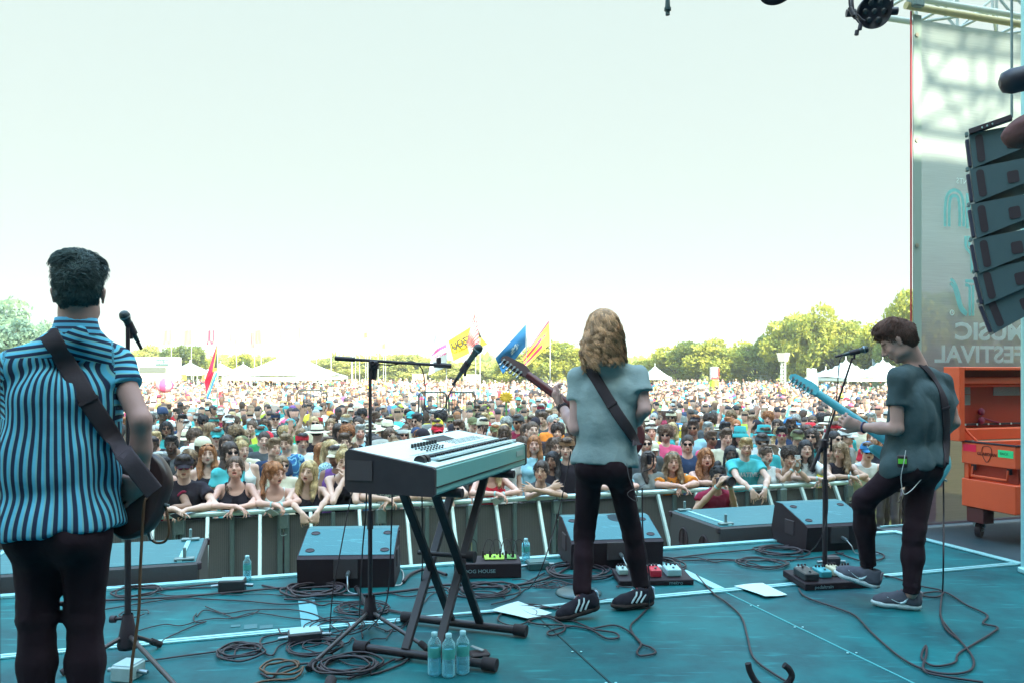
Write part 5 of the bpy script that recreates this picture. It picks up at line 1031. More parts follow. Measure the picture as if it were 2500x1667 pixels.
m = MB(); c = J['wrL']; ax = unit(J['elL']-J['wrL']); a1 = unit(np.cross(ax,(0,0,1))); a2 = np.cross(ax,a1); m.tube([c+ax*.02+(a1*math.cos(t)+a2*math.sin(t))*.031 for t in np.linspace(0,2*math.pi,17)[:-1]], .006, 6, closed=True); m.build('wristband', mat('dark_band', (.04,.03,.09), .5), band3)
m = MB(); m.box(A(2203,1125,d3-.17), (.055,.022,.07), rotz(-.2), bev=.006); bp = m.build('belt_pack', BLACKM, band3)
m = MB(); m.box(A(2203,1125,d3-.184), (.045,.003,.028), rotz(-.2)); m.build('sticker', mat('green_tape', (.15,.6,.05), .5), bp)
m = MB(); m.tube(spline([A(2211,1098,d3-.19),A(2207,1125,d3-.2),A(2200,1160,d3-.2),A(2202,1190,d3-.2),A(2208,1205,d3-.2),A(2222,1198,d3-.18),A(2235,1185,d3-.16),A(2250,1168,d3-.14),A(2262,1155,d3-.12)],6), .0022, 5); m.build('earphone_cable', mat('pale_wire', (.5,.5,.5), .5), band3)
gx = unit(ad(2012,966,5.0)-ad(2120,1040,4.92)); gz = unit(np.array([.1,-1,.25])); gy = unit(np.cross(gz, gx)); gz = np.cross(gx, gy)
hd = ad(2012,968,5.0); bc = hd - gx*(.43+.2)
SB = mat('sky_blue_lacquer', (.1,.42,.5), .3, var=(5,.3,(.08,.36,.45)))
g3 = guitar('electric_guitar', 'sky blue electric guitar held by the guitarist in the dark slate tee', bc, basis(gx, gy, gz), STRAT, .044, (SB, SB, SB), .43, HEADP)
J3 = J
# ================================================================== things on the stage
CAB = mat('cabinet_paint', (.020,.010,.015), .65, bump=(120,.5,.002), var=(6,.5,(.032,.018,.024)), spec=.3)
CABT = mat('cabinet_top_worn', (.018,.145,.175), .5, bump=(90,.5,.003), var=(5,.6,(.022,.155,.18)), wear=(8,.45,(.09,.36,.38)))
GRIL = mat('steel_grille', (.03,.03,.035), .5, .4, bump=(200,.8,.003))
def monitor(c, yaw, label, w_=.70, dep=.50, h=.40, cable=True, top=CABT):
    """floor monitor seen from behind: low vertical back, big sloping top face away from the player... c = back-centre on the floor"""
    M = rotz(yaw); g = lambda x,y,z: np.asarray(c)+M@np.array([x,y,z]); root = thing('floor_monitor', label, 'floor monitor', c, 'black floor monitors on the stage edge')
    prof = [(0,.0),(-.03,.24),(.0,.26),(.34,.40),(.44,.40),(.50,.12),(.46,0)]; prof = [(a*dep/.5,b*h/.4) for a,b in prof]
    m = MB(); m.prism(prof, lambda x,y: g(-w_/2,x,y), lambda x,y: g(w_/2,x,y)); m.build('cabinet', CAB, root, c, fix=True)
    # worn top plate, as a rimmed panel set 3 mm proud
    a, b = np.array(prof[2]), np.array(prof[3]); n = unit([-(b-a)[1],(b-a)[0]]); a2 = a+(b-a)*.015; b2 = b-(b-a)*.0
    m = MB(); poly = [a2+n*.003,b2+n*.003,(prof[4][0],prof[4][1]+.003),(prof[4][0],prof[4][1]+.0005),b2+n*.0005,a2+n*.0005]
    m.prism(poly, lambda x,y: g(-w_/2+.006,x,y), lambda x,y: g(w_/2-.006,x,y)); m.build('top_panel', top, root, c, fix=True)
    for sx in (-1,1):
        for q in (.18,.82):
            p = a+(b-a)*q+n*.004; m = MB(); P0 = g(sx*(w_/2-.07),*p); N = M@np.array([0,n[0],n[1]]); ax = M[:,0]; ay = np.cross(N,ax)
            m.add([P0+ax*.028*math.cos(t)+ay*.02*math.sin(t)+N*.001 for t in np.linspace(0,2*math.pi,19)[:-1]], [tuple(range(18))]); m.tube([P0+ax*.028*math.cos(t)+ay*.02*math.sin(t)+N*.001 for t in np.linspace(0,2*math.pi,19)[:-1]], .003, 5, closed=True); m.build('recess', BLACKM, root, c)
    m = MB(); m.box(g(0,-.033*dep/.5+.008,.13), (.16,.012,.13), M, bev=.004); m.build('connector_plate', mat('plate_dark', (.045,.035,.04), .5), root, c)
    m = MB(); m.cyl(g(.02,-.02,.11), g(.02,-.085,.1), .013, seg=12); m.tube(spline([g(.02,-.08,.1), g(.03,-.13,.06), g(.05,-.16,.012), g(.2,-.22,.012)],5), .005, 6); m.build('plug', mat('plug_metal', (.25,.3,.32), .35, .8), root, c)
    for sx in (-1,1):
        m = MB(); m.box(g(sx*(w_/2+.002),.22*dep/.5,.16), (.01,.13,.12), M, bev=.004); m.build('handle_recess', BLACKM, root, c)
    # side lugs
    m = MB(); m.box(g(w_/2-.005,prof[3][0],prof[3][1]-.015), (.03,.03,.02), M, bev=.004); m.build('corner_lug', BLACKM, root, c); return root
def mon_at(u0, u1, vb, yaw, label, **k):
    p0 = at(u0, vb); p1 = at(u1, vb - (u1-u0)*math.sin(yaw)*.0); c = (p0+p1)/2; return monitor(c, yaw, label, w_=np.linalg.norm(p1-p0), **k)
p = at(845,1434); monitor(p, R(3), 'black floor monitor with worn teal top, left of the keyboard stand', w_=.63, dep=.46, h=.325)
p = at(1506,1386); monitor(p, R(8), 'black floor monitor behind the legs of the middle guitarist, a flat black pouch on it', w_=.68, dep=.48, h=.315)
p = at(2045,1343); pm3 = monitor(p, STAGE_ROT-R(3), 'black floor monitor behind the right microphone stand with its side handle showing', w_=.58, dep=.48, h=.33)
s = Sdf(); c = at(1516,1386)+np.array([0,.30,.285]); s.ell(c, (.11,.085,.028), rotx(R(22)), .01); V, Q = s.mesh(.009); q = mobj('pouch', V, Q, CLOTH, None, c, dict(tint=1+.2*vnoise(V*30)[:,None]*np.ones(3))); q.color = (.035,.05,.06,1)
tag(q, 'flat black fabric pouch lying on the middle floor monitor', 'pouch')
# big flat subwoofers in the pit, lying just in front of the deck
def sub(s0, s1, t0, t1, z, label, handles=(), seed=0):
    o = S((s0+s1)/2,(t0+t1)/2,GZ); root = thing('subwoofer', label, 'loudspeaker', o, 'flat subwoofers standing in the pit')
    m = MB(); m.box(S((s0+s1)/2,(t0+t1)/2,(z-.006+GZ)/2), (s1-s0,t1-t0,z-.006-GZ), RS, bev=.012); m.build('cabinet', mat('sub_paint', (.05,.052,.06), .6, bump=(60,.4,.003), var=(5,.5,(.06,.05,.055))), root, o)
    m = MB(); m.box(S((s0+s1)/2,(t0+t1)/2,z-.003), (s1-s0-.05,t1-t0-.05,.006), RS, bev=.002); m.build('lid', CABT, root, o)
    for q in (s0+.13, s1-.13):
        m = MB(); m.box(S(q,(t0+t1)/2,z+.004), (.03,t1-t0-.08,.007), RS); m.build('fly_rail', ALU, root, o)
    for q in handles:
        m = MB(); m.box(S(q[0],q[1],z+.012), (.13,.05,.018), RS, bev=.004); m.box(S(q[0]+.0,q[1],z+.05), (.022,.018,.085), RS, bev=.005); m.build('latch', mat('galvanised'), root, o)
    for tz in (t0+.25, t0+.6):
        for zz in (z-.22,):
            m = MB(); P0 = S(s0-.004, tz, zz); m.tube([P0+E2*.075*math.cos(a)+np.array([0,0,.1*math.sin(a)]) for a in np.linspace(0,2*math.pi,23)[:-1]], .008, 6, closed=True); m.add([P0+E2*.072*math.cos(a)+np.array([0,0,.097*math.sin(a)]) for a in np.linspace(0,2*math.pi,23)[:-1]], [tuple(range(22))]); m.box(P0-E1*.006,(.01,.012,.19),RS); m.build('port_handle', BLACKM, root, o)
    for q in (t0+.02, t1-.02):
        for ss in (s0+.0, s1-.0):
            m = MB(); m.box(S(ss,q,z-.03), (.03,.04,.05), RS, bev=.006); m.build('corner_guard', BLACKM, root, o)
    return root
ZS = .115
pa = at(1742,1281,ZS); sa, ta = st(*pa[:2]); pb = at(1606,1242,ZS); sb, tb = st(*pb[:2])
sub(sa-.0, sa+1.35, T_EDGE+.12, T_EDGE+.98, ZS, 'wide flat subwoofer with worn teal lid and handle holes, below the orange shirt', [(sa+.11,T_EDGE+.2),(sa+.11,T_EDGE+.9)])
pc = at(487,1368,ZS); s3, t3 = st(*pc[:2])
sub(s3-1.5, s3-.0, T_EDGE+.1, T_EDGE+.95, ZS, 'wide flat subwoofer with worn teal lid right of the striped shirt guitarist', [(s3-.1,T_EDGE+.17),(s3-.12,T_EDGE+.85)])
sub(s3-3.0, s3-1.55, T_EDGE+.1, T_EDGE+.95, ZS-.01, 'flat subwoofer with teal lid at the left edge behind the striped shirt guitarist', [(s3-2.6,T_EDGE+.5)])
# ================================================================== keyboard and stand
ka = unit(np.array([.335,.94,0])); kw = unit(np.array([.94,-.335,0])); KC = np.array([-.335,4.12,0])
KL = 1.26; KW = .44
def kp(a, w_, z): return KC + ka*a + kw*w_ + np.array([0,0,z])
kroot = thing('keyboard', 'silver stage piano keyboard with black ends on a folding X stand', 'keyboard', kp(0,0,.89))
zb = .875; zback = 1.068; zfront = 1.0
def ztop(w_): return zback + (zfront-zback)*(w_+KW/2)/KW
SILV = mat('silver_panel', (.68,.80,.78), .35, .1, var=(30,.2,(.6,.73,.72))); 
fr_m = mat('grey_green_front', (.18,.42,.40), .45, .1, var=(20,.3,(.15,.36,.35)))
prof = [(-KW/2,zb+.02),(-KW/2+.02,zb),(KW/2-.01,zb),(KW/2,zb+.01),(KW/2,zfront-.012),(KW/2-.01,zfront-.004),(-KW/2+.02,zback-.004),(-KW/2-.0,zback-.02)]
m = MB(); m.prism(prof, lambda x,y: kp(-KL/2+.022,x,y), lambda x,y: kp(KL/2-.022,x,y)); m.build('chassis', fr_m, kroot, kp(0,0,.89), fix=True)
for sgn in (-1,1):
    m = MB(); p2 = [(a*1.015,b+(.004 if b>.95 else -.002)) for a,b in prof]; m.prism(p2, lambda x,y: kp(sgn*(KL/2-.022),x,y), lambda x,y: kp(sgn*KL/2,x,y)); m.build('end_cheek', mat('cheek_black', (.03,.02,.027), .5, var=(9,.5,(.05,.035,.04))), kroot, kp(0,0,.89), fix=True)
wk0 = .055; wk1 = KW/2-.045   # key bed between
m = MB(); m.prism([(-KW/2+.02,ztop(-KW/2+.02)-.004),(wk0,ztop(wk0)-.004),(wk0,ztop(wk0)+.002),(-KW/2+.02,ztop(-KW/2+.02)+.002)], lambda x,y: kp(-KL/2+.023,x,y), lambda x,y: kp(KL/2-.023,x,y)); m.build('control_panel', SILV, kroot, kp(0,0,.89), fix=True)
m = MB(); m.prism([(wk1,ztop(wk1)-.004),(KW/2-.004,ztop(KW/2)-.004),(KW/2-.004,ztop(KW/2)+.001),(wk1,ztop(wk1)+.001)], lambda x,y: kp(-KL/2+.023,x,y), lambda x,y: kp(KL/2-.023,x,y)); m.prism([(wk0,ztop(wk0)-.004),(wk1,ztop(wk1)-.004),(wk1,ztop(wk1)+.001),(wk0,ztop(wk0)+.001)], lambda x,y: kp(-KL/2+.023,x,y), lambda x,y: kp(-KL/2+.15,x,y)); m.build('front_trim', SILV, kroot, kp(0,0,.89), fix=True)
wm = mat('white_key', (.62,.74,.74), .3); bm_ = mat('black_key', (.012,.01,.012), .3); NK = 45; k0 = -KL/2+.155; kl = (KL/2-.05-k0)/NK
m = MB()
for k in range(NK): a = k0+kl*(k+.5); w_ = (wk0+wk1)/2; m.box(kp(a,w_,ztop(w_)-.003), (kl*.9,wk1-wk0-.002,.012), basis(ka,kw,np.cross(ka,kw))@rotx(math.atan2(zfront-zback,KW)), bev=.001)
tag(m.build('white_keys', wm, kroot, kp(0,0,.89)), None, None)
m = MB()
for k in range(NK-1):
    if k % 7 in (2,6): continue
    a = k0+kl*(k+1); w_ = wk0+(wk1-wk0)*.36; m.box(kp(a,w_,ztop(w_)+.007), (kl*.42,(wk1-wk0)*.68,.011), basis(ka,kw,np.cross(ka,kw))@rotx(math.atan2(zfront-zback,KW)), bev=.0015)
m.build('black_keys', bm_, kroot, kp(0,0,.89))
m = MB()
for k in range(40): a = k0+.028*k; m.box(kp(a,.03,ztop(.03)+.0025), (.0022,.05,.001), basis(ka,unit(kw+ka*.5),[0,0,1])); 
m.build('striped_decal', mat('decal_dark', (.12,.13,.10), .5), kroot, kp(0,0,.89))
m = MB(); w_ = -.08; m.add([kp(.02,-.16,ztop(-.16)+.004),kp(.30,-.16,ztop(-.16)+.004),kp(.26,-.07,ztop(-.07)+.004),kp(.04,-.07,ztop(-.07)+.004)],[(3,2,1,0)]); m.build('display', mat('display_black', (.012,.01,.014), .6), kroot, kp(0,0,.89))
m = MB()
for k in range(9): m.box(kp(-.28+.033*k,-.06,ztop(-.06)+.012), (.012,.012,.022), basis(ka,kw,[0,0,1]), bev=.002)
m.build('sliders', bm_, kroot, kp(0,0,.89))
m = MB()
for k in range(22): a, w_ = -.30+.035*(k%8)+.01*(k//8), -.01+.025*(k//8)-.02; m.box(kp(a,w_,ztop(w_)+.006), (.016,.008,.008), basis(ka,kw,[0,0,1]), bev=.002)
m.build('button_row', mat('button_dark', (.05,.05,.05), .4), kroot, kp(0,0,.89)); m = MB()
for k in range(64):
    a, w_ = .10+.026*(k%16)+.004*(k//16), -.055+.018*(k//16); m.box(kp(a,w_,ztop(w_)+.003), (.011,.006,.003), basis(ka,kw,[0,0,1]))
m.build('button_row', mat('button_dark'), kroot, kp(0,0,.89))
m = MB(); m.cyl(kp(-KL/2+.10,.12,ztop(.12)+.001), kp(-KL/2+.125,.12,ztop(.12)+.001), .028, seg=18); m.cyl(kp(-KL/2+.06,.12,ztop(.12)+.001), kp(-KL/2+.085,.12,ztop(.12)+.001), .028, seg=18); m.build('bend_wheel', bm_, kroot, kp(0,0,.89))
m = MB(); m.box(kp(KL/2-.12,KW/2+.001,.955), (.12,.004,.03), basis(ka,kw,[0,0,1])); m.build('name_plate', mat('plate_pale', (.3,.42,.42), .4), kroot, kp(0,0,.89))
m = MB(); m.prism([(KW/2+.0,zb+.034),(KW/2+.004,zb+.034),(KW/2+.004,zb+.040),(KW/2,zb+.040)], lambda x,y: kp(-KL/2+.03,x,y), lambda x,y: kp(KL/2-.03,x,y)); m.build('front_groove', bm_, kroot, kp(0,0,.89), fix=True)
m = MB(); m.box(kp(-KL/2-.004,-KW/2+.075,zb+.10), (.002,.13,.09), basis(ka,kw,[0,0,1])); m.build('tape_patch', mat('tape_faded', (.07,.05,.055), .7), kroot, kp(0,0,.89))
# X stand
xroot = thing('keyboard_stand', 'black double braced X stand carrying the keyboard', 'keyboard stand', kp(0,0,0))
BT = mat('black_tube', (.022,.013,.018), .45, .1, var=(9,.4,(.04,.025,.03)))
def bar(a, b, w_, h_, name, root, m_=None, side=None):
    a = np.asarray(a,float); b = np.asarray(b,float); d = unit(b-a); x = unit(np.cross(d, kw if side is None else side)); y = np.cross(d,x); m = MB(); m.box((a+b)/2, (w_,h_,np.linalg.norm(b-a)), basis(x,y,d), bev=.004); return m.build(name, m_ or BT, root, wloc(root))
nb = np.array([-.43,3.88,0]); fb = np.array([-.27,4.37,0])
nt_ = kp(-.36,0,zb-.03); ft_ = kp(.36,0,zb-.03)
for off in (-.10,.07):
    bar(nb+kw*off+[0,0,.05], ft_+kw*(off), .025, .044, 'leg', xroot); bar(fb+kw*(off+.03)+[0,0,.05], nt_+kw*(off+.03), .025, .044, 'leg', xroot)
for c, hw in ((nb,.36),(fb,.35)):
    m = MB(); m.cyl(c-kw*hw+[0,0,.035], c+kw*hw+[0,0,.033], .021, seg=14); m.build('foot_bar', BT, xroot, wloc(xroot))
    for q in (-1,1): m = MB(); m.cyl(c+kw*q*(hw-.05)+[0,0,.036], c+kw*q*(hw+.02)+[0,0,.034], .031, seg=16); m.build('foot_cap', mat('black_rubber', (.02,.012,.016), .8), xroot, wloc(xroot))
for c in (nt_, ft_):
    m = MB(); m.cyl(c-kw*.2+[0,0,.008], c+kw*.24+[0,0,.008], .022, seg=14); m.build('support_bar', mat('black_rubber'), xroot, wloc(xroot))
mid = (nb+fb)/2+(nt_+ft_)/2*[0,0,1]; mid = np.array([mid[0],mid[1],.47]); m = MB(); m.cyl(mid-kw*.15, mid+kw*.15, .012, seg=12); m.cyl(mid+kw*.13, mid+kw*.17, .03, seg=16); m.build('pivot', BT, xroot, wloc(xroot))
# ================================================================== microphones and stands
MICG = mat('mic_grille', (.045,.06,.065), .45, .5, bump=(400,.8,.002))
def mic(label, tip, tail, sc=1.0):
    tip = np.asarray(tip,float); tail = np.asarray(tail,float); d = unit(tip-tail); L = np.linalg.norm(tip-tail); a = unit(np.cross(d,(0,0,1))); b = np.cross(d,a); M = basis(a,b,d)
    root = thing('microphone', label, 'microphone', tail)
    m = MB(); m.lathe([(0,L),(.012,L-.001),(.021,L-.008),(.0255,L-.022),(.025,L-.034),(.021,L-.046),(.018,L-.05)], tail, M, 20); m.build('grille', MICG, root, tail)
    m = MB(); m.lathe([(.0262,L-.034),(.0265,L-.03),(.0262,L-.026)], tail, M, 20); m.build('grille_band', mat('plug_metal'), root, tail)
    m = MB(); m.lathe([(.0185,L-.046),(.019,L-.055),(.0165,L-.07),(.0115,.02),(.0105,0),(0,0)], tail, M, 20); m.build('handle', mat('mic_body', (.035,.05,.055), .4), root, tail)
    m = MB(); m.cyl(tail, tail-d*.05, .0095, .008, seg=12); m.build('plug', BLACKM, root, tail)
    return root
def clip(parent, c, d, root_loc):
    m = MB(); d = unit(d); m.cyl(c-d*.03, c+d*.035, .019, .02, seg=14); m.cyl(c+[0,0,-.012], c+[0,0,-.05], .008, seg=10); return m.build('mic_clip', BLACKM, parent, root_loc)
# centre stand: pole with a T boom
zt = 1.42-(882-CV)/F*3.95; dC = 3.95; c0 = at(905,1540); dC = c0[1]; zt = EYE-(884-CV)/F*dC; hubz = .14
ms = thing('microphone_stand', 'black tripod microphone stand with a long level boom over the keyboard', 'microphone stand', c0, 'black microphone stands'); px, py = c0[0]-.003, c0[1]
m = MB(); m.cyl((px,py,hubz),(px,py,.62), .012, seg=14); m.cyl((px,py,.6),(px,py,zt), .0095, seg=14); m.cyl((px,py,.56),(px,py,.66), .017, seg=14); m.build('pole', BT, ms, c0)
m = MB(); m.lathe([(.028,.17),(.03,.13),(.045,.06),(.042,.05),(0,.05)], (px,py,0.02), None, 14); m.build('hub', BLACKM, ms, c0)
for (u,v) in ((752,1640),(1045,1592),(870,1440)):
    e = at(u,v); m = MB(); m.cyl((px,py,hubz-.03), e+[0,0,.02], .011, seg=10); lg = m.build('leg', mat('tube_sheen', (.06,.05,.055), .35, .5), ms, c0); m = MB(); m.cyl(e+[0,0,.022]+unit(np.array([px,py,.1])-e)*.06, e+[0,0,.016], .017, seg=12); m.build('foot_cap', mat('black_rubber'), lg, c0)
L0 = ad(818,874,dC+.0); L1 = ad(1102,893,dC+.0); m = MB(); m.cyl(L0+(L1-L0)*.12, L1, .0085, seg=12); m.cyl(L0, L0+(L1-L0)*.17, .013, seg=12); m.cyl(L0+(L1-L0)*.85, L1, .014, seg=12); m.build('boom', BT, ms, c0)
m = MB(); q = ad(913,886,dC); m.box(q+[0,0,-.01], (.05,.045,.05), None, bev=.008); m.cyl(q+[0,0,-.03], q+[0,0,-.09], .02,.012, seg=12); m.cyl(q+[0,-.05,0], q+[0,.05,0], .012, seg=12); m.build('boom_clamp', BT, ms, c0)
q = ad(1071,888,dC); m = MB(); m.cyl(q+[0,0,.0], q+[0,0,.035], .013, seg=12); m.build('cable_clip', BLACKM, ms, c0)
mt = ad(1173,842,dC-.05); ml = ad(1117,922,dC+.03); mic('black vocal microphone at the end of the level boom, pointing up right', mt, ml); clip(ms, ml+(mt-ml)*.33, mt-ml, c0)
# left stand: straight pole before the striped shirt
c1 = at(312,1606); px, py = c1[0], c1[1]; ztop1 = EYE-(800-CV)/F*py
ms = thing('microphone_stand', 'black tripod microphone stand in front of the striped shirt guitarist', 'microphone stand', c1, 'black microphone stands')
m = MB(); m.cyl((px,py,.15),(px,py,.8), .0155, seg=14); m.cyl((px,py,.78),(px,py,ztop1), .0105, seg=14); m.cyl((px,py,.76),(px,py,.86), .019, seg=14); m.build('pole', BT, ms, c1)
m = MB(); m.lathe([(.024,.24),(.03,.2),(.05,.09),(.045,.07),(0,.07)], (px,py,-.02), None, 14); m.cyl((px,py,.2),(px-.06,py-.02,.2), .008, seg=8); m.cyl((px-.05,py-.02,.2),(px-.075,py-.02,.2), .018, seg=12); m.build('hub', BLACKM, ms, c1)
for (u,v) in ((392,1580),(445,1700),(150,1650)):
    e = at(u,v); m = MB(); m.cyl((px,py,.12), e+[0,0,.018], .011, seg=10); lg = m.build('leg', mat('tube_sheen'), ms, c1); m = MB(); m.cyl(e+[0,0,.02]+unit(np.array([px,py,.1])-e)*.06, e+[0,0,.016], .016, seg=12); m.build('foot_cap', mat('black_rubber'), lg, c1)
tp = ad(303,772,py); mt = ad(305,764,py-.08); mt = np.array([px-.012,py-.03,EYE-(762-CV)/F*py]); ml = np.array([px+.018,py+.06,EYE-(830-CV)/F*py]); mic('black vocal microphone above the right shoulder of the striped shirt', mt+[0,0,.0], ml); clip(ms, ml+(mt-ml)*.4, mt-ml, c1)
# right stand
c2 = at(2014,1398); px, py = c2[0], c2[1]; zc = EYE-(1085-CV)/F*py
ms = thing('microphone_stand', 'black microphone stand with a slanting boom in front of the right guitarist', 'microphone stand', c2, 'black microphone stands')
m = MB(); m.cyl((px,py,.02),(px,py,.62), .0165, seg=14); m.cyl((px,py,.6),(px,py,zc), .012, seg=14); m.cyl((px,py,.57),(px,py,.66), .021, seg=14); m.build('pole', BT, ms, c2)
m = MB(); m.lathe([(.0,.03),(.02,.03),(.12,.012),(.125,.0),(0,0)], (px,py,0.0), None, 24); m.build('round_base', BLACKM, ms, c2)
a = np.array([px-.075,py,EYE-(1115-CV)/F*py]); b = ad(2081,873,py-.02); j = ad(2012,1082,py); m = MB(); m.cyl(j+(j-b)*.1, b, .0075, seg=12); m.cyl(ad(1980,1150,py), j+(b-j)*.18, .0125, seg=12); m.build('boom', BT, ms, c2)
m = MB(); m.box(j, (.05,.05,.07), None, bev=.01); m.cyl(j-[0,.05,0], j+[.06,.05,.0], .011, seg=10); m.cyl(j+[.05,0,.05], j+[.05,0,-.05], .008, seg=8); m.build('boom_clamp', BT, ms, c2)
mt = ad(2121,850,py-.04); ml = ad(2057,866,py+.02); mic('black vocal microphone on the slanting boom facing the right guitarist', mt, ml); clip(ms, (ml*.55+mt*.45), mt-ml, c2)
# middle guitarist's round-based stand
c3 = at(1412,1448); px, py = c3[0]-.03, c3[1]
ms = thing('microphone_stand', 'black straight stand with a wide round base behind the left shoe of the middle guitarist', 'microphone stand', c3, 'black microphone stands')
m = MB(); m.lathe([(.0,.03),(.02,.028),(.13,.018),(.147,.008),(.147,0),(0,0)], c3, None, 32); m.build('round_base', mat('base_teal_black', (.03,.08,.09), .35), ms, c3)
m = MB(); m.cyl((c3[0],py,.02),(c3[0],py,.8), .014, seg=14); m.cyl((c3[0],py,.75),(c3[0]-.02,py,1.3), .01, seg=14); m.build('pole', BT, ms, c3)
mic('black microphone hidden before the chest of the middle guitarist', (c3[0]-.02,py-.1,1.38), (c3[0]-.02,py+.06,1.31))
# ================================================================== pedalboards, boxes, bottles, papers
def pedal(root, c, M, size, col, name='pedal', knobs=3, rl=None, rough=.4):
    m = MB(); m.box(np.asarray(c)+M@np.array([0,0,size[2]/2]), size, M, bev=.006); p = m.build(name, mat('enamel_%d_%d_%d' % tuple(int(q*255) for q in col), col, rough), root, rl)
    m = MB()
    for k in range(knobs): q = np.asarray(c)+M@np.array([(k-(knobs-1)/2)*size[0]*.3, size[1]*.3, size[2]]); m.cyl(q, q+[0,0,.014], .007, seg=10)
    m.build('knobs', BLACKM, p, rl); m = MB(); q = np.asarray(c)+M@np.array([0,-size[1]*.28,size[2]]); m.cyl(q, q+[0,0,.012], .008, seg=10); m.build('foot_switch', mat('plug_metal'), p, rl); return p
def board(name, label, c, yaw, size, pedals, text=None, tx=0, tsize=.03, tcol=(.4,.6,.65), tilt=.06, group='pedalboards on the deck'):
    M = rotz(yaw) @ rotx(tilt); c = np.asarray(c,float); root = thing(name, label, 'pedalboard', c, group)
    g = lambda x,y,z: c+M@np.array([x,y,z]); W, D, H = size
    m = MB(); m.box(g(0,0,H/2+.01), (W,D,H), M, bev=.004); m.build('frame', CAB, root, c)
    for sx in (-1,1): m = MB(); m.box(g(sx*W*.42,0,.012), (.03,D*.9,.02), M); m.build('foot', BLACKM, root, c)
    for (x,y,sz,col,kn) in pedals: pedal(root, g(x,y,H+.012), M, sz, col, knobs=kn, rl=c)
    if text:
        V, Fs = text_mesh(text, tsize, .0008, (1.1,1), 'CENTER', .0005); N = M@np.array([0,-1.0,0]); P = np.array([g(tx+v[0],-D/2-.0022,H/2+.008+v[1]) for v in V]); mm = MB(); mm.add(P, Fs); mm.build('lettering', mat('lettering_%s' % name, tcol, .5), root, c)
    return root
p = at(1625,1428); board('pedalboard', 'black pedalboard with green, red and white pedals at the middle guitarist\'s right shoe', p+[-.07,.12,0], R(4), (.50,.26,.035), [(-.10,-.02,(.075,.125,.05),(.03,.30,.10),3),(.01,-.02,(.075,.115,.05),(.6,.02,.05),3),(.135,-.01,(.10,.12,.05),(.35,.62,.66),3),(.03,.09,(.12,.05,.03),(.45,.6,.62),0),(-.2,.03,(.065,.1,.04),(.35,.5,.5),3)], 'metro', .13, .034)
p = at(1210,1408); pr = board('pedalboard', 'long black rig of backlit yellow pedals behind the keyboard stand legs', p+[-.06,.06,0], R(4), (.46,.20,.10), [(-.14,.03,(.11,.11,.012),(.35,.55,.03),2),(.05,.03,(.14,.11,.012),(.35,.62,.05),4),(.17,.03,(.07,.1,.012),(.10,.35,.06),2)], 'DOG HOUSE', -.055, .034, (.02,.25,.5))
m = MB()
for x in (-.15,-.03,.02,.09,.13,.18): q = p+[-.06+x,.06,.12]; m.cyl(q, q+[0,0,.05], .008, seg=8); m.tube(spline([q+[0,0,.05], q+[.03,.03,.12], q+[.07,.05,.1], q+[.08,.06,.03]],6), .003, 6)
m.build('patch_cables', BLACKM, pr, wloc(pr))
p = at(2040,1437); board('pedalboard', 'black pedalboard under the raised shoe of the right guitarist, small teal and cream pedals', p+[.0,.14,0], R(9), (.48,.30,.045), [(-.17,-.03,(.10,.16,.05),(.03,.03,.035),1),(-.04,.0,(.08,.12,.045),(.05,.36,.42),3),(.06,.02,(.07,.11,.05),(.55,.5,.35),3),(.16,.02,(.07,.11,.045),(.03,.04,.045),3),(-.12,.1,(.08,.06,.03),(.3,.4,.4),3)], 'pedaltrain', -.11, .03, (.05,.35,.45))
def dibox(label, c, yaw, size, col, top=None, cat='box', name='junction_box'):
    M = rotz(yaw); c = np.asarray(c,float); root = thing(name, label, cat, c); m = MB(); m.box(c+[0,0,size[2]/2], size, M, bev=.006); m.build('case', mat('case_%d%d%d' % tuple(int(q*99) for q in col), col, .5, var=(20,.4,tuple(q*.6 for q in col))), root, c)
    m = MB(); m.box(c+[0,0,size[2]+.002], (size[0]*.9,size[1]*.85,.004), M); m.build('top_plate', mat('plate_%d' % int((top or (.3,.55,.58))[0]*100), top or (.3,.55,.58), .45), root, c)
    for sx in (-1,1): m = MB(); m.cyl(c+M@np.array([sx*size[0]*.5,0,size[2]*.5]), c+M@np.array([sx*(size[0]*.5+.05),0,size[2]*.45]), .011, seg=10); m.build('jack_plug', mat('plug_metal'), root, c)
    return root
dibox('small grey direct box with cables, left of the tripod base', at(738,1572)+[0,.05,0], R(18), (.17,.10,.055), (.035,.03,.04), (.35,.5,.52))
dibox('white stompbox beside the tripod of the left microphone stand', at(300,1664)+[.0,.05,0], R(-10), (.10,.12,.07), (.40,.52,.52), (.3,.42,.45), 'effect pedal', 'effect_pedal')
dibox('black power box with plugs at the deck edge left of the first monitor', at(562,1447)+[0,.04,0], R(8), (.16,.10,.08), (.02,.02,.025), (.25,.4,.42), 'power box', 'power_box')
dibox('dark power adapter box beside the blue bottle, left of the middle guitarist', at(1312,1392)+[0,.06,0], R(15), (.15,.12,.055), (.03,.09,.10), (.04,.12,.13), 'power box', 'power_box')
dibox('black connector box at the foot of the right floor monitor', at(2040,1388)+[0,.08,0], R(5), (.11,.08,.07), (.03,.02,.03), (.05,.04,.05), 'power box', 'power_box')
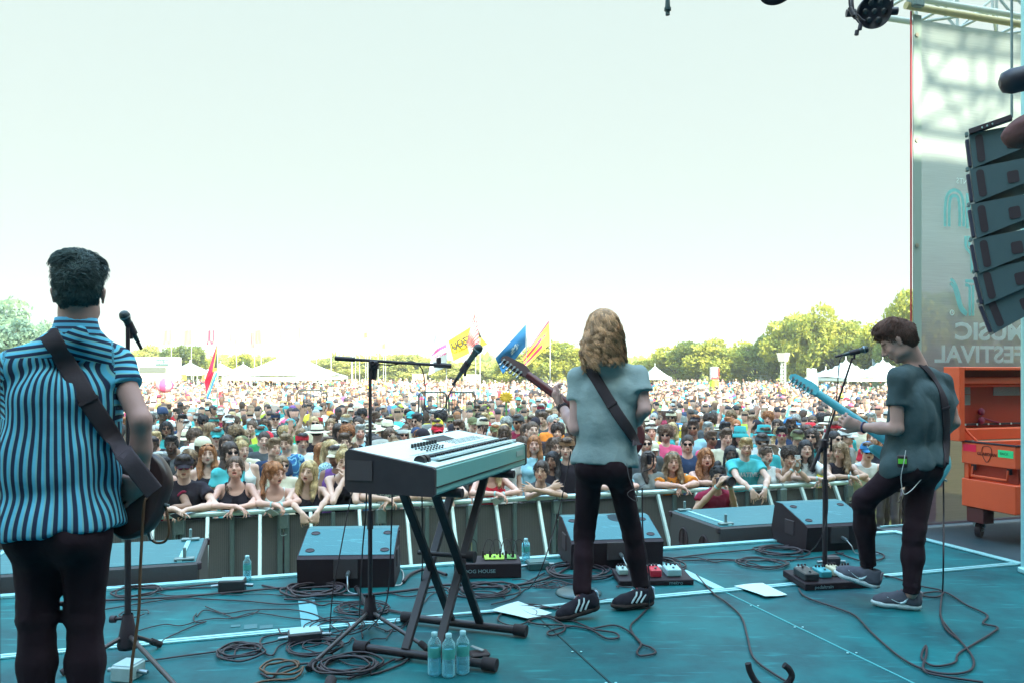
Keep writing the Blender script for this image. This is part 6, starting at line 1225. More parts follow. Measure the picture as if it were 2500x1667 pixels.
def bottle(label, c, h=.20, r=.032, cap=(.3,.55,.6), full=.62, lab=(.05,.30,.28)):
    c = np.asarray(c,float); root = thing('water_bottle', label, 'bottle', c, 'plastic water bottles'); k = h/.2
    pr = [(0,.003),(r*.8,.0),(r,.008)]; 
    for i in range(6): z = .014+.011*i; pr += [(r*.96,z*k),(r,(z+.0055)*k)]
    pr += [(r*.95,.085*k),(r*.95,.135*k),(r,.14*k),(r*.9,.155*k),(.014,.178*k),(.0125,.182*k),(.0125,.186*k)]
    m = MB(); m.lathe(pr, c, None, 20); m.build('shell', PLA, root, c)
    wl = [(0,.006),(r*.9,.006)]+[(r*.92,.012),(r*.92,h*full)]+[(0,h*full+.0005)]; m = MB(); m.lathe(wl, c, None, 20); m.build('water', WAT, root, c)
    m = MB(); m.lathe([(r*.965,.087*k),(r*.97,.088*k),(r*.97,.132*k),(r*.965,.133*k)], c, None, 20); m.build('label_band', mat('label_teal', lab, .5, var=(25,.6,(.12,.45,.42))), root, c)
    m = MB(); m.lathe([(.0142,.182*k),(.0145,.184*k),(.0145,.198*k),(.012,.2*k),(0,.2*k)], c, None, 16); m.build('cap', mat('bottle_cap', cap, .5), root, c); return root
def plastic(name, col, a):
    m = bpy.data.materials.new(name); m.use_nodes = True; n = m.node_tree; L = n.links.new; b = n.nodes['Principled BSDF']; b.inputs['Base Color'].default_value = (*col,1); b.inputs['Roughness'].default_value = .08; tp = n.nodes.new('ShaderNodeBsdfTransparent'); tp.inputs[0].default_value = (.8,.95,.97,1)
    fr = n.nodes.new('ShaderNodeLayerWeight'); fr.inputs[0].default_value = .35; mr = n.nodes.new('ShaderNodeMapRange'); mr.inputs[3].default_value = a; mr.inputs[4].default_value = min(1,a+.6); L(fr.outputs['Facing'], mr.inputs[0])
    mx = n.nodes.new('ShaderNodeMixShader'); L(mr.outputs[0], mx.inputs[0]); L(tp.outputs[0], mx.inputs[1]); L(b.outputs[0], mx.inputs[2]); L(mx.outputs[0], n.nodes['Material Output'].inputs[0]); return m
PLA = plastic('clear_plastic', (.5,.85,.9), .12); WAT = plastic('bottle_water', (.2,.7,.85), .22)
for k, (u, v) in enumerate(((1059,1652),(1094,1656),(1129,1648))): bottle(('left','middle','right')[k]+' one of the three labelled water bottles in front of the keyboard stand', at(u,v)+[0,.03,0])
bottle('small water bottle at the deck edge near the black power box', at(601,1418)+[0,.02,0], .17, .028)
bottle('squat sports bottle at the deck edge left of the middle guitarist', at(1284,1370)+[0,.02,0], .17, .032, (.35,.65,.7), .8, (.1,.45,.6))
def paper(label, pts, col=(.55,.74,.74)):
    P = [at(u,v) for u,v in pts]; c = sum(P)/len(P); m = MB(); n = 9; G = np.zeros((n,n,3)); 
    for i in range(n):
        for j in range(n):
            a, b = i/(n-1), j/(n-1); q = P[0]*(1-a)*(1-b)+P[1]*a*(1-b)+P[2]*a*b+P[3]*(1-a)*b; G[i,j] = q+[0,0,.014+.004*math.sin(a*3+b*2)+.006*abs(a-.5)*b]
    m.grid(G, 0, True); m.grid(G[:,::-1]-[0,0,.001], 0, True)
    o = m.build('paper_sheet', mat('paper', col, .8, var=(40,.12,(.4,.6,.62))), None, c); tag(o, label, 'paper', 'set list papers on the deck'); return o
paper('white set list papers beside the cable loops, left of the middle guitarist', [(1198,1494),(1265,1472),(1348,1500),(1288,1517)]); paper('white set list papers on the bare deck right of the middle guitarist', [(1792,1434),(1862,1427),(1922,1455),(1868,1462)])
# guitar stand in the foreground
gs = thing('guitar_stand', 'black foam covered guitar stand yoke at the bottom edge', 'guitar stand', at(1880,1800)); gl = wloc(gs); dg = 3.35
m = MB(); m.tube(spline([ad(1826,1618,dg),ad(1832,1640,dg),ad(1850,1668,dg),ad(1885,1685,dg),ad(1918,1672,dg),ad(1933,1650,dg),ad(1926,1632,dg),ad(1914,1622,dg)],6), .0135, 12); m.build('yoke', mat('foam_grip', (.018,.014,.018), .95, bump=(90,.6,.003)), gs, gl)
b0 = ad(1885,1685,dg); f0 = np.array([b0[0],b0[1]-.12,0]); m = MB(); m.cyl(b0, f0, .012, seg=10); m.cyl(f0, f0+[.2,-.15,.0], .01, seg=10); m.cyl(f0, f0+[-.2,-.15,.0], .01, seg=10); m.cyl(f0, f0+[0,.25,.0], .01, seg=10); m.build('base', BT, gs, gl)
# rubber foot at the bottom edge and foot switch behind the bottles
p = at(800,1700); m = MB(); m.cyl(p+[0,0,.02], p+[-.01,.11,.03], .026, seg=14); tag(m.build('rubber_foot', mat('black_rubber'), None, p), 'round black rubber stand foot at the bottom edge left of the bottles', 'stand foot')
p = at(1170,1600); m = MB(); m.box(p+[0,0,.012], (.10,.075,.02), rotz(.3), bev=.008); root = thing('sustain_pedal','black sustain pedal with a silver lever behind the water bottles','pedal',p); m.build('base', BLACKM, root, p); m = MB(); m.box(p+[-.01,.01,.034], (.075,.022,.008), rotz(-.5)@roty(.15), bev=.003); m.build('lever', mat('plug_metal'), root, p)
# ================================================================== cables
CBL = mat('cable_rubber', (.03,.017,.024), .55); CBR = mat('cable_brown', (.10,.045,.02), .5)
def cable(label, pts, r=.0045, m_=None, z=None, g='cables on the stage deck', close=False, nm='cable'):
    P = [];
    for k, q in enumerate(pts):
        P.append(q if len(q) == 3 and isinstance(q, np.ndarray) else at(q[0], q[1])+[0,0,(q[2] if len(q) > 2 else r+.006)])
    C = spline(P, 7, close); C[:,2] = np.maximum(C[:,2], r+.003) if C[:,2].min() > -.5 else C[:,2]
    m = MB(); m.tube(C, r, 7, closed=close); o = m.build(nm, m_ or CBL, None, C.mean(0)*[1,1,0]); return tag(o, label, 'cable', g)
def coil(label, u, v, rx, turns=5, r=.0045, m_=None, seed=0, tail=None, messy=.12):
    rg = np.random.default_rng(seed); c = at(u, v); R0 = rx*c[1]/F; P = []; n = turns*14; e = rg.uniform(.8,1.0)
    for i in range(n+1):
        a = i/14*2*math.pi; k = 1+messy*math.sin(i*.37+seed)+messy*.8*math.sin(i*.091*2+seed*2); P.append(c+[R0*k*math.cos(a)+.02*math.sin(i*.11+seed), R0*k*e*math.sin(a)+.02*math.cos(i*.13), r+.004+abs(math.sin(i*.8+seed))*r*2.0+ .9*r*(i/n)*turns*.5])
    if tail: P += [at(a,b)+[0,0,r+.004] for a,b in tail]
    m = MB(); m.tube(spline(P,3), r, 6); o = m.build('cable_coil', m_ or CBL, None, c); return tag(o, label, 'cable coil', 'coiled cables on the stage deck')
coil('thick coil of black cable before the left floor monitor', 768,1448,62,7,.007,seed=1,tail=[(700,1440),(640,1432)]); coil('thin messy coil of black cable right of the direct box', 885,1490,55,7,.0035,seed=2,messy=.22)
coil('flat coil of black cable at the bottom, left of the bottles', 852,1632,68,6,.0055,seed=3,tail=[(905,1650),(980,1625),(1010,1600)]); coil('brown cable coil at the bottom left', 690,1636,44,2,.0055,CBR,seed=4,tail=[(720,1660),(640,1667),(560,1700)],messy=.04)
coil('small dark cable coil left of the direct box', 586,1596,50,4,.005,seed=5,tail=[(640,1560),(700,1548)]); coil('messy cable coil under the direct box', 770,1585,58,5,.004,seed=6,messy=.25)
coil('coil of black cable below the yellow pedals', 1182,1446,62,6,.005,seed=7,tail=[(1270,1430),(1330,1400)],messy=.18); coil('small knot of thin cable left of the round stand base', 1345,1432,28,4,.003,seed=8,messy=.3)
coil('large coil of black cable behind the middle guitarist, left of the green pedal', 1415,1400,70,6,.006,seed=9,messy=.15); coil('large cable coil at the right foot of the middle monitor', 1600,1385,62,6,.006,seed=10,messy=.12)
coil('cable coil before the right floor monitor', 1905,1350,52,6,.0055,seed=11,messy=.12); coil('loose cable coil left of the right microphone stand', 1862,1378,52,4,.0045,seed=12,messy=.25)
coil('nest of thin cables on the pedalboard of the right guitarist', 2010,1400,30,5,.003,seed=13,messy=.3); coil('loose messy cable loops left of the tripod base', 830,1535,58,4,.0035,seed=14,messy=.35)
coil('thick cable loop behind the left microphone pole', 335,1449,50,2,.006,seed=15,tail=[(420,1440),(540,1436)],messy=.05); coil('small single cable loop near the left pole', 330,1503,30,1,.0035,seed=16,messy=.05)
cable('long black cable running along the deck edge to the power box', [(150,1455),(260,1436),(400,1440),(520,1428),(545,1432)], .006); cable('second black cable along the deck edge at the left', [(60,1478),(240,1470),(420,1462),(560,1450),(700,1438),(760,1442)], .0065)
cable('thin black cable crossing the deck behind the left pole', [(200,1500),(330,1478),(440,1462),(500,1465),(600,1470),(700,1478),(800,1470),(900,1478)], .004)
cable('black cable waving over the middle of the left deck', [(480,1508),(500,1492),(550,1500),(610,1492),(700,1490),(760,1500),(805,1520)], .0035); cable('short hooked jack lead on the left deck', [(385,1585),(400,1565),(440,1545),(475,1530),(503,1520),(480,1522),(472,1512),(480,1500)], .0035)
cable('black cable crossing under the keyboard stand to the bottom', [(330,1622),(440,1606),(560,1590),(660,1572),(700,1560)], .0045); cable('thick multicore cable leading from the monitor to the yellow pedals', [(760,1452),(860,1458),(960,1450),(1040,1440),(1100,1432),(1200,1438),(1290,1428),(1350,1410),(1390,1388)], .009)
cable('corrugated cable loom at the right side of the left monitor', [(985,1425),(1000,1408),(1030,1396),(1060,1398),(1090,1408)], .011); cable('white cord loop at the right side of the left monitor', [(965,1432),(980,1428),(985,1405),(980,1392)], .004, mat('pale_wire'))
cable('thin cable snaking from the tripod base to the pedals', [(910,1530),(960,1545),(1000,1520),(1030,1480),(1060,1450),(1110,1440)], .0035); cable('black cable running right from the keyboard stand', [(950,1495),(1050,1508),(1180,1500),(1300,1490),(1400,1478),(1480,1465)], .004)
cable('instrument cable of the middle guitarist curling over the deck', [(1585,1484),(1560,1510),(1540,1530),(1545,1550),(1565,1575),(1555,1595),(1565,1605),(1600,1598),(1590,1585),(1565,1575),(1540,1548),(1500,1530),(1440,1538),(1395,1532),(1340,1545),(1345,1555),(1375,1545),(1378,1532),(1360,1520),(1330,1510),(1290,1520),(1320,1528),(1380,1530),(1440,1540),(1480,1562),(1510,1560),(1500,1548),(1450,1540),(1400,1520),(1340,1508),(1300,1505),(1270,1490),(1250,1482),(1320,1485),(1390,1490)], .0052)
cable('black cable loop over the set list papers', [(1300,1480),(1240,1492),(1215,1515),(1250,1530),(1290,1520),(1310,1495),(1260,1482),(1300,1478),(1360,1490)], .0042)
cable('long teal lit cable curving from the deck rail to the bottom right', [(1700,1405),(1740,1450),(1775,1475),(1810,1510),(1825,1560),(1840,1610),(1890,1650),(1960,1690)], .0055); cable('instrument cable of the right guitarist winding over the deck', [(1950,1440),(1960,1455),(1985,1468),(2050,1490),(2090,1508),(2130,1550),(2200,1610),(2260,1640),(2320,1650),(2370,1640),(2375,1610),(2345,1570),(2310,1540),(2295,1505)], .0055)
cable('black cable from the pedalboard curling to the lower right', [(2145,1408),(2180,1412),(2240,1432),(2300,1445),(2290,1460),(2255,1458),(2260,1450),(2310,1450),(2360,1480),(2410,1505),(2400,1525),(2435,1535),(2420,1550),(2380,1575),(2340,1600),(2330,1622),(2280,1630),(2250,1610),(2260,1580),(2262,1600),(2255,1640),(2300,1655),(2400,1670)], .0055)
cable('thick cable along the deck edge beside the right subwoofer', [(1640,1365),(1750,1352),(1860,1342),(1950,1330)], .006); cable('second cable along the right deck edge', [(1650,1372),(1760,1368),(1850,1372),(1960,1368),(2060,1352)], .0055); cable('cable hook at the right of the last monitor', [(2040,1350),(2080,1365),(2110,1372),(2150,1368),(2158,1358),(2140,1350)], .006)
cable('brown instrument cable hanging from the hollow guitar to the deck', [ad(360,1215,2.95),ad(352,1225,2.93),ad(347,1300,2.92),ad(342,1400,2.9),ad(338,1500,2.88),ad(322,1620,2.85),ad(318,1690,2.84)], .0055, CBR)
cable('dark instrument cable looping from the guitar rim, silver plug', [ad(392,1205,2.98),ad(405,1240,2.97),ad(413,1290,2.96),ad(405,1318,2.96),ad(385,1324,2.96),ad(370,1316,2.97),ad(362,1295,2.98)], .005, CBR)
q = MB(); q.cyl(ad(370,1318,2.965), ad(360,1290,2.98), .0085, seg=10); tag(q.build('cable_end', mat('plug_metal'), None, ad(365,1305,2.97)), 'silver jack plug in the rim of the hollow guitar', 'plug')
cable('thin cable down from the boom, left of the centre pole', [ad(915,890,dC-.02),ad(907,905,dC-.02),ad(904,960,dC-.02),ad(902,1050,dC-.03),ad(860,1200,dC-.1),ad(830,1350,dC-.15),ad(812,1450,dC-.15),(805,1560),(812,1600),(850,1625),(900,1630)], .0035)
cable('cable draping in a loop from the boom to the centre microphone', [ad(1112,935,dC),ad(1095,965,dC),ad(1085,995,dC),ad(1060,1008,dC),ad(1038,995,dC),ad(1038,950,dC),ad(1030,900,dC),ad(1005,882,dC),ad(960,890,dC),ad(915,888,dC)], .0035)
cable('thin black cable down the middle of the keyboard stand', [ad(958,1180,3.6),ad(955,1300,3.6),ad(948,1440,3.65),ad(930,1500,3.7),(900,1540)], .0035); cable('thin cable down to the pedals right of the keyboard', [ad(1030,1190,3.9),ad(1031,1290,4.0),ad(1030,1400,4.1),ad(1018,1480,4.2),(985,1530),(940,1545)], .0035)
cable('cable hanging left of the keyboard to the deck', [ad(895,1190,3.6),ad(893,1250,3.6),ad(885,1340,3.65),ad(880,1440,3.7),(878,1520),(885,1560)], .0035)
cable('long thin cable from the round base stand down to the deck', [ad(1394,1100,4.75),ad(1375,1200,4.75),ad(1350,1300,4.7),ad(1320,1390,4.6),(1290,1440),(1250,1465),(1200,1478)], .0038)
cable('instrument cable hanging from the right guitar down to the deck', [ad(2303,1150,4.8),ad(2304,1250,4.75),ad(2303,1380,4.6),(2301,1450,.02),(2296,1500,.012),(2310,1530,.012),(2350,1575,.012)], .005); cable('microphone cable down the right slanting boom', [ad(2057,868,5.6 if False else c2[1]),ad(2050,880,c2[1]),ad(2046,920,c2[1]),ad(2040,980,c2[1]),ad(2022,1040,c2[1]-.03),ad(2018,1150,c2[1]-.03),ad(2020,1250,c2[1]-.03),ad(2000,1320,c2[1]-.03),(1960,1362),(1930,1372)], .0035)
cable('instrument cable beside the right leg of the middle guitarist', [ad(1568,1190,4.6),ad(1570,1300,4.6),ad(1585,1400,4.6),ad(1585,1460,4.6),(1583,1486)], .0042)
cable('black wire curve behind the right guitarist, under his guitar', [ad(2290,1160,4.95),ad(2283,1190,4.95),ad(2268,1215,4.95),ad(2256,1228,4.95)], .004)
# loose runs of thin cable between the coils
rc = np.random.default_rng(21)
for k, (u0,v0,u1,v1,wd,lab) in enumerate(((480,1500,900,1520,14,'thin cable wandering left of the tripod base'),(560,1600,830,1560,16,'loose cable winding past the small left coil'),(700,1470,1000,1500,10,'cable running below the left floor monitor'),(880,1600,1010,1500,14,'cable crossing behind the near foot bar'),(930,1450,1240,1455,9,'cable running under the yellow pedals'),(1080,1440,1390,1425,9,'dark cable toward the middle floor monitor'),(1250,1420,1480,1400,8,'cable behind the left shoe of the middle guitarist'),(700,1540,930,1590,16,'cable curling round the direct box'),(640,1650,900,1600,14,'cable snaking along the bottom left'),(330,1540,640,1500,7,'thin cable on the bare deck right of the left pole'),(1500,1440,1650,1400,7,'patch lead before the green pedal'),(870,1655,1010,1600,10,'cable at the bottom edge under the near foot bar'),(380,1452,700,1455,5,'third black cable along the left deck edge'),(1640,1360,1900,1385,6,'cable along the right subwoofer ending in loops'))):
    n = 9; a_ = rc.uniform(0,6); cable(lab, [(u0+(u1-u0)*i/(n-1)+rc.normal(0,wd), v0+(v1-v0)*i/(n-1)+wd*.7*math.sin(i*1.9+a_)+rc.normal(0,wd*.3)) for i in range(n)], .0032+.0012*(k%3))
# tape marks
for k, (u, v, w_) in enumerate(((612,1528,.07),(650,1530,.07),(575,1529,.05))): p = at(u,v); sa, ta = st(*p[:2]); tag(slab('tape_mark', sa-w_/2, sa+w_/2, ta-.05+.02*k, ta+.03, .001, .003, mat('dark_tape', (.03,.13,.15), .6)), ('middle','rightmost','leftmost')[k]+' dark strip of gaffer tape on the deck left of the direct box', 'tape', 'gaffer tape marks')
# ================================================================== orange job box
ORG = mat('orange_enamel', (.78,.10,.03), .42, var=(3,.35,(.64,.065,.02)), bump=(60,.1,.002)); ORD = mat('dark_orange_liner', (.34,.03,.012), .6, bump=(160,.6,.003), var=(4,.4,(.45,.05,.015)))
jb = np.array([3.86,6.84,0]); MJ = basis(-E2, E1, [0,0,1]); jz0 = .27; JW, JD, JH = .52, 1.25, .545   # x: far left corner towards us, y: into the box along the stage
root = thing('job_box', 'orange steel job box on casters with its lid raised, in front of the scrim', 'tool box', jb); gj = lambda x,y,z: jb+MJ@np.array([x,y,z])
def jbox(name, x0,x1,y0,y1,z0,z1, m_=ORG, bev=.006, par=None):
    m = MB(); m.box(gj((x0+x1)/2,(y0+y1)/2,(z0+z1)/2), (x1-x0,y1-y0,z1-z0), MJ, bev=bev); return m.build(name, m_, par or root, jb)
z1, z2, z3 = jz0+.235, jz0+.365, jz0+JH
for (a_,b_) in ((jz0,z1),(z2,z3)):
    jbox('end_panel', .0,JW-.012,0,.025,a_,b_); jbox('front_panel', JW-.025,JW,.0,JD,a_,b_)
jbox('end_recess', 0,JW-.04,.07,.085,z1,z2,ORD,0); jbox('front_recess', JW-.1,JW-.085,.086,JD,z1,z2,ORD,0); jbox('back_panel', 0,.02,.026,JD,jz0,z3); jbox('end_panel', .021,JW-.026,JD-.03,JD,jz0,z3); jbox('floor_plate', .03,JW-.03,.03,JD-.03,jz0,jz0+.02,ORD)
jbox('corner_post', 0,.05,.026,.07,z1,z2); 
m = MB(); m.tube([gj(.09,.03,z2-.02),gj(.09,.015,z1+.03),gj(.43,.015,z1+.03),gj(.43,.03,z2-.02)], .011, 8); m.build('lift_handle', ORG, root, jb)
for x in (.09,.43): m = MB(); m.box(gj(x,.04,z2-.03),(.03,.03,.05),MJ,bev=.003); m.build('handle_bracket', BLACKM, root, jb)
jbox('rim_seal', -.005,JW+.005,-.006,.02,z3,z3+.014,BLACKM,.003); jbox('rim_seal', JW-.02,JW+.005,.021,JD,z3,z3+.014,BLACKM,.003)
lz = z3+.006; LH = .635
jbox('lid_back', -.155,-.135,.0,JD+.1,lz,lz+LH,ORD,.002); jbox('lid_side', -.134,.04,-.06,-.0,lz,lz+LH); jbox('lid_top', -.134,.04,.001,JD+.1,lz+LH-.03,lz+LH); jbox('lid_rib', -.134,-.02,.001,JD+.1,lz+LH-.15,lz+LH-.09); jbox('lid_rib', -.134,-.06,.001,JD+.1,lz+LH-.175,lz+LH-.152); jbox('lid_lip', -.134,-.02,.001,JD+.1,lz,lz+.10); jbox('lid_hinge', -.134,-.112,.02,JD,lz+.12,lz+.138,BLACKM,.002)
for k in range(7): m = MB(); q = gj(-.111,.16+.13*k,lz+.129); m.cyl(q, q+MJ@np.array([.004,0,0]), .009, seg=10); m.build('rivet', ALUP, root, jb)
pc_ = mat('perforated_card', (.30,.42,.38), .6, bump=(180,.9,.004), var=(120,.6,(.12,.17,.15)))
jbox('perforated_card', -.134,-.128,.0,.235,lz+.30,lz+.39,pc_,0); jbox('perforated_card', -.134,-.128,.0,.235,lz+.395,lz+.46,pc_,0); jbox('perforated_card', -.134,-.128,.50,.80,lz+.38,lz+.46,pc_,0)
m = MB(); m.tube([gj(-.10,.02,lz+.24), gj(.0,.06,lz+.08), gj(.08,.12,lz-.03)], .011, 8); m.build('gas_strut', ORG, root, jb)
m = MB(); m.tube([gj(-.12,.03,lz+.46), gj(-.11,.05,lz+.3), gj(-.12,.06,lz+.12)], .008, 6); m.box(gj(-.09,.05,lz+.545),(.05,.12,.035),MJ,bev=.006); m.build('lid_catch', BLACKM, root, jb)
q = gj(-.11,.34,lz+.24); m = MB(); m.lathe([(0,.012),(.03,.01),(.034,0),(.03,-.01),(0,-.012)], q, basis(E1,[0,0,1],-E2)@np.eye(3), 14); m.lathe([(0,.012),(.03,.01),(.034,0),(.03,-.01),(0,-.012)], q-[0,0,.08], basis(E1,[0,0,1],-E2), 14); m.tube([q-[0,0,.05], q+E1*.12-[0,0,.085], q+E1*.2-[0,0,.1]], .008, 6); m.build('cord_reel', mat('cord_magenta', (.2,.01,.06), .5), root, jb)
for (x,y) in ((.07,.12),(.42,.42),(.08,JD-.12)):
    m = MB(); c = gj(x,y,.065); ax = MJ@unit([1,.5,0]); m.cyl(c-ax*.02, c+ax*.02, .062, seg=20); m.build('caster_wheel', BLACKM, root, jb); m = MB(); m.box(gj(x,y,.15)+ax*.028, (.05,.01,.13), MJ, bev=.003); m.box(gj(x,y,.15)-ax*.028, (.05,.01,.13), MJ, bev=.003); m.box(gj(x,y,.215), (.1,.1,.015), MJ, bev=.003); m.cyl(c-ax*.033,c+ax*.033,.011,seg=10); m.build('caster_fork', mat('plug_metal'), root, jb)
jbox('skid', .03,.2,.02,.14,jz0-.13,jz0-.001,mat('skid_dark', (.10,.02,.02), .6)); jbox('skid', .1,.45,.3,.5,jz0-.05,jz0-.001,mat('skid_dark'))
for (x0,x1,zz,cl,nm) in ((.02,.15,.0,(.85,.0,.06),'pink_tape'),(.36,.50,-.02,(.03,.7,.25),'green_tape_label')): jbox(nm, x0,x1,-.002,.001,z3-.075+zz,z3-.015+zz,mat(nm, cl, .5),0)
V, Fs = text_mesh('GUARDIAN', .036, .0006, (1.0,1), 'CENTER', .001); m = MB(); m.add([gj(.255+v[0],-.0035,z3-.085+v[1]) for v in V], Fs); m.build('lettering', mat('stencil_dark', (.12,.02,.015), .6), root, jb)
m = MB(); m.tube([gj(.255+x,-.003,z3-.085+z) for x,z in spline([(-.04,.055,0),(0,.07,0),(.04,.055,0),(.045,0,0),(0,-.065,0),(-.045,0,0)],4,True)[:,:2]], .0025, 5, closed=True); m.build('shield_emblem', mat('stencil_dark'), root, jb)
V, Fs = text_mesh('BACK', .03, .0004, (1,1), 'CENTER', .0); m = MB(); m.add([gj(.42+v[0],-.0042,z3-.065+v[1]) for v in V], Fs); m.build('handwriting', mat('marker_ink', (.01,.1,.04), .6), root, jb)
# ================================================================== line array loudspeakers, hanging lamps
dA = 5.3
lev = [(2367,355),(2370,440),(2374,527),(2380,612),(2390,690),(2407,760)]; tl = [-6,-7,-8,-9,-12,-19]
ordn = ['topmost','second','third','fourth','fifth','lowest']
for k, (u,v) in enumerate(lev):
    c = ad(u+4,v+14,dA); ang = R(-tl[k]*-1); Mx = rotz(R(-28)) @ roty(ang)
    H = .232
    W = .48; Dp=.45
    root = thing('line_array_speaker', ordn[k]+' box of the hanging line array before the scrim', 'loudspeaker', c, 'hanging line array speakers'); g = lambda x,y,z: c+Mx@np.array([x,y,z])
    m = MB(); m.prism([(0,-H/2),(W,-H/2+.11),(W,H/2-.01),(0,H/2)], lambda x,z: g(x,0,z), lambda x,z: g(x,Dp,z)); m.build('cabinet', mat('array_grey', (.06,.105,.12), .55, var=(7,.4,(.045,.08,.095)), bump=(80,.3,.002)), root, c, fix=True)
    def rr(x0,x1,z0,z1,r):
        pts = []
        for (cx,cz,a0) in ((x1-r,z1-r,0),(x0+r,z1-r,90),(x0+r,z0+r,180),(x1-r,z0+r,270)): pts += [(cx+r*math.cos(R(a0+t)), cz+r*math.sin(R(a0+t))) for t in (0,30,60,90)]
        return pts
    for (x0,x1,z0,z1,r) in ((.03,.075,-H/2+.03,H/2-.02,.02),(.20,.265,-.035,.045,.014)):
        m = MB(); m.prism(rr(x0,x1,z0,z1,r), lambda x,z: g(x,-.004,z), lambda x,z: g(x,.004,z)); m.build('port', BLACKM, root, c, fix=True)
    m = MB(); m.box(g(-.016,.03,-.01), (.022,.06,H*.8), Mx, bev=.004); m.build('rigging_bar', mat('rig_blue_black', (.03,.03,.06), .5), root, c)
    m = MB(); m.cyl(g(-.014,0,H/2+.004), g(-.014,.06,H/2+.004), .012, seg=10); m.build('link_pin', mat('galvanised'), root, c)
    m = MB(); m.box(g(.33,-.003,.02), (.03,.006,H*.62), Mx, bev=.003); m.build('rear_plate', mat('plate_teal', (.05,.25,.3), .4), root, c)
fb_ = thing('fly_frame', 'black steel fly frame above the topmost line array box', 'bracket', ad(2370,330,dA)); m = MB(); a = ad(2366,324,dA); b = ad(2470,288,dA-.12); d = unit(b-a); m.box((a+b)/2, (np.linalg.norm(b-a),.05,.035), basis(d, unit(np.cross([0,0,1],d)), np.cross(d, unit(np.cross([0,0,1],d)))), bev=.003); m.build('beam', BLACKM, fb_, wloc(fb_)); m = MB()
for k in range(3): q = a+(b-a)*(.25+.12*k)-[0,.028,0]; m.cyl(q, q-[0,.003,0], .007, seg=8)
m.build('pin_hole', ALUP, fb_, wloc(fb_)); m = MB(); m.cyl(b, b+[.0,0,3.2], .008, seg=6); m.build('lift_chain', mat('galvanised'), fb_, wloc(fb_))
def par(label, c, d, r=.12, dep=.14, cells=True, up=1.5):
    c = np.asarray(c,float); d = unit(d); a = unit(np.cross(d,(0,0,1))); b = np.cross(a,d); M = basis(a,b,d); root = thing('stage_lamp', label, 'stage lamp', c, 'stage lamps hanging from the roof')
    m = MB(); m.lathe([(0,-dep),(r*.55,-dep),(r*.9,-dep*.6),(r,-dep*.2),(r,0),(r*.94,.0),(r*.92,-.012),(0,-.012)], c, M, 32); m.build('housing', mat('lamp_black', (.022,.016,.03), .5), root, c)
    if cells:
        for (i,j) in [(x,y) for x in range(-2,3) for y in range(-2,3)]:
            x, y = (i+.5*(j%2))*.052, j*.046
            if math.hypot(x,y) > r*.75: continue
            m = MB(); m.lathe([(.018,0),(.015,.006),(.008,.009),(0,.010)], c+a*x+b*y-d*.011, M, 14); m.build('lens', mat('led_lens', (.05,.05,.06), .12), root, c)
    m = MB(); m.tube([c+a*(r+.02)-d*.06, c+a*(r+.02)-d*.06+[0,0,r+.08], c-a*(r+.02)-d*.06+[0,0,r+.08], c-a*(r+.02)-d*.06], .009, 8); m.cyl(c-d*.06+[0,0,r+.08], c-d*.06+[0,0,up], .015, seg=8); m.cyl(c+a*(r)-d*.06, c+a*(r+.05)-d*.06, .022, seg=10); m.cyl(c-a*(r)-d*.06, c-a*(r+.05)-d*.06, .022, seg=10); m.build('yoke', mat('lamp_black'), root, c)
    return root
lp1 = ad(2137,28,4.6); par('black round LED stage lamp with glass lenses near the top right corner', lp1, (-.1,-1,-.35), .094, .13)
m = MB(); m.tube(spline([lp1+[-.12,0,.5], lp1+[-.13,0,.05], lp1+[-.10,-.02,-.04], lp1+[-.075,-.03,-.07]],5), .005, 6); m.tube(spline([lp1+[-.145,0,.5], lp1+[-.15,0,.04], lp1+[-.115,-.02,-.06], lp1+[-.10,-.03,-.09], lp1+[-.115,-.03,-.13]],5), .005, 6); m.cyl(lp1+[-.13,0,0], lp1+[-.118,-.01,-.045], .012, seg=10); m.cyl(lp1+[-.148,0,.02], lp1+[-.13,-.015,-.035], .012, seg=10); m.cyl(lp1+[-.118,-.03,-.125], lp1+[-.122,-.03,-.15], .012, seg=10); m.cyl(lp1+[-.098,-.03,-.09], lp1+[-.104,-.03,-.12], .012, seg=10)
tag(m.build('lamp_cable', mat('lamp_black'), None, lp1+[-.12,0,0]), 'black power cables with connectors hanging beside the round stage lamp', 'cable')
par('lower rim of a black stage lamp cut by the top edge', ad(1900,-32,4.6), (.15,-1,-1.4), .115, .16)
q = ad(1630,0,4.4); m = MB(); m.cyl(q+[0,0,.5], q+[0,0,-.02], .004, seg=6); m.cyl(q+[0,0,.0], q+[0,0,-.045], .012,.015, seg=12); m.cyl(q+[0,0,-.045], q+[0,0,-.06], .019, seg=12); m.cyl(q+[0,0,-.06], q+[0,0,-.085], .012, seg=12); tag(m.build('hanging_connector', mat('connector_teal', (.02,.06,.07), .5), None, q), 'dark cable connector hanging from the roof at the top edge', 'connector')
q = ad(2478,197,4.0); m = MB(); ax = unit([1,-.25,.15]); m.tube([q-ax*.07,q-ax*.055,q-ax*.02,q+ax*.3], [.02,.05,.062,.062], 24); tag(m.build('stage_lamp', mat('lamp_black'), None, q), 'black cylindrical lamp at the right edge above the line array', 'stage lamp')
s = Sdf(); q = ad(2492,318,3.2); s.ell(q+[.06,0,.01], (.13,.1,.068), roty(-.35), .02); s.disp(lambda P: .006*vnoise(P*np.array([8,8,40]))); V, Q = s.mesh(.008); q_ = mobj('folded_cloth', V, Q, CLOTH, None, q, dict(tint=1+.3*vnoise(V*np.array([10,10,60]))[:,None]*np.ones(3))); q_.color = (.12,.055,.055,1); tag(q_, 'rounded brown cloth bundle hanging at the right edge over the line array', 'cloth')
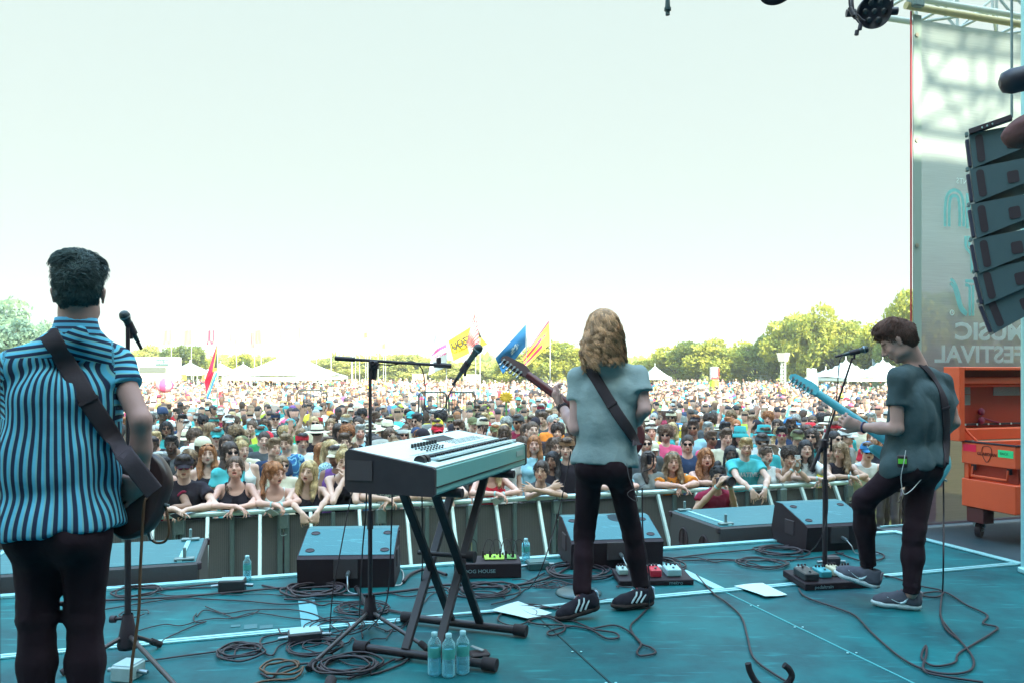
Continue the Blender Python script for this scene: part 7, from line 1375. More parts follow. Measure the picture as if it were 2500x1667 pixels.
m = MB(); m.cyl(q+[.1,0,.05], q+[.1,0,3.0], .01, seg=8); tag(m.build('hanging_rope', BLACKM, None, q+[.1,0,.05]), 'dark rope holding the brown cloth bundle at the right edge', 'rope')
# ================================================================== the crowd
HHEAD = 1.63
def xf(o, loc, rz, sc=1.0): o.location = loc; o.rotation_euler = (0,0,rz); o.scale = (sc,sc,sc)
FACE = math.atan2(-E2[1], -E2[0]) - math.pi/2   # rotation that turns local +y towards the stage
HEADC = {}
# --- shared hair, hats and glasses, built round a head at the origin
def hair_mesh(kind):
    s = Sdf(); I = np.eye(3)
    s.ell((0,-.016,.034), (.083,.103,.094), I, .01)
    low = -.06
    if kind == 'short': s.ell((0,.03,.105), (.07,.075,.03), I, .02)
    if kind == 'curly': s.ell((0,-.01,.055), (.102,.118,.108), I, .02)
    if kind in ('long','wavy','straight'):
        wv = .016 if kind == 'wavy' else 0
        for q in (-1,1): s.cap((q*.066,-.01,.0), (q*(.084+wv),-.005,-.16), .03, .034, .03); s.cap((q*(.084+wv),-.005,-.16), (q*(.092+wv),.04,-.27), .034, .018, .03)
        s.cap((0,-.055,.0), (0,-.085,-.2), .075, .07, .03, flat=(.6,(0,1,0))); low = -.5
    if kind == 'pony': s.ell((0,-.1,.07), (.04,.05,.04), I, .02); s.cap((0,-.12,.06), (.06,-.13,-.12), .035, .02, .02); s.cap((.06,-.13,-.1),(.11,-.05,-.22),.022,.012,.02); low = -.4
    if kind == 'bun': s.ell((0,-.05,.135), (.04,.04,.035), I, .01); low = -.05
    if kind == 'bob':
        for q in (-1,1): s.cap((q*.07,-.01,.0), (q*.086,.0,-.09), .035, .034, .03)
        s.cap((0,-.06,.0), (0,-.07,-.08), .07, .07, .03, flat=(.6,(0,1,0))); low = -.14
    if kind == 'braids':
        for q in (-1,1):
            for j in range(4): s.cap((q*(.07+.006*j),-.04+.03*j,.02), (q*(.095+.01*j),-.03+.035*j,-.24), .014, .009, .004)
        low = -.5
    s.ell((0,.125,-.04), (.066,.088,.112), I, .012, 's')
    for q in (-1,1):
        if low > -.2 and kind != 'bob': s.ell((q*.088,.012,-.03), (.026,.028,.042), I, .01, 's')
    s.half((0,0,low), (0,.25,-1.0), .01)
    amp = dict(short=.006,crop=.002,curly=.016,wavy=.013,long=.008,straight=.005,pony=.005,bun=.005,bob=.007,braids=.004)[kind]
    s.disp(lambda P: -amp*np.abs(vnoise(P*np.array([52,52,20 if low<-.2 else 40])))*1.3 - amp*.8*vnoise(P*np.array([22,22,14])+3))
    V, Q = s.mesh(.0085); V = relax(V, Q, 1, .3); T = np.clip(1+.6*vnoise(V*np.array([55,55,16]))+.3*vnoise(V*120), .3, 2)[:,None]*np.ones(3)
    rg = np.random.default_rng(len(kind)*7+3); n = 1500; i = rg.integers(0,len(V),n); P = V[i]; c0 = np.array([0,-.02,.02]); N = (P-c0)*[1,1,.4 if low<-.2 else 1]; N /= np.linalg.norm(N,axis=1)[:,None]; lg = kind in ('long','wavy','straight','pony','bob')
    cl = np.stack([vnoise(P*24+q*7) for q in range(3)],1); fl = np.array([0,.1 if not lg else -.1,-1.0 if lg else -.6])+cl*(.35 if kind in('straight','long','braids') else 1.3); fl -= N*(fl*N).sum(1)[:,None]*.85; fl /= np.linalg.norm(fl,axis=1)[:,None]; L = rg.uniform(.5,1,n)[:,None,None]*(.075 if lg else .028 if kind != 'crop' else .008); t = np.linspace(0,1,4)[None,:,None]
    ang = rg.uniform(0,6.28,n)[:,None,None]; wv = (.006 if kind in ('wavy','curly') else .001)*np.sin(ang+t*9); C = P[:,None]+L*fl[:,None]*t+N[:,None]*(t-t*t)*L*.35+N[:,None]*wv
    Tg = np.gradient(C,axis=1); A = np.cross(Tg,np.array([.3,.2,.9])); A /= np.linalg.norm(A,axis=2)[...,None]+1e-9; B = np.cross(Tg,A); B /= np.linalg.norm(B,axis=2)[...,None]+1e-9; rr = .0024*np.linspace(1,.2,4)[None,:,None]; W = np.stack([C+rr*(A*math.cos(a)+B*math.sin(a)) for a in (0,2.1,4.2)],2).reshape(-1,3)
    base = (np.arange(n)[:,None]*4+np.arange(3)[None])*3; Q2 = np.concatenate([np.stack([base+k,base+(k+1)%3,base+3+(k+1)%3,base+3+k],-1).reshape(-1,4) for k in range(3)])+len(V)
    return np.concatenate([V,W]), np.concatenate([Q,Q2]), np.concatenate([T, np.repeat(rg.uniform(.5,1.9,n)[:,None]*np.ones(3),12,axis=0)])
HM = {}
def shared(kind):
    if kind in HM: return HM[kind]
    if kind in ('short','crop','curly','long','wavy','straight','pony','bun','bob','braids'):
        V, Q, T = hair_mesh(kind); o = mobj('hair', V, Q, HAIR, None, (0,0,0), dict(tint=T)); nm = 'hair'
    else:
        m = MB(); t1 = None
        if kind in ('cap','cap_back'):
            G = []
            for i in range(9):
                f = i/8*math.pi/2; G.append([(.092*math.cos(f)*math.cos(a), -.012+.11*math.cos(f)*math.sin(a), .035+.098*math.sin(f)) for a in np.linspace(0,2*math.pi,25)])
            m.grid(np.array(G)[:,::-1]); Bm = []; sg = 1 if kind == 'cap' else -1
            for i in range(5):
                r = i/4; Bm.append([((.08-.01*r)*math.sin(a), -.012+sg*((.10+.075*r*math.cos(a*.8)) *math.cos(a) if True else 0), .04-.028*r-.012*abs(math.sin(a))*1.2) for a in np.linspace(-1.15,1.15,13)])
            Bm = np.array(Bm); m.grid(Bm); m.grid(Bm[:,::-1]-[0,0,.004]); m.lathe([(0,.0),(.007,.0),(.006,.005),(0,.006)], (0,-.012,.132), None, 8)
        if kind in ('bucket','straw','fedora'):
            hb, rb = {'bucket':(.10,.13),'straw':(.09,.185),'fedora':(.11,.14)}[kind]; pr = [(.0,.035+hb),(.05,.035+hb),(.078,.03+hb),(.09,.04),(.093,.03),(rb*.8,.022),(rb,.012 if kind!='bucket' else -.02),(rb*.99,.008 if kind != 'bucket' else -.024),(.09,.024)]
            pr = [(a*1.0,b) for a,b in pr]; m.lathe(pr[::-1], (0,-.012,0), np.diag([1.0,1.14,1.0]), 28)
            if kind != 'bucket': m.lathe([(.095,.032),(.0925,.055)], (0,-.012,0), np.diag([1.0,1.14,1.0]), 28, mi=1)
        if kind in ('headband','bandana'):
            h_ = .018 if kind == 'headband' else .032; P = [(.0855*math.cos(a), -.014+.1045*math.sin(a), .052+.012*math.sin(a)) for a in np.linspace(0,2*math.pi,33)[:-1]]; G = np.array([[ (x*1.03,y*1.03,z+k) for k in (-h_,-h_*.6,0,h_*.6,h_)] for x,y,z in P+P[:1]]); G[:,[0,4],:2] *= .975; m.grid(G)
        if kind == 'beanie': m.lathe([(.088,.02),(.094,.03),(.092,.06),(.075,.115),(.04,.142),(0,.15)], (0,-.014,0), np.diag([1.0,1.15,1.0]), 24)
        if kind in ('shades','specs','shades_up'):
            dz, dy = (.0,.0) if kind != 'shades_up' else (.098,-.045)
            for q in (-1,1):
                pts = [(q*.032+.025*math.cos(a), .098-.012*abs(math.cos(a))*(1 if math.cos(a)*q>0 else 0)+dy, .0+.018*math.sin(a)*(1 if math.sin(a)<0 else .8)+dz) for a in np.linspace(0,2*math.pi,15)[:-1]]
                if kind == 'specs': m.tube(pts, .0022, 5, closed=True)
                else: P = np.array(pts); c = P.mean(0)+[0,.004,0]; m.add(np.vstack([P,c]), [(i,(i+1)%14,14) for i in range(14)][::1], smooth=True); m.add(np.vstack([P-[0,.003,0],c-[0,.003,0]]), [((i+1)%14,i,14) for i in range(14)], smooth=True); m.tube(pts, .0022, 5, closed=True)
                m.tube([(q*.058,.088+dy,.006+dz),(q*.08,.06+dy*.5,.008+dz*.8),(q*.083,-.0,.004+dz*.5)], .0022, 5)
            m.tube([(-.009,.101+dy,.008+dz),(0,.104+dy,.011+dz),(.009,.101+dy,.008+dz)], .0022, 5)
        if kind == 'phone': m.box((0,0,0), (.074,.009,.15), None, bev=.003)
        nm = {'cap':'cap','cap_back':'cap','bucket':'sun_hat','straw':'straw_hat','fedora':'hat','headband':'headband','bandana':'bandana','beanie':'beanie','shades':'sunglasses','shades_up':'sunglasses','specs':'glasses','phone':'phone'}[kind]
        o = m.build(nm, [LENSC if 'shades' in kind or kind=='specs' else CLOTH1, BLACKM])
    COL.objects.unlink(o); HM[kind] = o; return o
CLOTH1 = mat('hat_cloth', rough=.85, objcol=True, bump=(60,.3,.004), spec=.2); LENSC = mat('sunglass_lens', rough=.12, objcol=True)
def attach(kind, par_, head, M, col, sc=1.0, off=None, tilt=0):
    o = shared(kind).copy(); COL.objects.link(o); o.parent = par_; hc = head if off is None else head + M@np.array(off)
    o.matrix_local = Matrix.Translation(Vector(hc)) @ Matrix([list(r) for r in (M @ rotx(tilt))]).to_4x4() @ Matrix.Scale(sc,4); o.color = (*col,1); return o
PATS = {}
def pattern(kind):
    if kind in PATS: return PATS[kind]
    m = bpy.data.materials.new('print_'+kind); m.use_nodes = True; n = m.node_tree; L = n.links.new; b = n.nodes['Principled BSDF']; b.inputs['Roughness'].default_value = .85; tc = n.nodes.new('ShaderNodeTexCoord'); rp = n.nodes.new('ShaderNodeValToRGB'); rp.color_ramp.interpolation = 'CONSTANT'; E = rp.color_ramp.elements
    if kind in ('stripe_navy','stripe_teal'):
        sp = n.nodes.new('ShaderNodeSeparateXYZ'); L(tc.outputs['Object'], sp.inputs[0]); ma = n.nodes.new('ShaderNodeMath'); ma.operation = 'MULTIPLY'; ma.inputs[1].default_value = 22; L(sp.outputs[2], ma.inputs[0]); fr = n.nodes.new('ShaderNodeMath'); fr.operation = 'FRACT'; L(ma.outputs[0], fr.inputs[0]); L(fr.outputs[0], rp.inputs[0])
        E[0].color = (.6,.68,.68,1); E[1].position = .55; E[1].color = (.03,.05,.09,1) if kind=='stripe_navy' else (.05,.25,.3,1)
    else:
        no = n.nodes.new('ShaderNodeTexNoise'); no.inputs['Scale'].default_value = {'hawaii':16,'floral':45,'leopard':38,'hawaii_grey':18,'tiedye':9,'camo':12}[kind]; no.inputs['Detail'].default_value = 1.5; L(tc.outputs['Object'], no.inputs['Vector']); L(no.outputs['Fac'], rp.inputs[0])
        C = {'hawaii':[(0,(.75,.24,.02)),(.58,(.04,.03,.03)),(.62,(.35,.55,.5)),(.68,(.75,.24,.02))],'floral':[(0,(.012,.012,.015)),(.6,(.3,.35,.35)),(.66,(.02,.02,.02))],'leopard':[(0,(.45,.7,.75)),(.46,(.02,.10,.22)),(.52,(.45,.7,.75)),(.60,(.02,.1,.22)),(.64,(.45,.7,.75))],
             'hawaii_grey':[(0,(.5,.56,.5)),(.5,(.10,.14,.14)),(.58,(.5,.52,.42))],'tiedye':[(0,(.02,.12,.35)),(.48,(.2,.5,.7)),(.56,(.03,.16,.4))],'camo':[(0,(.10,.12,.06)),(.5,(.2,.2,.12))]}[kind]
        E[0].color = (*C[0][1],1); E[1].position = C[1][0]; E[1].color = (*C[1][1],1)
        for p,c in C[2:]: e = E.new(p); e.color = (*c,1)
    L(rp.outputs[0], b.inputs['Base Color']); PATS[kind] = m; return m
DEN = np.array([.16,.2,.3])
def leg_tint(V, T, zc=.93):
    m = V[:,2] < zc; T[m] = T[m]*DEN; return T
def make_body(J, M, sc=1.0, fem=0, girth=1.0, mouth=0.0, beard=None, h=.016, hands_fine=False, brow=(.3,.22,.18)):
    s = Sdf(); body_prims(s, J, fem, girth*(.92 if fem else 1.0)); head_prims(s, J['head'], M, sc, mouth, J['neck'], fem, .046 if fem else .056)
    fn = [(J['head']-.125, J['head']+.14, .0072)]
    if hands_fine:
        for q in 'LR': fn.append((J['wr'+q]-.1, J['wr'+q]+.1, .0085))
    else: fn.append(((None,None,1.1), (None,None,1.5), .011))
    V, Q = s.mesh(h, fine=[f for f in fn if f[0][0] is not None] + ([((-9,-9,1.08),(9,9,1.5),.012)] if not hands_fine else [])); V = relax(V, Q, 1, .3)
    T = head_tint(V, J['head'], M, sc, brow, beard, mouth); return V, Q, leg_tint(V, T)
SKINS = {'fair':(.70,.46,.37),'tan':(.56,.35,.26),'pink':(.70,.41,.33),'brown':(.30,.17,.12),'dark':(.11,.065,.05)}
HAIRC = {'black':(.018,.014,.018),'dark':(.045,.028,.024),'brown':(.09,.052,.035),'light':(.20,.13,.075),'blond':(.36,.26,.13),'ginger':(.26,.10,.035),'grey':(.28,.30,.30)}
COLS = {'white':(.62,.68,.68),'black':(.025,.02,.028),'grey':(.20,.22,.22),'dark grey':(.07,.08,.09),'navy':(.03,.05,.11),'blue':(.04,.20,.45),'light blue':(.28,.52,.62),'teal':(.04,.30,.32),'aqua':(.07,.42,.46),'red':(.55,.03,.05),'maroon':(.22,.02,.05),'pink':(.70,.10,.22),'orange':(.70,.22,.04),'yellow':(.70,.55,.06),'lime':(.45,.62,.06),'green':(.05,.30,.12),'olive':(.13,.14,.07),'brown':(.16,.09,.05),'cream':(.55,.52,.40),'coral':(.62,.20,.16),'purple':(.16,.07,.25)}
COLS = {k: tuple(min(.8,q*1.22) for q in c) for k,c in COLS.items()}; HAIRC = {k: tuple(q*1.3+.022 for q in c) for k,c in HAIRC.items()}
# --- variants for the standing rows
VARI = []
def variant(fem, arm, yaw, pitch=0.0, mouth=0.0, beard=None, roll=0.0, lean=0.0):
    J = person_local(1.75, .16 if fem else .178, 'down')
    for q in ('LR' if arm in ('cross','phone') else 'R' if arm == 'up' else ''):
        J2_ = person_local(1.75, .16 if fem else .178, arm)
        for k in ('el','wr','hand'): J[k+q] = J2_[k+q]
    M = rotz(R(yaw)) @ rotx(R(pitch)) @ roty(R(roll)); V, Q, T = make_body(J, M, 1.0, fem, 1.0, mouth, beard)
    b = mobj('person', V, Q, SKIN, None, (0,0,0), dict(tint=T)); COL.objects.unlink(b); sh = {}
    for kind in (('tee','strap','tank') if fem else ('tee','tank')):
        o, _ = add_shirt({'tee':'tee_shirt','strap':'strap_top','tank':'tank_top'}[kind], J, None, (1,1,1), m=.013, fem=fem, girth=.93 if fem else 1.0, kind=kind, sleeve=.5, hem=.06, h=.015, disp=folds(J,.006,9,yaw*.1+fem)); COL.objects.unlink(o); sh[kind] = o
    VARI.append(dict(fem=fem, arm=arm, body=b, shirts=sh, head=J['head'], M=M, beard=beard is not None, J=J))
variant(0,'down',0); variant(0,'down',18,4); variant(0,'down',-22,-4, .4); variant(0,'down',8,8,0,(.35,.25,.2)); variant(0,'cross',-10,0,0,(.3,.22,.18)); variant(0,'up',5,6,.6); variant(0,'phone',0,2)
variant(1,'down',0,3); variant(1,'down',25,0,.3); variant(1,'down',-20,2); variant(1,'up',-5,6,.8); variant(1,'phone',0,0); variant(1,'down',40,-8,0,None,8)
PEOPLE = []   # (x, y)
LABELS = set()
def place(x, y, scale, vi, top, topcol, hair, hcol, skin, hat=None, hatcol=None, eye=None, eyecol=(.012,.01,.012), yaw=0.0, label=None, pat=None, phone=True, grp='people standing in the crowd'):
    v = VARI[vi]; b = v['body'].copy(); COL.objects.link(b); xf(b, (x,y,GZ), math.atan2(-y, -x)-math.pi/2+R(yaw), scale); b.color = (*skin,1)
    kind = top if top in v['shirts'] else 'tee'
    if top != 'bare':
        s = v['shirts'][kind].copy(); COL.objects.link(s); s.parent = b; s.color = (*topcol,1)
        if pat: s.material_slots[0].link = 'OBJECT'; s.material_slots[0].material = pattern(pat)
    if hair: attach(hair, b, v['head'], v['M'], hcol)
    if hat: attach(hat, b, v['head'], v['M'], hatcol, 1.09)
    if eye: attach(eye, b, v['head'], v['M'], eyecol)
    tag(b, label, 'person', grp); PEOPLE.append((x,y)); return b
def depth_for(v_, hh): return (EYE-(GZ+hh))*F/(v_-CV)
def spec(u, v_, vi, top, tc, hair, hc, skin, hat=None, hatc=None, eye=None, yaw=0, label='', pat=None, eyecol=(.012,.01,.012)):
    best = None
    for h in (1.0,.985,1.015,.97,1.03,.955,1.045,.94,1.06,.925):
        d = depth_for(v_, HHEAD*h); x = (u-CU)/F*d
        if st(x,d)[1] < T_BAR+.62: continue
        md = min([math.hypot(x-a,d-b) for a,b in PEOPLE] or [9]); sc_ = min(md,.42)-abs(h-1)*1.2
        if best is None or sc_ > best[0]: best = (sc_, x, d, h)
    if best is None: h = .93; d = depth_for(v_, HHEAD*h); best = (0,(u-CU)/F*d,d,h)
    _, x, d, h = best
    return place(x, d, h, vi, top, COLS.get(tc,(.3,.3,.3)), hair, HAIRC.get(hc), SKINS[skin], hat, COLS.get(hatc) if hatc else None, eye, eyecol, yaw, label, pat)
# --- people leaning on the barrier: each one modelled on its own
PINKL = (.45,.05,.12)
def rail_person(u, v_, name_label, fem=0, pose='fold', yaw=0, pitch=0, roll=0, mouth=0.0, skin='fair', hair='long', hc='brown', top='tee', tc='white', hat=None, hatc=None, eye=None, eyecol=(.012,.01,.012), girth=1.0, pat=None, beard=None, body_yaw=0, sleeve=.5, phone=None, text=None, t=None, extra=None, hsc=1.0, shx=0.0, hair_t=0):
    t = t or T_BAR+.36; dr = np.array([(u-CU)/F, 1.0, 0]); k = t/(dr@E2); P = dr*k; zh = EYE-(v_-CV)/F*P[1]-GZ; ry = t - T_BAR   # rail distance
    J = {}; A3 = lambda *q: np.array(q, float); RZ = ZR-GZ+.03
    up = zh >= 1.60; ln = min(max(1.64-zh,0),.25); sw = (.158 if fem else .178)*girth**.5
    hy = .06+ln*.75; J['head'] = A3(shx,hy,zh); J['neck'] = A3(shx*.6,hy-.055,zh-.165); J['pelvis'] = A3(0,-.06-ln*.4,.93)
    for q, s_ in (('L',-1),('R',1)):
        J['sh'+q] = A3(s_*sw+shx*.6, hy-.06, zh-.225); J['hip'+q] = A3(s_*.085,-.06-ln*.4,.90); J['kn'+q] = A3(s_*.1,0,.49); J['an'+q] = A3(s_*.11,-.06,.09); J['toe'+q] = A3(s_*.13,.1,.035)
        if pose in ('fold','phone_hand'): J['el'+q] = A3(s_*(sw+.09), ry-.06, RZ+.045); J['wr'+q] = A3(s_*.015*(1 if q=='L' else -1)+ (.03*s_), ry+.035+.04*(q=='R'), RZ+.03+.02*(q=='R')); J['hand'+q] = dict(d=(-s_*.8,.45,-.35), n=(0,.3,-1), side=s_, curl=(.3,.35,.4,.5), thumb=.4)
        if pose == 'hang': J['el'+q] = A3(s_*(sw+.05), ry-.08, RZ+.07); J['wr'+q] = A3(s_*.075, ry+.10, RZ-.06); J['hand'+q] = dict(d=(-s_*.15,.12,-1), n=(-s_*.3,-1,0), side=s_, curl=(.15,.2,.25,.35), thumb=.2)
        if pose == 'cross': J['el'+q] = A3(s_*(sw+.06), ry+.04, RZ-.01); J['wr'+q] = A3(-s_*.07, ry+.085+.045*(q=='L'), RZ+.09); J['hand'+q] = dict(d=(-s_,-.1,.15), n=(0,-1,-.2), side=s_, curl=(.5,.5,.5,.5), thumb=.4)
        if pose == 'chin': J['el'+q] = A3(s_*(sw-.02), ry-.01, RZ+.03); J['wr'+q] = A3(s_*.045, hy+.10, zh-.17); J['hand'+q] = dict(d=(-s_*.35,-.1,.6), n=(-s_*.6,-.6,.2), side=-s_, curl=(.6,.6,.7,.8), thumb=.4)
        if pose == 'film': J['el'+q] = A3(s_*(sw+.01), ry-.0, RZ+.035); J['wr'+q] = A3(s_*.05, hy+.2, zh-.13); J['hand'+q] = dict(d=(-s_*.25,.1,1), n=(-s_*.8,.5,0), side=-s_, curl=(.5,.55,.6,.6), thumb=.5)
        if pose == 'heart':
            J['el'+q] = A3(s_*(sw+.06), ry-.05, RZ+.04); J['wr'+q] = A3(s_*.06, ry+.02, RZ+.03) if q == 'R' else A3(.0, hy+.11, zh-.27); J['hand'+q] = dict(d=(-s_*.9,.2,.2), n=(0,-1,0), side=s_, curl=(.2,.2,.3,.3), thumb=.3)
        if pose == 'camera': J['el'+q] = A3(s_*(sw+.06), .14, zh-.36); J['wr'+q] = A3(s_*.075, hy+.17, zh-.06); J['hand'+q] = dict(d=(-s_*.45,.1,.8), n=(-s_*.7,.2,-.2), side=-s_, curl=(.7,.7,.7,.7), thumb=.5)
    tc_ = math.degrees(math.atan2(P@E1, t)); yaw -= tc_*.62; body_yaw -= tc_*.3
    jr = np.random.default_rng(int(abs(u)))
    for q in 'LR':
        for k_ in ('el','wr'): J[k_+q] = J[k_+q] + jr.normal(0,.016,3)*[1.4,1,.15]
        if pose != 'camera': J['hand'+q]['curl'] = tuple(jr.uniform(.1,.8,4)); J['hand'+q]['thumb'] = jr.uniform(.1,.6)
    M = rotz(R(yaw)) @ rotx(R(pitch)) @ roty(R(roll))
    V, Q, T = make_body(J, M, hsc, fem, girth, mouth, beard, h=.016, hands_fine=True)
    b = mobj('person', V, Q, SKIN, None, (0,0,0), dict(tint=T)); b.color = (*SKINS[skin],1); xf(b, P*[1,1,0]+[0,0,GZ], FACE + R(body_yaw)); tag(b, name_label, 'person', 'people leaning on the crowd barrier')
    o, vq = add_shirt({'tee':'tee_shirt','strap':'strap_top','tank':'tank_top'}[top], J, b, COLS.get(tc,(.3,.3,.3)), m=.013+.004*(top=='tee'), fem=fem, girth=girth*(.93 if fem else 1.0), kind=top, sleeve=sleeve, hem=.08, h=.0105, disp=folds(J,.008,10,u*.01)); o.location = (0,0,0)
    if pat: o.data.materials[0] = pattern(pat)
    if hair: attach(hair, b, J['head'], M, HAIRC[hc], hsc*1.0, tilt=R(hair_t))
    if hat: attach(hat, b, J['head'], M, COLS[hatc], hsc*1.07)
    if eye: attach(eye, b, J['head'], M, eyecol, hsc)
    if text:
        Vt, Ft = text_mesh(text[0], text[1], .0005, (1.1,1), 'CENTER', .004); bv = BVHTree.FromPolygons([tuple(a) for a in vq[0]], [tuple(map(int,a)) for a in vq[1]]); pts = []
        for a in Vt:
            hit = bv.ray_cast(Vector((-a[0], 1.0, zh-text[2]+a[1])), Vector((0,-1,0))); yv = hit[0][1] if hit[0] is not None else .2; pts.append((-a[0], yv+.016, zh-text[2]+a[1]))
        m = MB(); m.add(pts, [f[::-1] for f in Ft]); tx = m.build('lettering', mat('print_white', (.75,.82,.82), .8)); tx.parent = o
    b['_j'] = 0; del b['_j']; PEOPLE.append((P[0],P[1]))
    W = lambda q: np.array(Matrix.Rotation(FACE+R(body_yaw),3,'Z') @ Vector(q)) + P*[1,1,0]+[0,0,GZ]
    for q in ('L','R'):
        if (hash(name_label) if False else len(name_label)*(3 if q=='L' else 5)) % 4 == 0:
            c = J['wr'+q]; ax = unit(J['el'+q]-c); a1 = unit(np.cross(ax,(0,0,1))); a2 = np.cross(ax,a1); m = MB(); G = np.array([[c+ax*(.03+w_)+(a1*math.cos(t_)+a2*math.sin(t_))*.0305 for w_ in (-.009,.009)] for t_ in np.linspace(0,2*math.pi,17)]); m.grid(G); wb = m.build('wristband', mat('festival_band', (.35,.62,.62), .6)); wb.parent = b
    if phone:
        m = MB(); c = W({'hand':(.03,ry+.15,RZ-.02),'film':(0,hy+.235,zh-.02)}[phone[0]]); Mx = rotz(FACE+R(body_yaw)) @ (rotx(R(-50)) @ roty(R(35)) if phone[0]=='hand' else rotx(R(8))); m.box(c, (.074,.009,.148), Mx, bev=.003); f = m.build('phone', mat('phone_'+phone[1], {'white':(.55,.6,.6),'black':(.02,.02,.025)}[phone[1]], .3), None, c); tag(f, phone[2], 'phone'); m = MB(); sd = -1 if phone[0]=='hand' else 1
        m.box(c+Mx@np.array([0,-.0052,0]), (.062,.001,.12), Mx); m.build('screen', mat('phone_screen', (.03,.16,.18), .15), f, c); m = MB(); m.cyl(c+Mx@np.array([.022,.0045,.055]), c+Mx@np.array([.022,.0062,.055]), .006, seg=10); m.build('camera_lens', BLACKM, f, c)
    if extra: extra(b, J, W, M)
    return b
rail_person(450,1137,'person in black cap, pink lensed glasses and black tee leaning on the barrier rail',0,'fold',0,0,0,0,'fair','short','dark','tee','black','cap','black','shades',PINKL,phone=('hand','black','black phone in the hands of the person in the black cap'))
rail_person(575,1138,'person in black strap top leaning on the rail, chin raised, braid on one shoulder',1,'fold',-8,14,4,.5,'pink','pony','brown','strap','black')
rail_person(671,1150,'person in dark vest over white top leaning on the rail, looking left, mouth open',1,'fold',38,-4,0,.7,'pink','pony','ginger','strap','white',phone=('hand','white','white phone held over the barrier rail left of the smiling person'))
rail_person(752,1146,'smiling person in black strap top with both hands hanging over the rail',1,'hang',-18,2,-6,.5,'fair','long','blond','strap','black')
rail_person(838,1120,'person in black dress bending over the rail behind the keyboard, elbows on it',1,'chin',5,-10,0,0,'fair','bun','blond','strap','black')
rail_person(940,1108,'person in grey patterned shirt behind the keyboard, hands clasped over the rail',0,'fold',0,0,0,0,'tan','short','dark','tee','grey',pat='hawaii_grey')
rail_person(1062,1112,'person in patterned cream shirt with forearms on the rail below the keyboard',0,'fold',10,0,0,0,'fair','short','brown','tee','cream',pat='hawaii_grey',body_yaw=8)
rail_person(1196,1124,'person in red off shoulder top behind the keyboard, holding a card over the rail',1,'fold',-12,-6,0,0,'pink','long','blond','strap','red',phone=('hand','white','small white card held over the rail by the person in the red top'))
rail_person(1312,1143,'person in grey tank top with crossed arms resting on the rail',1,'cross',-14,0,0,0,'tan','pony','dark','tank','dark grey')
rail_person(1488,1130,'person in pale top resting one elbow on the rail behind the middle guitarist',1,'fold',-25,0,0,0,'pink','long','light','tee','light blue')
rail_person(1631,1122,'person in bright orange printed shirt with folded arms on the rail',1,'fold',6,0,0,0,'pink','wavy','light','tee','orange',None,None,'shades_up',(.4,.5,.5),1.16,'hawaii',sleeve=.75)
rail_person(1712,1113,'person in black floral strap top singing, behind the crouching photographer',1,'fold',8,4,4,1.0,'pink','wavy','ginger','strap','black',pat='floral',t=T_BAR+.5)
rail_person(1816,1090,'person in teal tee with white lettering leaning on the rail, short beard',0,'hang',4,0,0,0,'fair','short','blond','tee','aqua',None,None,'specs',(.1,.1,.1),1.0,beard=(.55,.38,.28),text=('NATIVE',.078,.35))
rail_person(1913,1112,'person in white strap top filming with a white phone held up',1,'film',0,0,0,0,'tan','curly','dark','strap','white',phone=('film','white','white phone held up in front of a face at the barrier'))
rail_person(1958,1093,'person in white printed tee with long straight black hair, arm over the rail',1,'fold',10,4,0,0,'fair','straight','black','tee','white',t=T_BAR+.42)
rail_person(2040,1098,'person in black sleeveless top leaning on the rail behind the right microphone stand',1,'fold',-30,0,0,0,'tan','wavy','light','tank','black')
rail_person(2105,1099,'person in blue lettered cap, sunglasses and white tank top beside the right guitarist\'s knee',0,'hang',6,0,0,.3,'fair','short','brown','tank','white','cap','blue','shades')
rail_person(395,1140,'person with glasses low behind the black cap at the left',0,'fold',20,-8,0,0,'brown','short','black','tee','maroon',None,None,'specs',(.2,.2,.2),t=T_BAR+.5)
rail_person(10,1120,'person in dark blue top at the left edge beyond the guitarist\'s elbow',1,'fold',-10,0,0,0,'tan','long','black','tank','navy',None,None,'shades',PINKL)
rail_person(-60,1125,'person in dark tee at the extreme left end of the rail',0,'fold',0,0,0,0,'fair','short','brown','tee','dark grey')
# lettering on the blue cap
V_, F_ = text_mesh('LA', .05, .0006, (1,1), 'CENTER', .002)
b = bpy.data.objects.get('person')
capo = [o for o in scene.objects if o.name.startswith('cap') and o.parent and 'blue lettered cap' in o.parent.get('label','')][0]; m = MB(); m.add([(-a[0], .098-.3*max(a[1],-.02), .074+a[1]*.8) for a in V_], [f[::-1] for f in F_]); q = m.build('lettering', mat('print_white', (.75,.82,.82), .8)); q.parent = capo
# photographer in the pit
def cam_extra(b, J, W, M):
    c0 = W(J['head']+np.array([0,.13,-.03])); f = unit(np.array(Matrix.Rotation(FACE,3,'Z') @ Vector((0,1,.12)))); root = thing('camera', 'black camera with a long round lens held up by the crouching photographer', 'camera', c0); r = unit(np.cross(f,(0,0,1))); u_ = np.cross(r,f); Mx = basis(r,f,u_)
    m = MB(); m.box(c0, (.14,.06,.09), Mx, bev=.012); m.box(c0+u_*.055, (.06,.05,.04), Mx, bev=.01); m.build('camera_body', BLACKM, root, c0); m = MB(); m.lathe([(.035,0),(.04,.03),(.043,.10),(.052,.105),(.052,.15),(.046,.152),(.043,.13),(0,.128)], c0+f*.03, basis(r,-u_,f), 26); m.build('lens', mat('lens_black', (.02,.018,.022), .35), root, c0); m = MB(); m.lathe([(0,.0),(.04,.001)], c0+f*.162, basis(r,-u_,f), 22); m.build('front_glass', mat('lens_glass', (.04,.05,.06), .05), root, c0)
rail_person(1737,1158,'crouching photographer in dark red top inside the pit, camera to the eye',1,'camera',0,0,0,0,'tan','bun','black','tee','maroon',None,None,'shades_up',t=T_BAR-.95,extra=cam_extra,sleeve=.3)
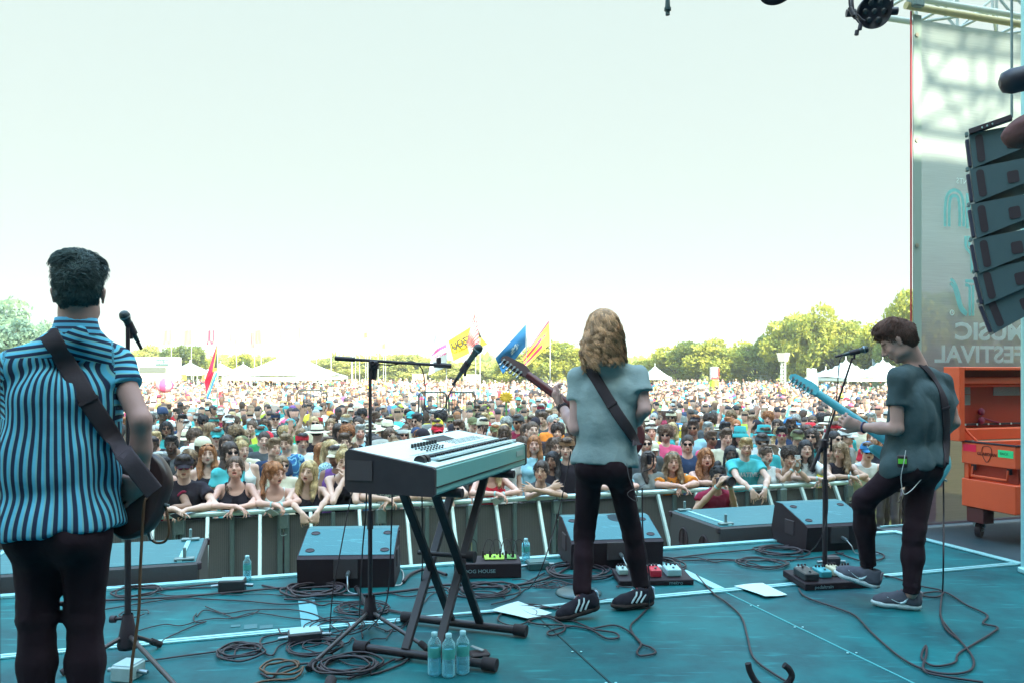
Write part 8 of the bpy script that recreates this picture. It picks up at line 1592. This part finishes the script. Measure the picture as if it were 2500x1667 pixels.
# --- people we can tell apart in the rows behind
SP = [
(507,1107,7,'strap','black','long','ginger','fair',None,None,'shades_up',0,'person in black strap top with yellow sunglasses pushed up, long ginger hair',None),
(590,1097,8,'strap','white','bun','blond','fair',None,None,None,0,'person in white halter top just behind the rail, head turned',None),
(420,1086,3,'tee','dark grey','short','black','dark',None,None,None,-14,'person in dark grey tee tilting the head, left of the yellow sunglasses',None),
(475,1071,5,'tee','white','curly','brown','fair',None,None,None,0,'person in white tee singing loudly near the left microphone stand',None),
(667,1092,1,'tee','navy','short','light','fair',None,None,None,12,'person in navy tee with eyes closed and tilted head, above the vest wearer',None),
(699,1080,2,'tee','blue','short','light','fair',None,None,None,0,'person in blue tie dye tee looking left',"tiedye"),
(737,1078,0,'tee','white','short','black','tan','bandana','red',None,10,'person in white tee with a red tie dye bandana',None),
(645,1073,0,'tee','dark grey','crop','dark','fair',None,None,None,0,'person in charcoal tee with cropped hair facing the stage squarely',None),
(806,1096,9,'tee','light blue','pony','blond','fair',None,None,None,60,'person in blue and white animal print shirt with head bowed left of the keyboard','leopard'),
(840,1078,0,'tee','grey','short','brown','fair',None,None,None,5,'person in grey tee looking down just left of the keyboard corner',None),
(531,1065,0,'tee','dark grey','short','brown','fair','cap','teal','shades',-10,'person in bright teal cap and wrap sunglasses',None),
(563,1056,7,'tank','black','bun','dark','fair',None,None,'shades',0,'person in round black sunglasses and black tank top below the straw hats',None),
(539,1010,4,'tee','maroon','short','grey','pink','cap','white','specs',0,'person in white lettered cap and maroon tee with folded arms',None),
(773,1056,0,'tee','black','short','dark','fair','straw','cream',None,140,'person in wide straw hat seen from behind',None),
(776,1031,7,'strap','pink','long','light','pink','bandana','red',None,0,'person in red flowered bandana behind the straw hat',None),
(807,1036,11,'tee','black','long','light','fair',None,None,None,0,'person photographing with both hands raised, left of the centre pole',None),
(673,1022,0,'tee','white','short','dark','fair','bandana','navy','shades',0,'person in striped tee with a navy bandana and sunglasses','stripe_navy'),
(713,1007,1,'tee','lime','short','black','fair',None,None,None,-15,'person in lime tee looking left of the navy bandana',None),
(575,1031,2,'tee','black','short','brown','fair',None,None,None,-20,'person in black tee touching the chin beside the maroon tee',None),
(509,1048,12,'tee','grey','straight','light','fair',None,None,None,80,'person with long straight hair turned away in grey tee',None),
(454,1043,0,'tee','red','short','dark','fair','cap','white','specs',-15,'person in white visor cap and red tee at the left',None),
(406,1045,7,'tee','teal','bob','black','brown',None,None,'shades',0,'person in teal tee with pale rimmed sunglasses at the left',None),
(435,1009,1,'bare','grey','short','dark','pink',None,None,None,-60,'bare shouldered person turned sideways at the left',None),
(558,1103,9,'tee','aqua','long','dark','fair',None,None,'shades',40,'person in aqua top turned right with dark sunglasses',None),
(879,1055,3,'tee','light blue','short','grey','pink',None,None,None,0,'person in pale blue tee with grey hair and beard, right of the centre pole',None),
(903,1052,0,'tee','dark grey','short','brown','pink','straw','cream',None,0,'person in straw hat just right of the centre pole',None),
(952,1062,8,'tee','cream','long','brown','fair',None,None,'shades',0,'person in cream tee with mirrored sunglasses above the keyboard',None),
(884,1012,0,'tee','dark grey','curly','black','brown',None,None,None,0,'person with big round curly hair right of the centre pole',None),
(1043,1006,3,'tank','black','short','dark','fair',None,None,None,0,'person in black open vest above the middle of the keyboard',None),
(1097,1029,3,'tee','olive','short','brown','fair','cap','olive','shades',0,'person in olive lettered cap and sunglasses above the keyboard end',None),
(996,1011,0,'tee','navy','short','dark','fair','cap_back','black',None,0,'person in backwards black cap and navy tee',None),
(1069,1040,0,'tee','blue','short','dark','tan','cap','yellow',None,-20,'person in bright multicoloured cap looking down over the keyboard',None),
(1148,1010,0,'tee','white','short','brown','pink','bucket','olive',None,30,'person in broad dark fishing hat right of the middle',None),
(1184,1000,0,'tee','grey','short','brown','tan','cap_back','lime',None,10,'person in lime cap below the starred flag',None),
(1186,1021,0,'tee','teal','short','brown','fair',None,None,'shades',0,'person in teal jacket and dark sunglasses below the lime cap',None),
(1232,1052,1,'tee','cream','bob','blond','fair',None,None,None,-20,'fair haired person in cream tee just above the keys',None),
(1242,1028,0,'tee','dark grey','short','dark','fair','cap','dark grey',None,0,'person in charcoal cap left of the hidden guitar body',None),
(1307,1036,7,'tee','green','pony','dark','fair','cap','black',None,0,'person in black cap and dark green tee right of the keys',None),
(1289,1054,3,'tee','grey','short','dark','tan',None,None,None,0,'person with dark beard in grey tee at the keyboard end',None),
(1303,1083,9,'tee','light blue','straight','ginger','pink',None,None,None,20,'person in pale blue top with straight ginger hair behind the keyboard end',None),
(1362,1055,3,'tee','white','curly','dark','fair',None,None,None,-10,'person in white tee with mouth open below the fretting hand',None),
(1353,1090,8,'tee','aqua','bob','brown','fair',None,None,'specs',0,'person in aqua tee with thin glasses left of the middle guitarist',None),
(1385,1093,0,'tank','black','short','brown','fair','cap_back','brown',None,-10,'person in backwards brown cap and black tank top beside the middle guitarist',None),
(1348,1122,9,'tank','black','long','black','brown',None,None,None,0,'person in black tank top low behind the crossed arms',None),
(1577,1083,3,'tee','dark grey','crop','brown','fair',None,None,'shades',0,'person in dark wide sunglasses right of the middle guitarist\'s waist',None),
(1626,1060,4,'tee','pink','curly','brown','fair',None,None,'shades',0,'person in bright pink tee and round sunglasses behind the orange shirt',None),
(1590,1053,5,'tank','yellow','short','dark','pink','headband','white',None,0,'person in white headband and yellow tank top, mouth open',None),
(1584,1122,8,'tee','grey','long','dark','pink',None,None,'shades_up',20,'person with sunglasses pushed up in grey top left of the orange shirt',None),
(1679,1082,0,'tank','navy','crop','dark','pink',None,None,'shades',0,'person in navy tank top and wide sunglasses behind the orange shirt',None),
(1728,1047,0,'tee','light blue','short','grey','tan',None,None,None,0,'tall grey haired person in pale blue tee with a dark cord at the neck',None),
(1783,1107,7,'tee','grey','braids','black','dark',None,None,None,8,'person with braids in grey top left of the teal lettered tee',None),
(1770,1048,1,'tee','black','short','black','tan',None,None,None,5,'person in black tee right of the tall grey haired one',None),
(1698,1028,3,'tee','dark grey','short','ginger','pink','cap','black','shades',0,'person in black cap and sunglasses with a ginger beard',None),
(1807,1062,7,'tee','navy','bob','dark','fair','bucket','teal',None,0,'person in teal bucket hat above the teal lettered tee',None),
(1847,1043,0,'tee','grey','crop','dark','brown','cap','black',None,170,'person in black cap turned away from the stage',None),
(1861,1080,0,'tee','teal','short','dark','tan','cap_back','dark grey','shades',0,'person in dark bandana cap and wide sunglasses right of the teal lettered tee',None),
(1870,1110,8,'tank','white','bun','brown','pink',None,None,'shades_up',10,'person in white tank top with open mouth beside the teal lettered tee',None),
(1996,1057,0,'tee','black','short','dark','pink','headband','white',None,0,'person in white headband and black v neck tee behind the microphone boom',None),
(2062,1066,1,'tee','grey','short','dark','tan','cap','white',None,55,'person in white cap and grey hooded top seen in profile',None),
(1928,1036,1,'tee','dark grey','short','dark','tan','cap','blue',None,70,'person in blue and white cap seen in profile under the blue headstock',None),
(1946,1070,0,'tee','dark grey','short','dark','tan','cap','olive',None,10,'person in olive cap looking down left of the white headband',None),
(1909,1060,0,'tee','black','short','black','tan',None,None,'shades',0,'person in red framed glasses and black jacket above the white phone',None),
(1970,1053,7,'tee','coral','long','dark','tan',None,None,'shades',0,'person in coral top and dark sunglasses left of the white headband',None),
(2004,1026,0,'tee','maroon','curly','black','brown',None,None,None,160,'person with big round black hair seen from behind at the right boom',None),
(2022,1100,7,'tee','yellow','long','light','fair',None,None,None,0,'person in yellow top half hidden by the right microphone pole',None),
(616,1043,7,'tee','lime','bun','brown','fair',None,None,None,-20,'person in lime top looking up right of the black sunglasses',None),
(638,1058,2,'tee','green','short','brown','fair','cap','teal','shades',0,'person in round reflective glasses and teal cap',None),
(1165,1000,0,'tee','coral','short','dark','tan',None,None,'shades',0,'person in coral tee behind the broad fishing hat',None),
(1320,1000,0,'tee','teal','short','dark','fair','bandana','maroon','shades',0,'person in maroon bandana and sunglasses below the starred flag',None),
(1340,1012,0,'tee','light blue','short','light','fair',None,None,'shades',0,'person in light blue shirt and sunglasses below the fretting hand',None),
(540,962,4,'tee','red','short','brown','pink','cap','red',None,0,'person in red cap and red tee standing high right of the drooping flag',None),
(1270,1003,0,'tee','grey','short','brown','fair','cap','green',None,0,'person in green cap among the heads left of the maroon bandana',None),
(918,1085,12,'tee','green','long','dark','fair',None,None,None,10,'person low behind the keyboard in green top',None),
(1230,1090,9,'tee','white','long','brown','fair',None,None,None,0,'person in pale denim jacket behind the red off shoulder top',None),
(1418,1070,7,'tee','green','long','brown','fair',None,None,None,0,'person in green top hidden behind the middle guitarist',None),
]
for q in SP: spec(q[0],q[1],q[2],q[3],q[4],q[5],q[6],q[7],q[8],q[9],q[10],q[11],q[12],q[13], PINKL if 'red framed' in q[12] else (.012,.01,.012)); LABELS.add(q[12])
# --- the other individuals, drawn at random but kept apart
rg = np.random.default_rng(11)
LM = [(250,'left of the striped shirt'),(430,'near the left microphone pole'),(560,'below the pink and green flag'),(700,'below the big white tent'),(860,'left of the centre pole'),(980,'under the level boom'),(1120,'under the cable loop'),(1220,'below the yellow lettered flag'),(1320,'below the blue flag'),(1430,'by the fretting hand'),(1600,'right of the middle guitarist'),(1720,'above the orange shirt'),(1850,'above the teal lettered tee'),(1960,'near the blue headstock'),(2080,'at the right boom'),(9999,'behind the right guitarist')]
LMC = {}
def where(u):
    for a, b in LM:
        if u < a: return b
def rowname(d): return 'close to the barrier' if d < 11.3 else 'in the middle rows' if d < 13.6 else 'farther back' if d < 15.6 else 'at the shadow edge'
pts = []; cell = {}
def near(x, y, r):
    i, j = int(x//.5), int(y//.5)
    for a in range(i-1,i+2):
        for b in range(j-1,j+2):
            for (p,q) in cell.get((a,b),()):
                if (p-x)**2+(q-y)**2 < r*r: return True
    return False
def addp(x,y): cell.setdefault((int(x//.5),int(y//.5)),[]).append((x,y))
for (x,y) in PEOPLE: addp(x,y)
for r_, n_try in ((.50,9000),(.43,9000)):
    for _ in range(n_try):
        u = rg.uniform(-120,2260); y = math.sqrt(rg.uniform(9**2,26**2)); x = (u-CU)/F*y
        if st(x,y)[1] < T_BAR+.75: continue
        if not near(x,y,r_): addp(x,y); pts.append((y,x,u))
pts.sort(); N_IND = 297-len(PEOPLE)
OCC = [(-200,30),(30,330)]
vis = [p for p in pts if not (40 < p[2] < 300 or 1385 < p[2] < 1560 and p[0] < 30)]; hid = set(p for p in pts if p not in vis)
IND = vis[:N_IND]; REST = [p for p in vis[N_IND:]]
tops = list(COLS); hats = [None]*17+['cap']*5+['cap_back','bucket','straw','headband','bandana','beanie','fedora']; eyes = [None]*5+['shades']*6+['specs']
sk_names = ['fair','tan','pink','fair','tan','brown','dark','pink']; tn = {'tee':'tee','tank':'tank top','strap':'strap top','bare':'no shirt'}; hn = {'cap':'cap','cap_back':'backwards cap','bucket':'bucket hat','straw':'straw hat','headband':'headband','bandana':'bandana','beanie':'beanie','fedora':'brimmed hat'}
topw = np.array([4.6 if c in('white','cream') else 2.2 if c in ('black','grey','light blue','dark grey') else 1.2 if c in ('navy','blue','teal','aqua') else .6 for c in tops]); topw /= topw.sum()
for (y,x,u) in IND:
    for _ in range(60):
        vi = int(rg.integers(0,len(VARI))); 
        if VARI[vi]['arm'] in ('up','phone') and rg.random() < .6: continue
        fem = VARI[vi]['fem']; top = rg.choice(['tee','tee','strap','tank'] if fem else ['tee','tee','tee','tank']); tc = rg.choice(tops, p=topw); hat = hats[rg.integers(len(hats))]; eye = eyes[rg.integers(len(eyes))]; hc_ = rg.choice(['white','black','navy','white','dark grey','teal','olive','cream','grey','red'])
        lb = 'person in %s %s' % (tc, tn[top])
        if hat: lb += ' and %s %s' % (hc_ if hat != 'straw' else 'cream', hn[hat])
        if eye == 'shades': lb += ', sunglasses'
        arm_ = {'up':', arm raised','phone':', hands raised','cross':', arms folded','down':''}[VARI[vi]['arm']]; lb += arm_+', '+where(u)
        if len(lb.split()) > 16: continue
        if lb not in LABELS: break
        lb2 = lb+', '+rowname(y)
        if lb2 not in LABELS and len(lb2.split()) <= 16: lb = lb2; break
    LABELS.add(lb)
    hair = rg.choice(['long','wavy','straight','pony','bun','bob','long']) if fem else rg.choice(['short','short','crop','curly'])
    if hat in ('straw','bucket','fedora','beanie','cap','cap_back') and hair in ('curly','bun'): hair = 'short'
    b = place(x, y, float(rg.uniform(.93,1.06))*(.96 if fem else 1.0), vi, top, COLS[tc], hair, HAIRC[rg.choice(['black','dark','dark','brown','brown','light','blond','ginger','grey'])], SKINS[sk_names[rg.integers(8)]], hat, COLS['cream'] if hat=='straw' else COLS[hc_], eye, (.012,.01,.012), float(rg.normal(0,16)), lb)
    b.scale[0] *= float(rg.uniform(.94,1.08))
# --- everyone beyond: one mass
def low_person():
    """template: vertices, faces, colour slot per face (0 skin,1 top,2 hair,3 lens,4 legs)"""
    m = MB(); S0 = 10
    ring = lambda z,rx,ry,y0=0: [(rx*math.cos(a),y0+ry*math.sin(a),z) for a in np.arange(S0)/S0*2*math.pi]
    def stack(rs, mi): 
        V = np.concatenate([np.array(r) for r in rs]); fs = [(i*S0+k,i*S0+(k+1)%S0,(i+1)*S0+(k+1)%S0,(i+1)*S0+k) for i in range(len(rs)-1) for k in range(S0)]; m.add(V, fs, mi, True)
    stack([ring(0,.1,.08),ring(.5,.13,.1),ring(.9,.17,.12)],4); stack([ring(.88,.17,.12),ring(1.1,.16,.11),ring(1.32,.2,.12),ring(1.42,.17,.09),ring(1.47,.06,.05)],1); stack([ring(1.44,.05,.05),ring(1.53,.05,.05)],0)
    n1 = len(m.f); hz = [(-.115,.02,.02,.03),(-.09,.05,.055,.02),(-.04,.07,.08,.01),(.01,.077,.092,0),(.05,.077,.093,-.01),(.09,.06,.075,-.01),(.118,.02,.03,-.01)]; rs = [ring(1.63+z,rx,ry,y0) for z,rx,ry,y0 in hz]; stack(rs,0); nh = len(m.f)-n1
    for i in range(6):
        for k in range(S0):
            a = (k+.5)/S0*2*math.pi; front = math.sin(a); f = n1+i*S0+k
            if i >= 4 or (front < .1 and i >= 1): m.mi[f] = 2
            if i == 3 and front > .5: m.mi[f] = 3
    for q in (-1,1):
        o = m.n; m.tube([(q*.2,0,1.38),(q*.25,-.01,1.2)], [.055,.05], 6, mi=1, caps=False); m.tube([(q*.25,-.01,1.2),(q*.26,-.01,1.1),(q*.25,.08,.88)], [.042,.038,.028], 6, mi=0, caps=True)
    return np.concatenate(m.v), m.f, np.array(m.mi)
LV, LF, LMI = low_person(); quads = np.array([f if len(f)==4 else (f[0],f[1],f[2],f[2]) for f in LF if len(f) in (3,4)]); qmi = np.array([LMI[i] for i,f in enumerate(LF) if len(f) in (3,4)])
far = [(x,y) for (y,x,u) in REST] + [(x,y) for (y,x,u) in hid]
for (d0,d1,dens) in ((26,34,1.9),(34,48,1.15),(48,64,.75),(64,92,.42)):
    n = int((d1**2-d0**2)*.5*(2500/F)*dens); u = rg.uniform(-100,2300,n); y = np.sqrt(rg.uniform(d0**2,d1**2,n)); x = (u-CU)/F*y; k = (vnoise(np.stack([x*.12,y*.12,0*x],1)) > -.45) | (y<34); far += list(zip(x[k],y[k]))
n = len(far); far = np.array(far); LVf = LV; ang = np.arctan2(-far[:,1],-far[:,0])-math.pi/2+rg.normal(0,.5,n); sc_ = rg.uniform(.92,1.07,n); ca, sa_ = np.cos(ang), np.sin(ang)
tcol = np.array([COLS[tops[i]] for i in rg.choice(len(tops), n, p=topw)]); tcol = np.clip(tcol*rg.uniform(.8,1.3,(n,1)),0,.8); scol = np.array([SKINS[sk_names[i]] for i in rg.integers(0,8,n)]); hk = list(HAIRC); hcol = np.array([HAIRC[hk[i]] for i in rg.choice(7,n,p=[.22,.25,.2,.12,.1,.04,.07])]); hatm = rg.random(n) < .22; hcol[hatm] = tcol[rg.permutation(n)][hatm]; lcol = np.where((rg.random(n)<.6)[:,None], np.array([[.012,.01,.012]]), scol); gcol = np.where((rg.random(n)<.5)[:,None], np.array([[.05,.06,.09]]), scol*.8)
slots = np.stack([scol,tcol,hcol,lcol,gcol],1)   # n,5,3
# vertices are kept per face corner so that colours do not bleed
FVt = LVf[quads.ravel()]; nf = len(quads); out = np.zeros((n, nf*4, 3), np.float32); out[:,:,0] = (FVt[None,:,0]*ca[:,None]-FVt[None,:,1]*sa_[:,None])*sc_[:,None]+far[:,0:1]; out[:,:,1] = (FVt[None,:,0]*sa_[:,None]+FVt[None,:,1]*ca[:,None])*sc_[:,None]+far[:,1:2]; out[:,:,2] = FVt[None,:,2]*sc_[:,None]+GZ
colr = slots[:, np.repeat(qmi,4)]
me = mobj('crowd', out.reshape(-1,3).astype(float), np.arange(n*nf*4).reshape(-1,4), mat('crowd_paint', rough=.8, attr='tint'), None, (0,40,GZ), dict(tint=colr.reshape(-1,3)), smooth=False)
tag(me, 'dense sunlit festival crowd filling the field beyond the nearer rows', 'crowd', None, 'stuff')
# ================================================================== air
m = MB(); m.box((0,470,12.5), (1500,1060,2*14.9+0), bev=0); hz = bpy.data.materials.new('haze_air'); hz.use_nodes = True; n = hz.node_tree; n.nodes.remove(n.nodes['Principled BSDF']); pv = n.nodes.new('ShaderNodeVolumePrincipled'); pv.inputs['Density'].default_value = HAZE; pv.inputs['Color'].default_value = (.93,1,.97,1); pv.inputs['Anisotropy'].default_value = .0; n.links.new(pv.outputs[0], n.nodes['Material Output'].inputs['Volume'])
tag(m.build('haze', hz), None, None, None, 'stuff')
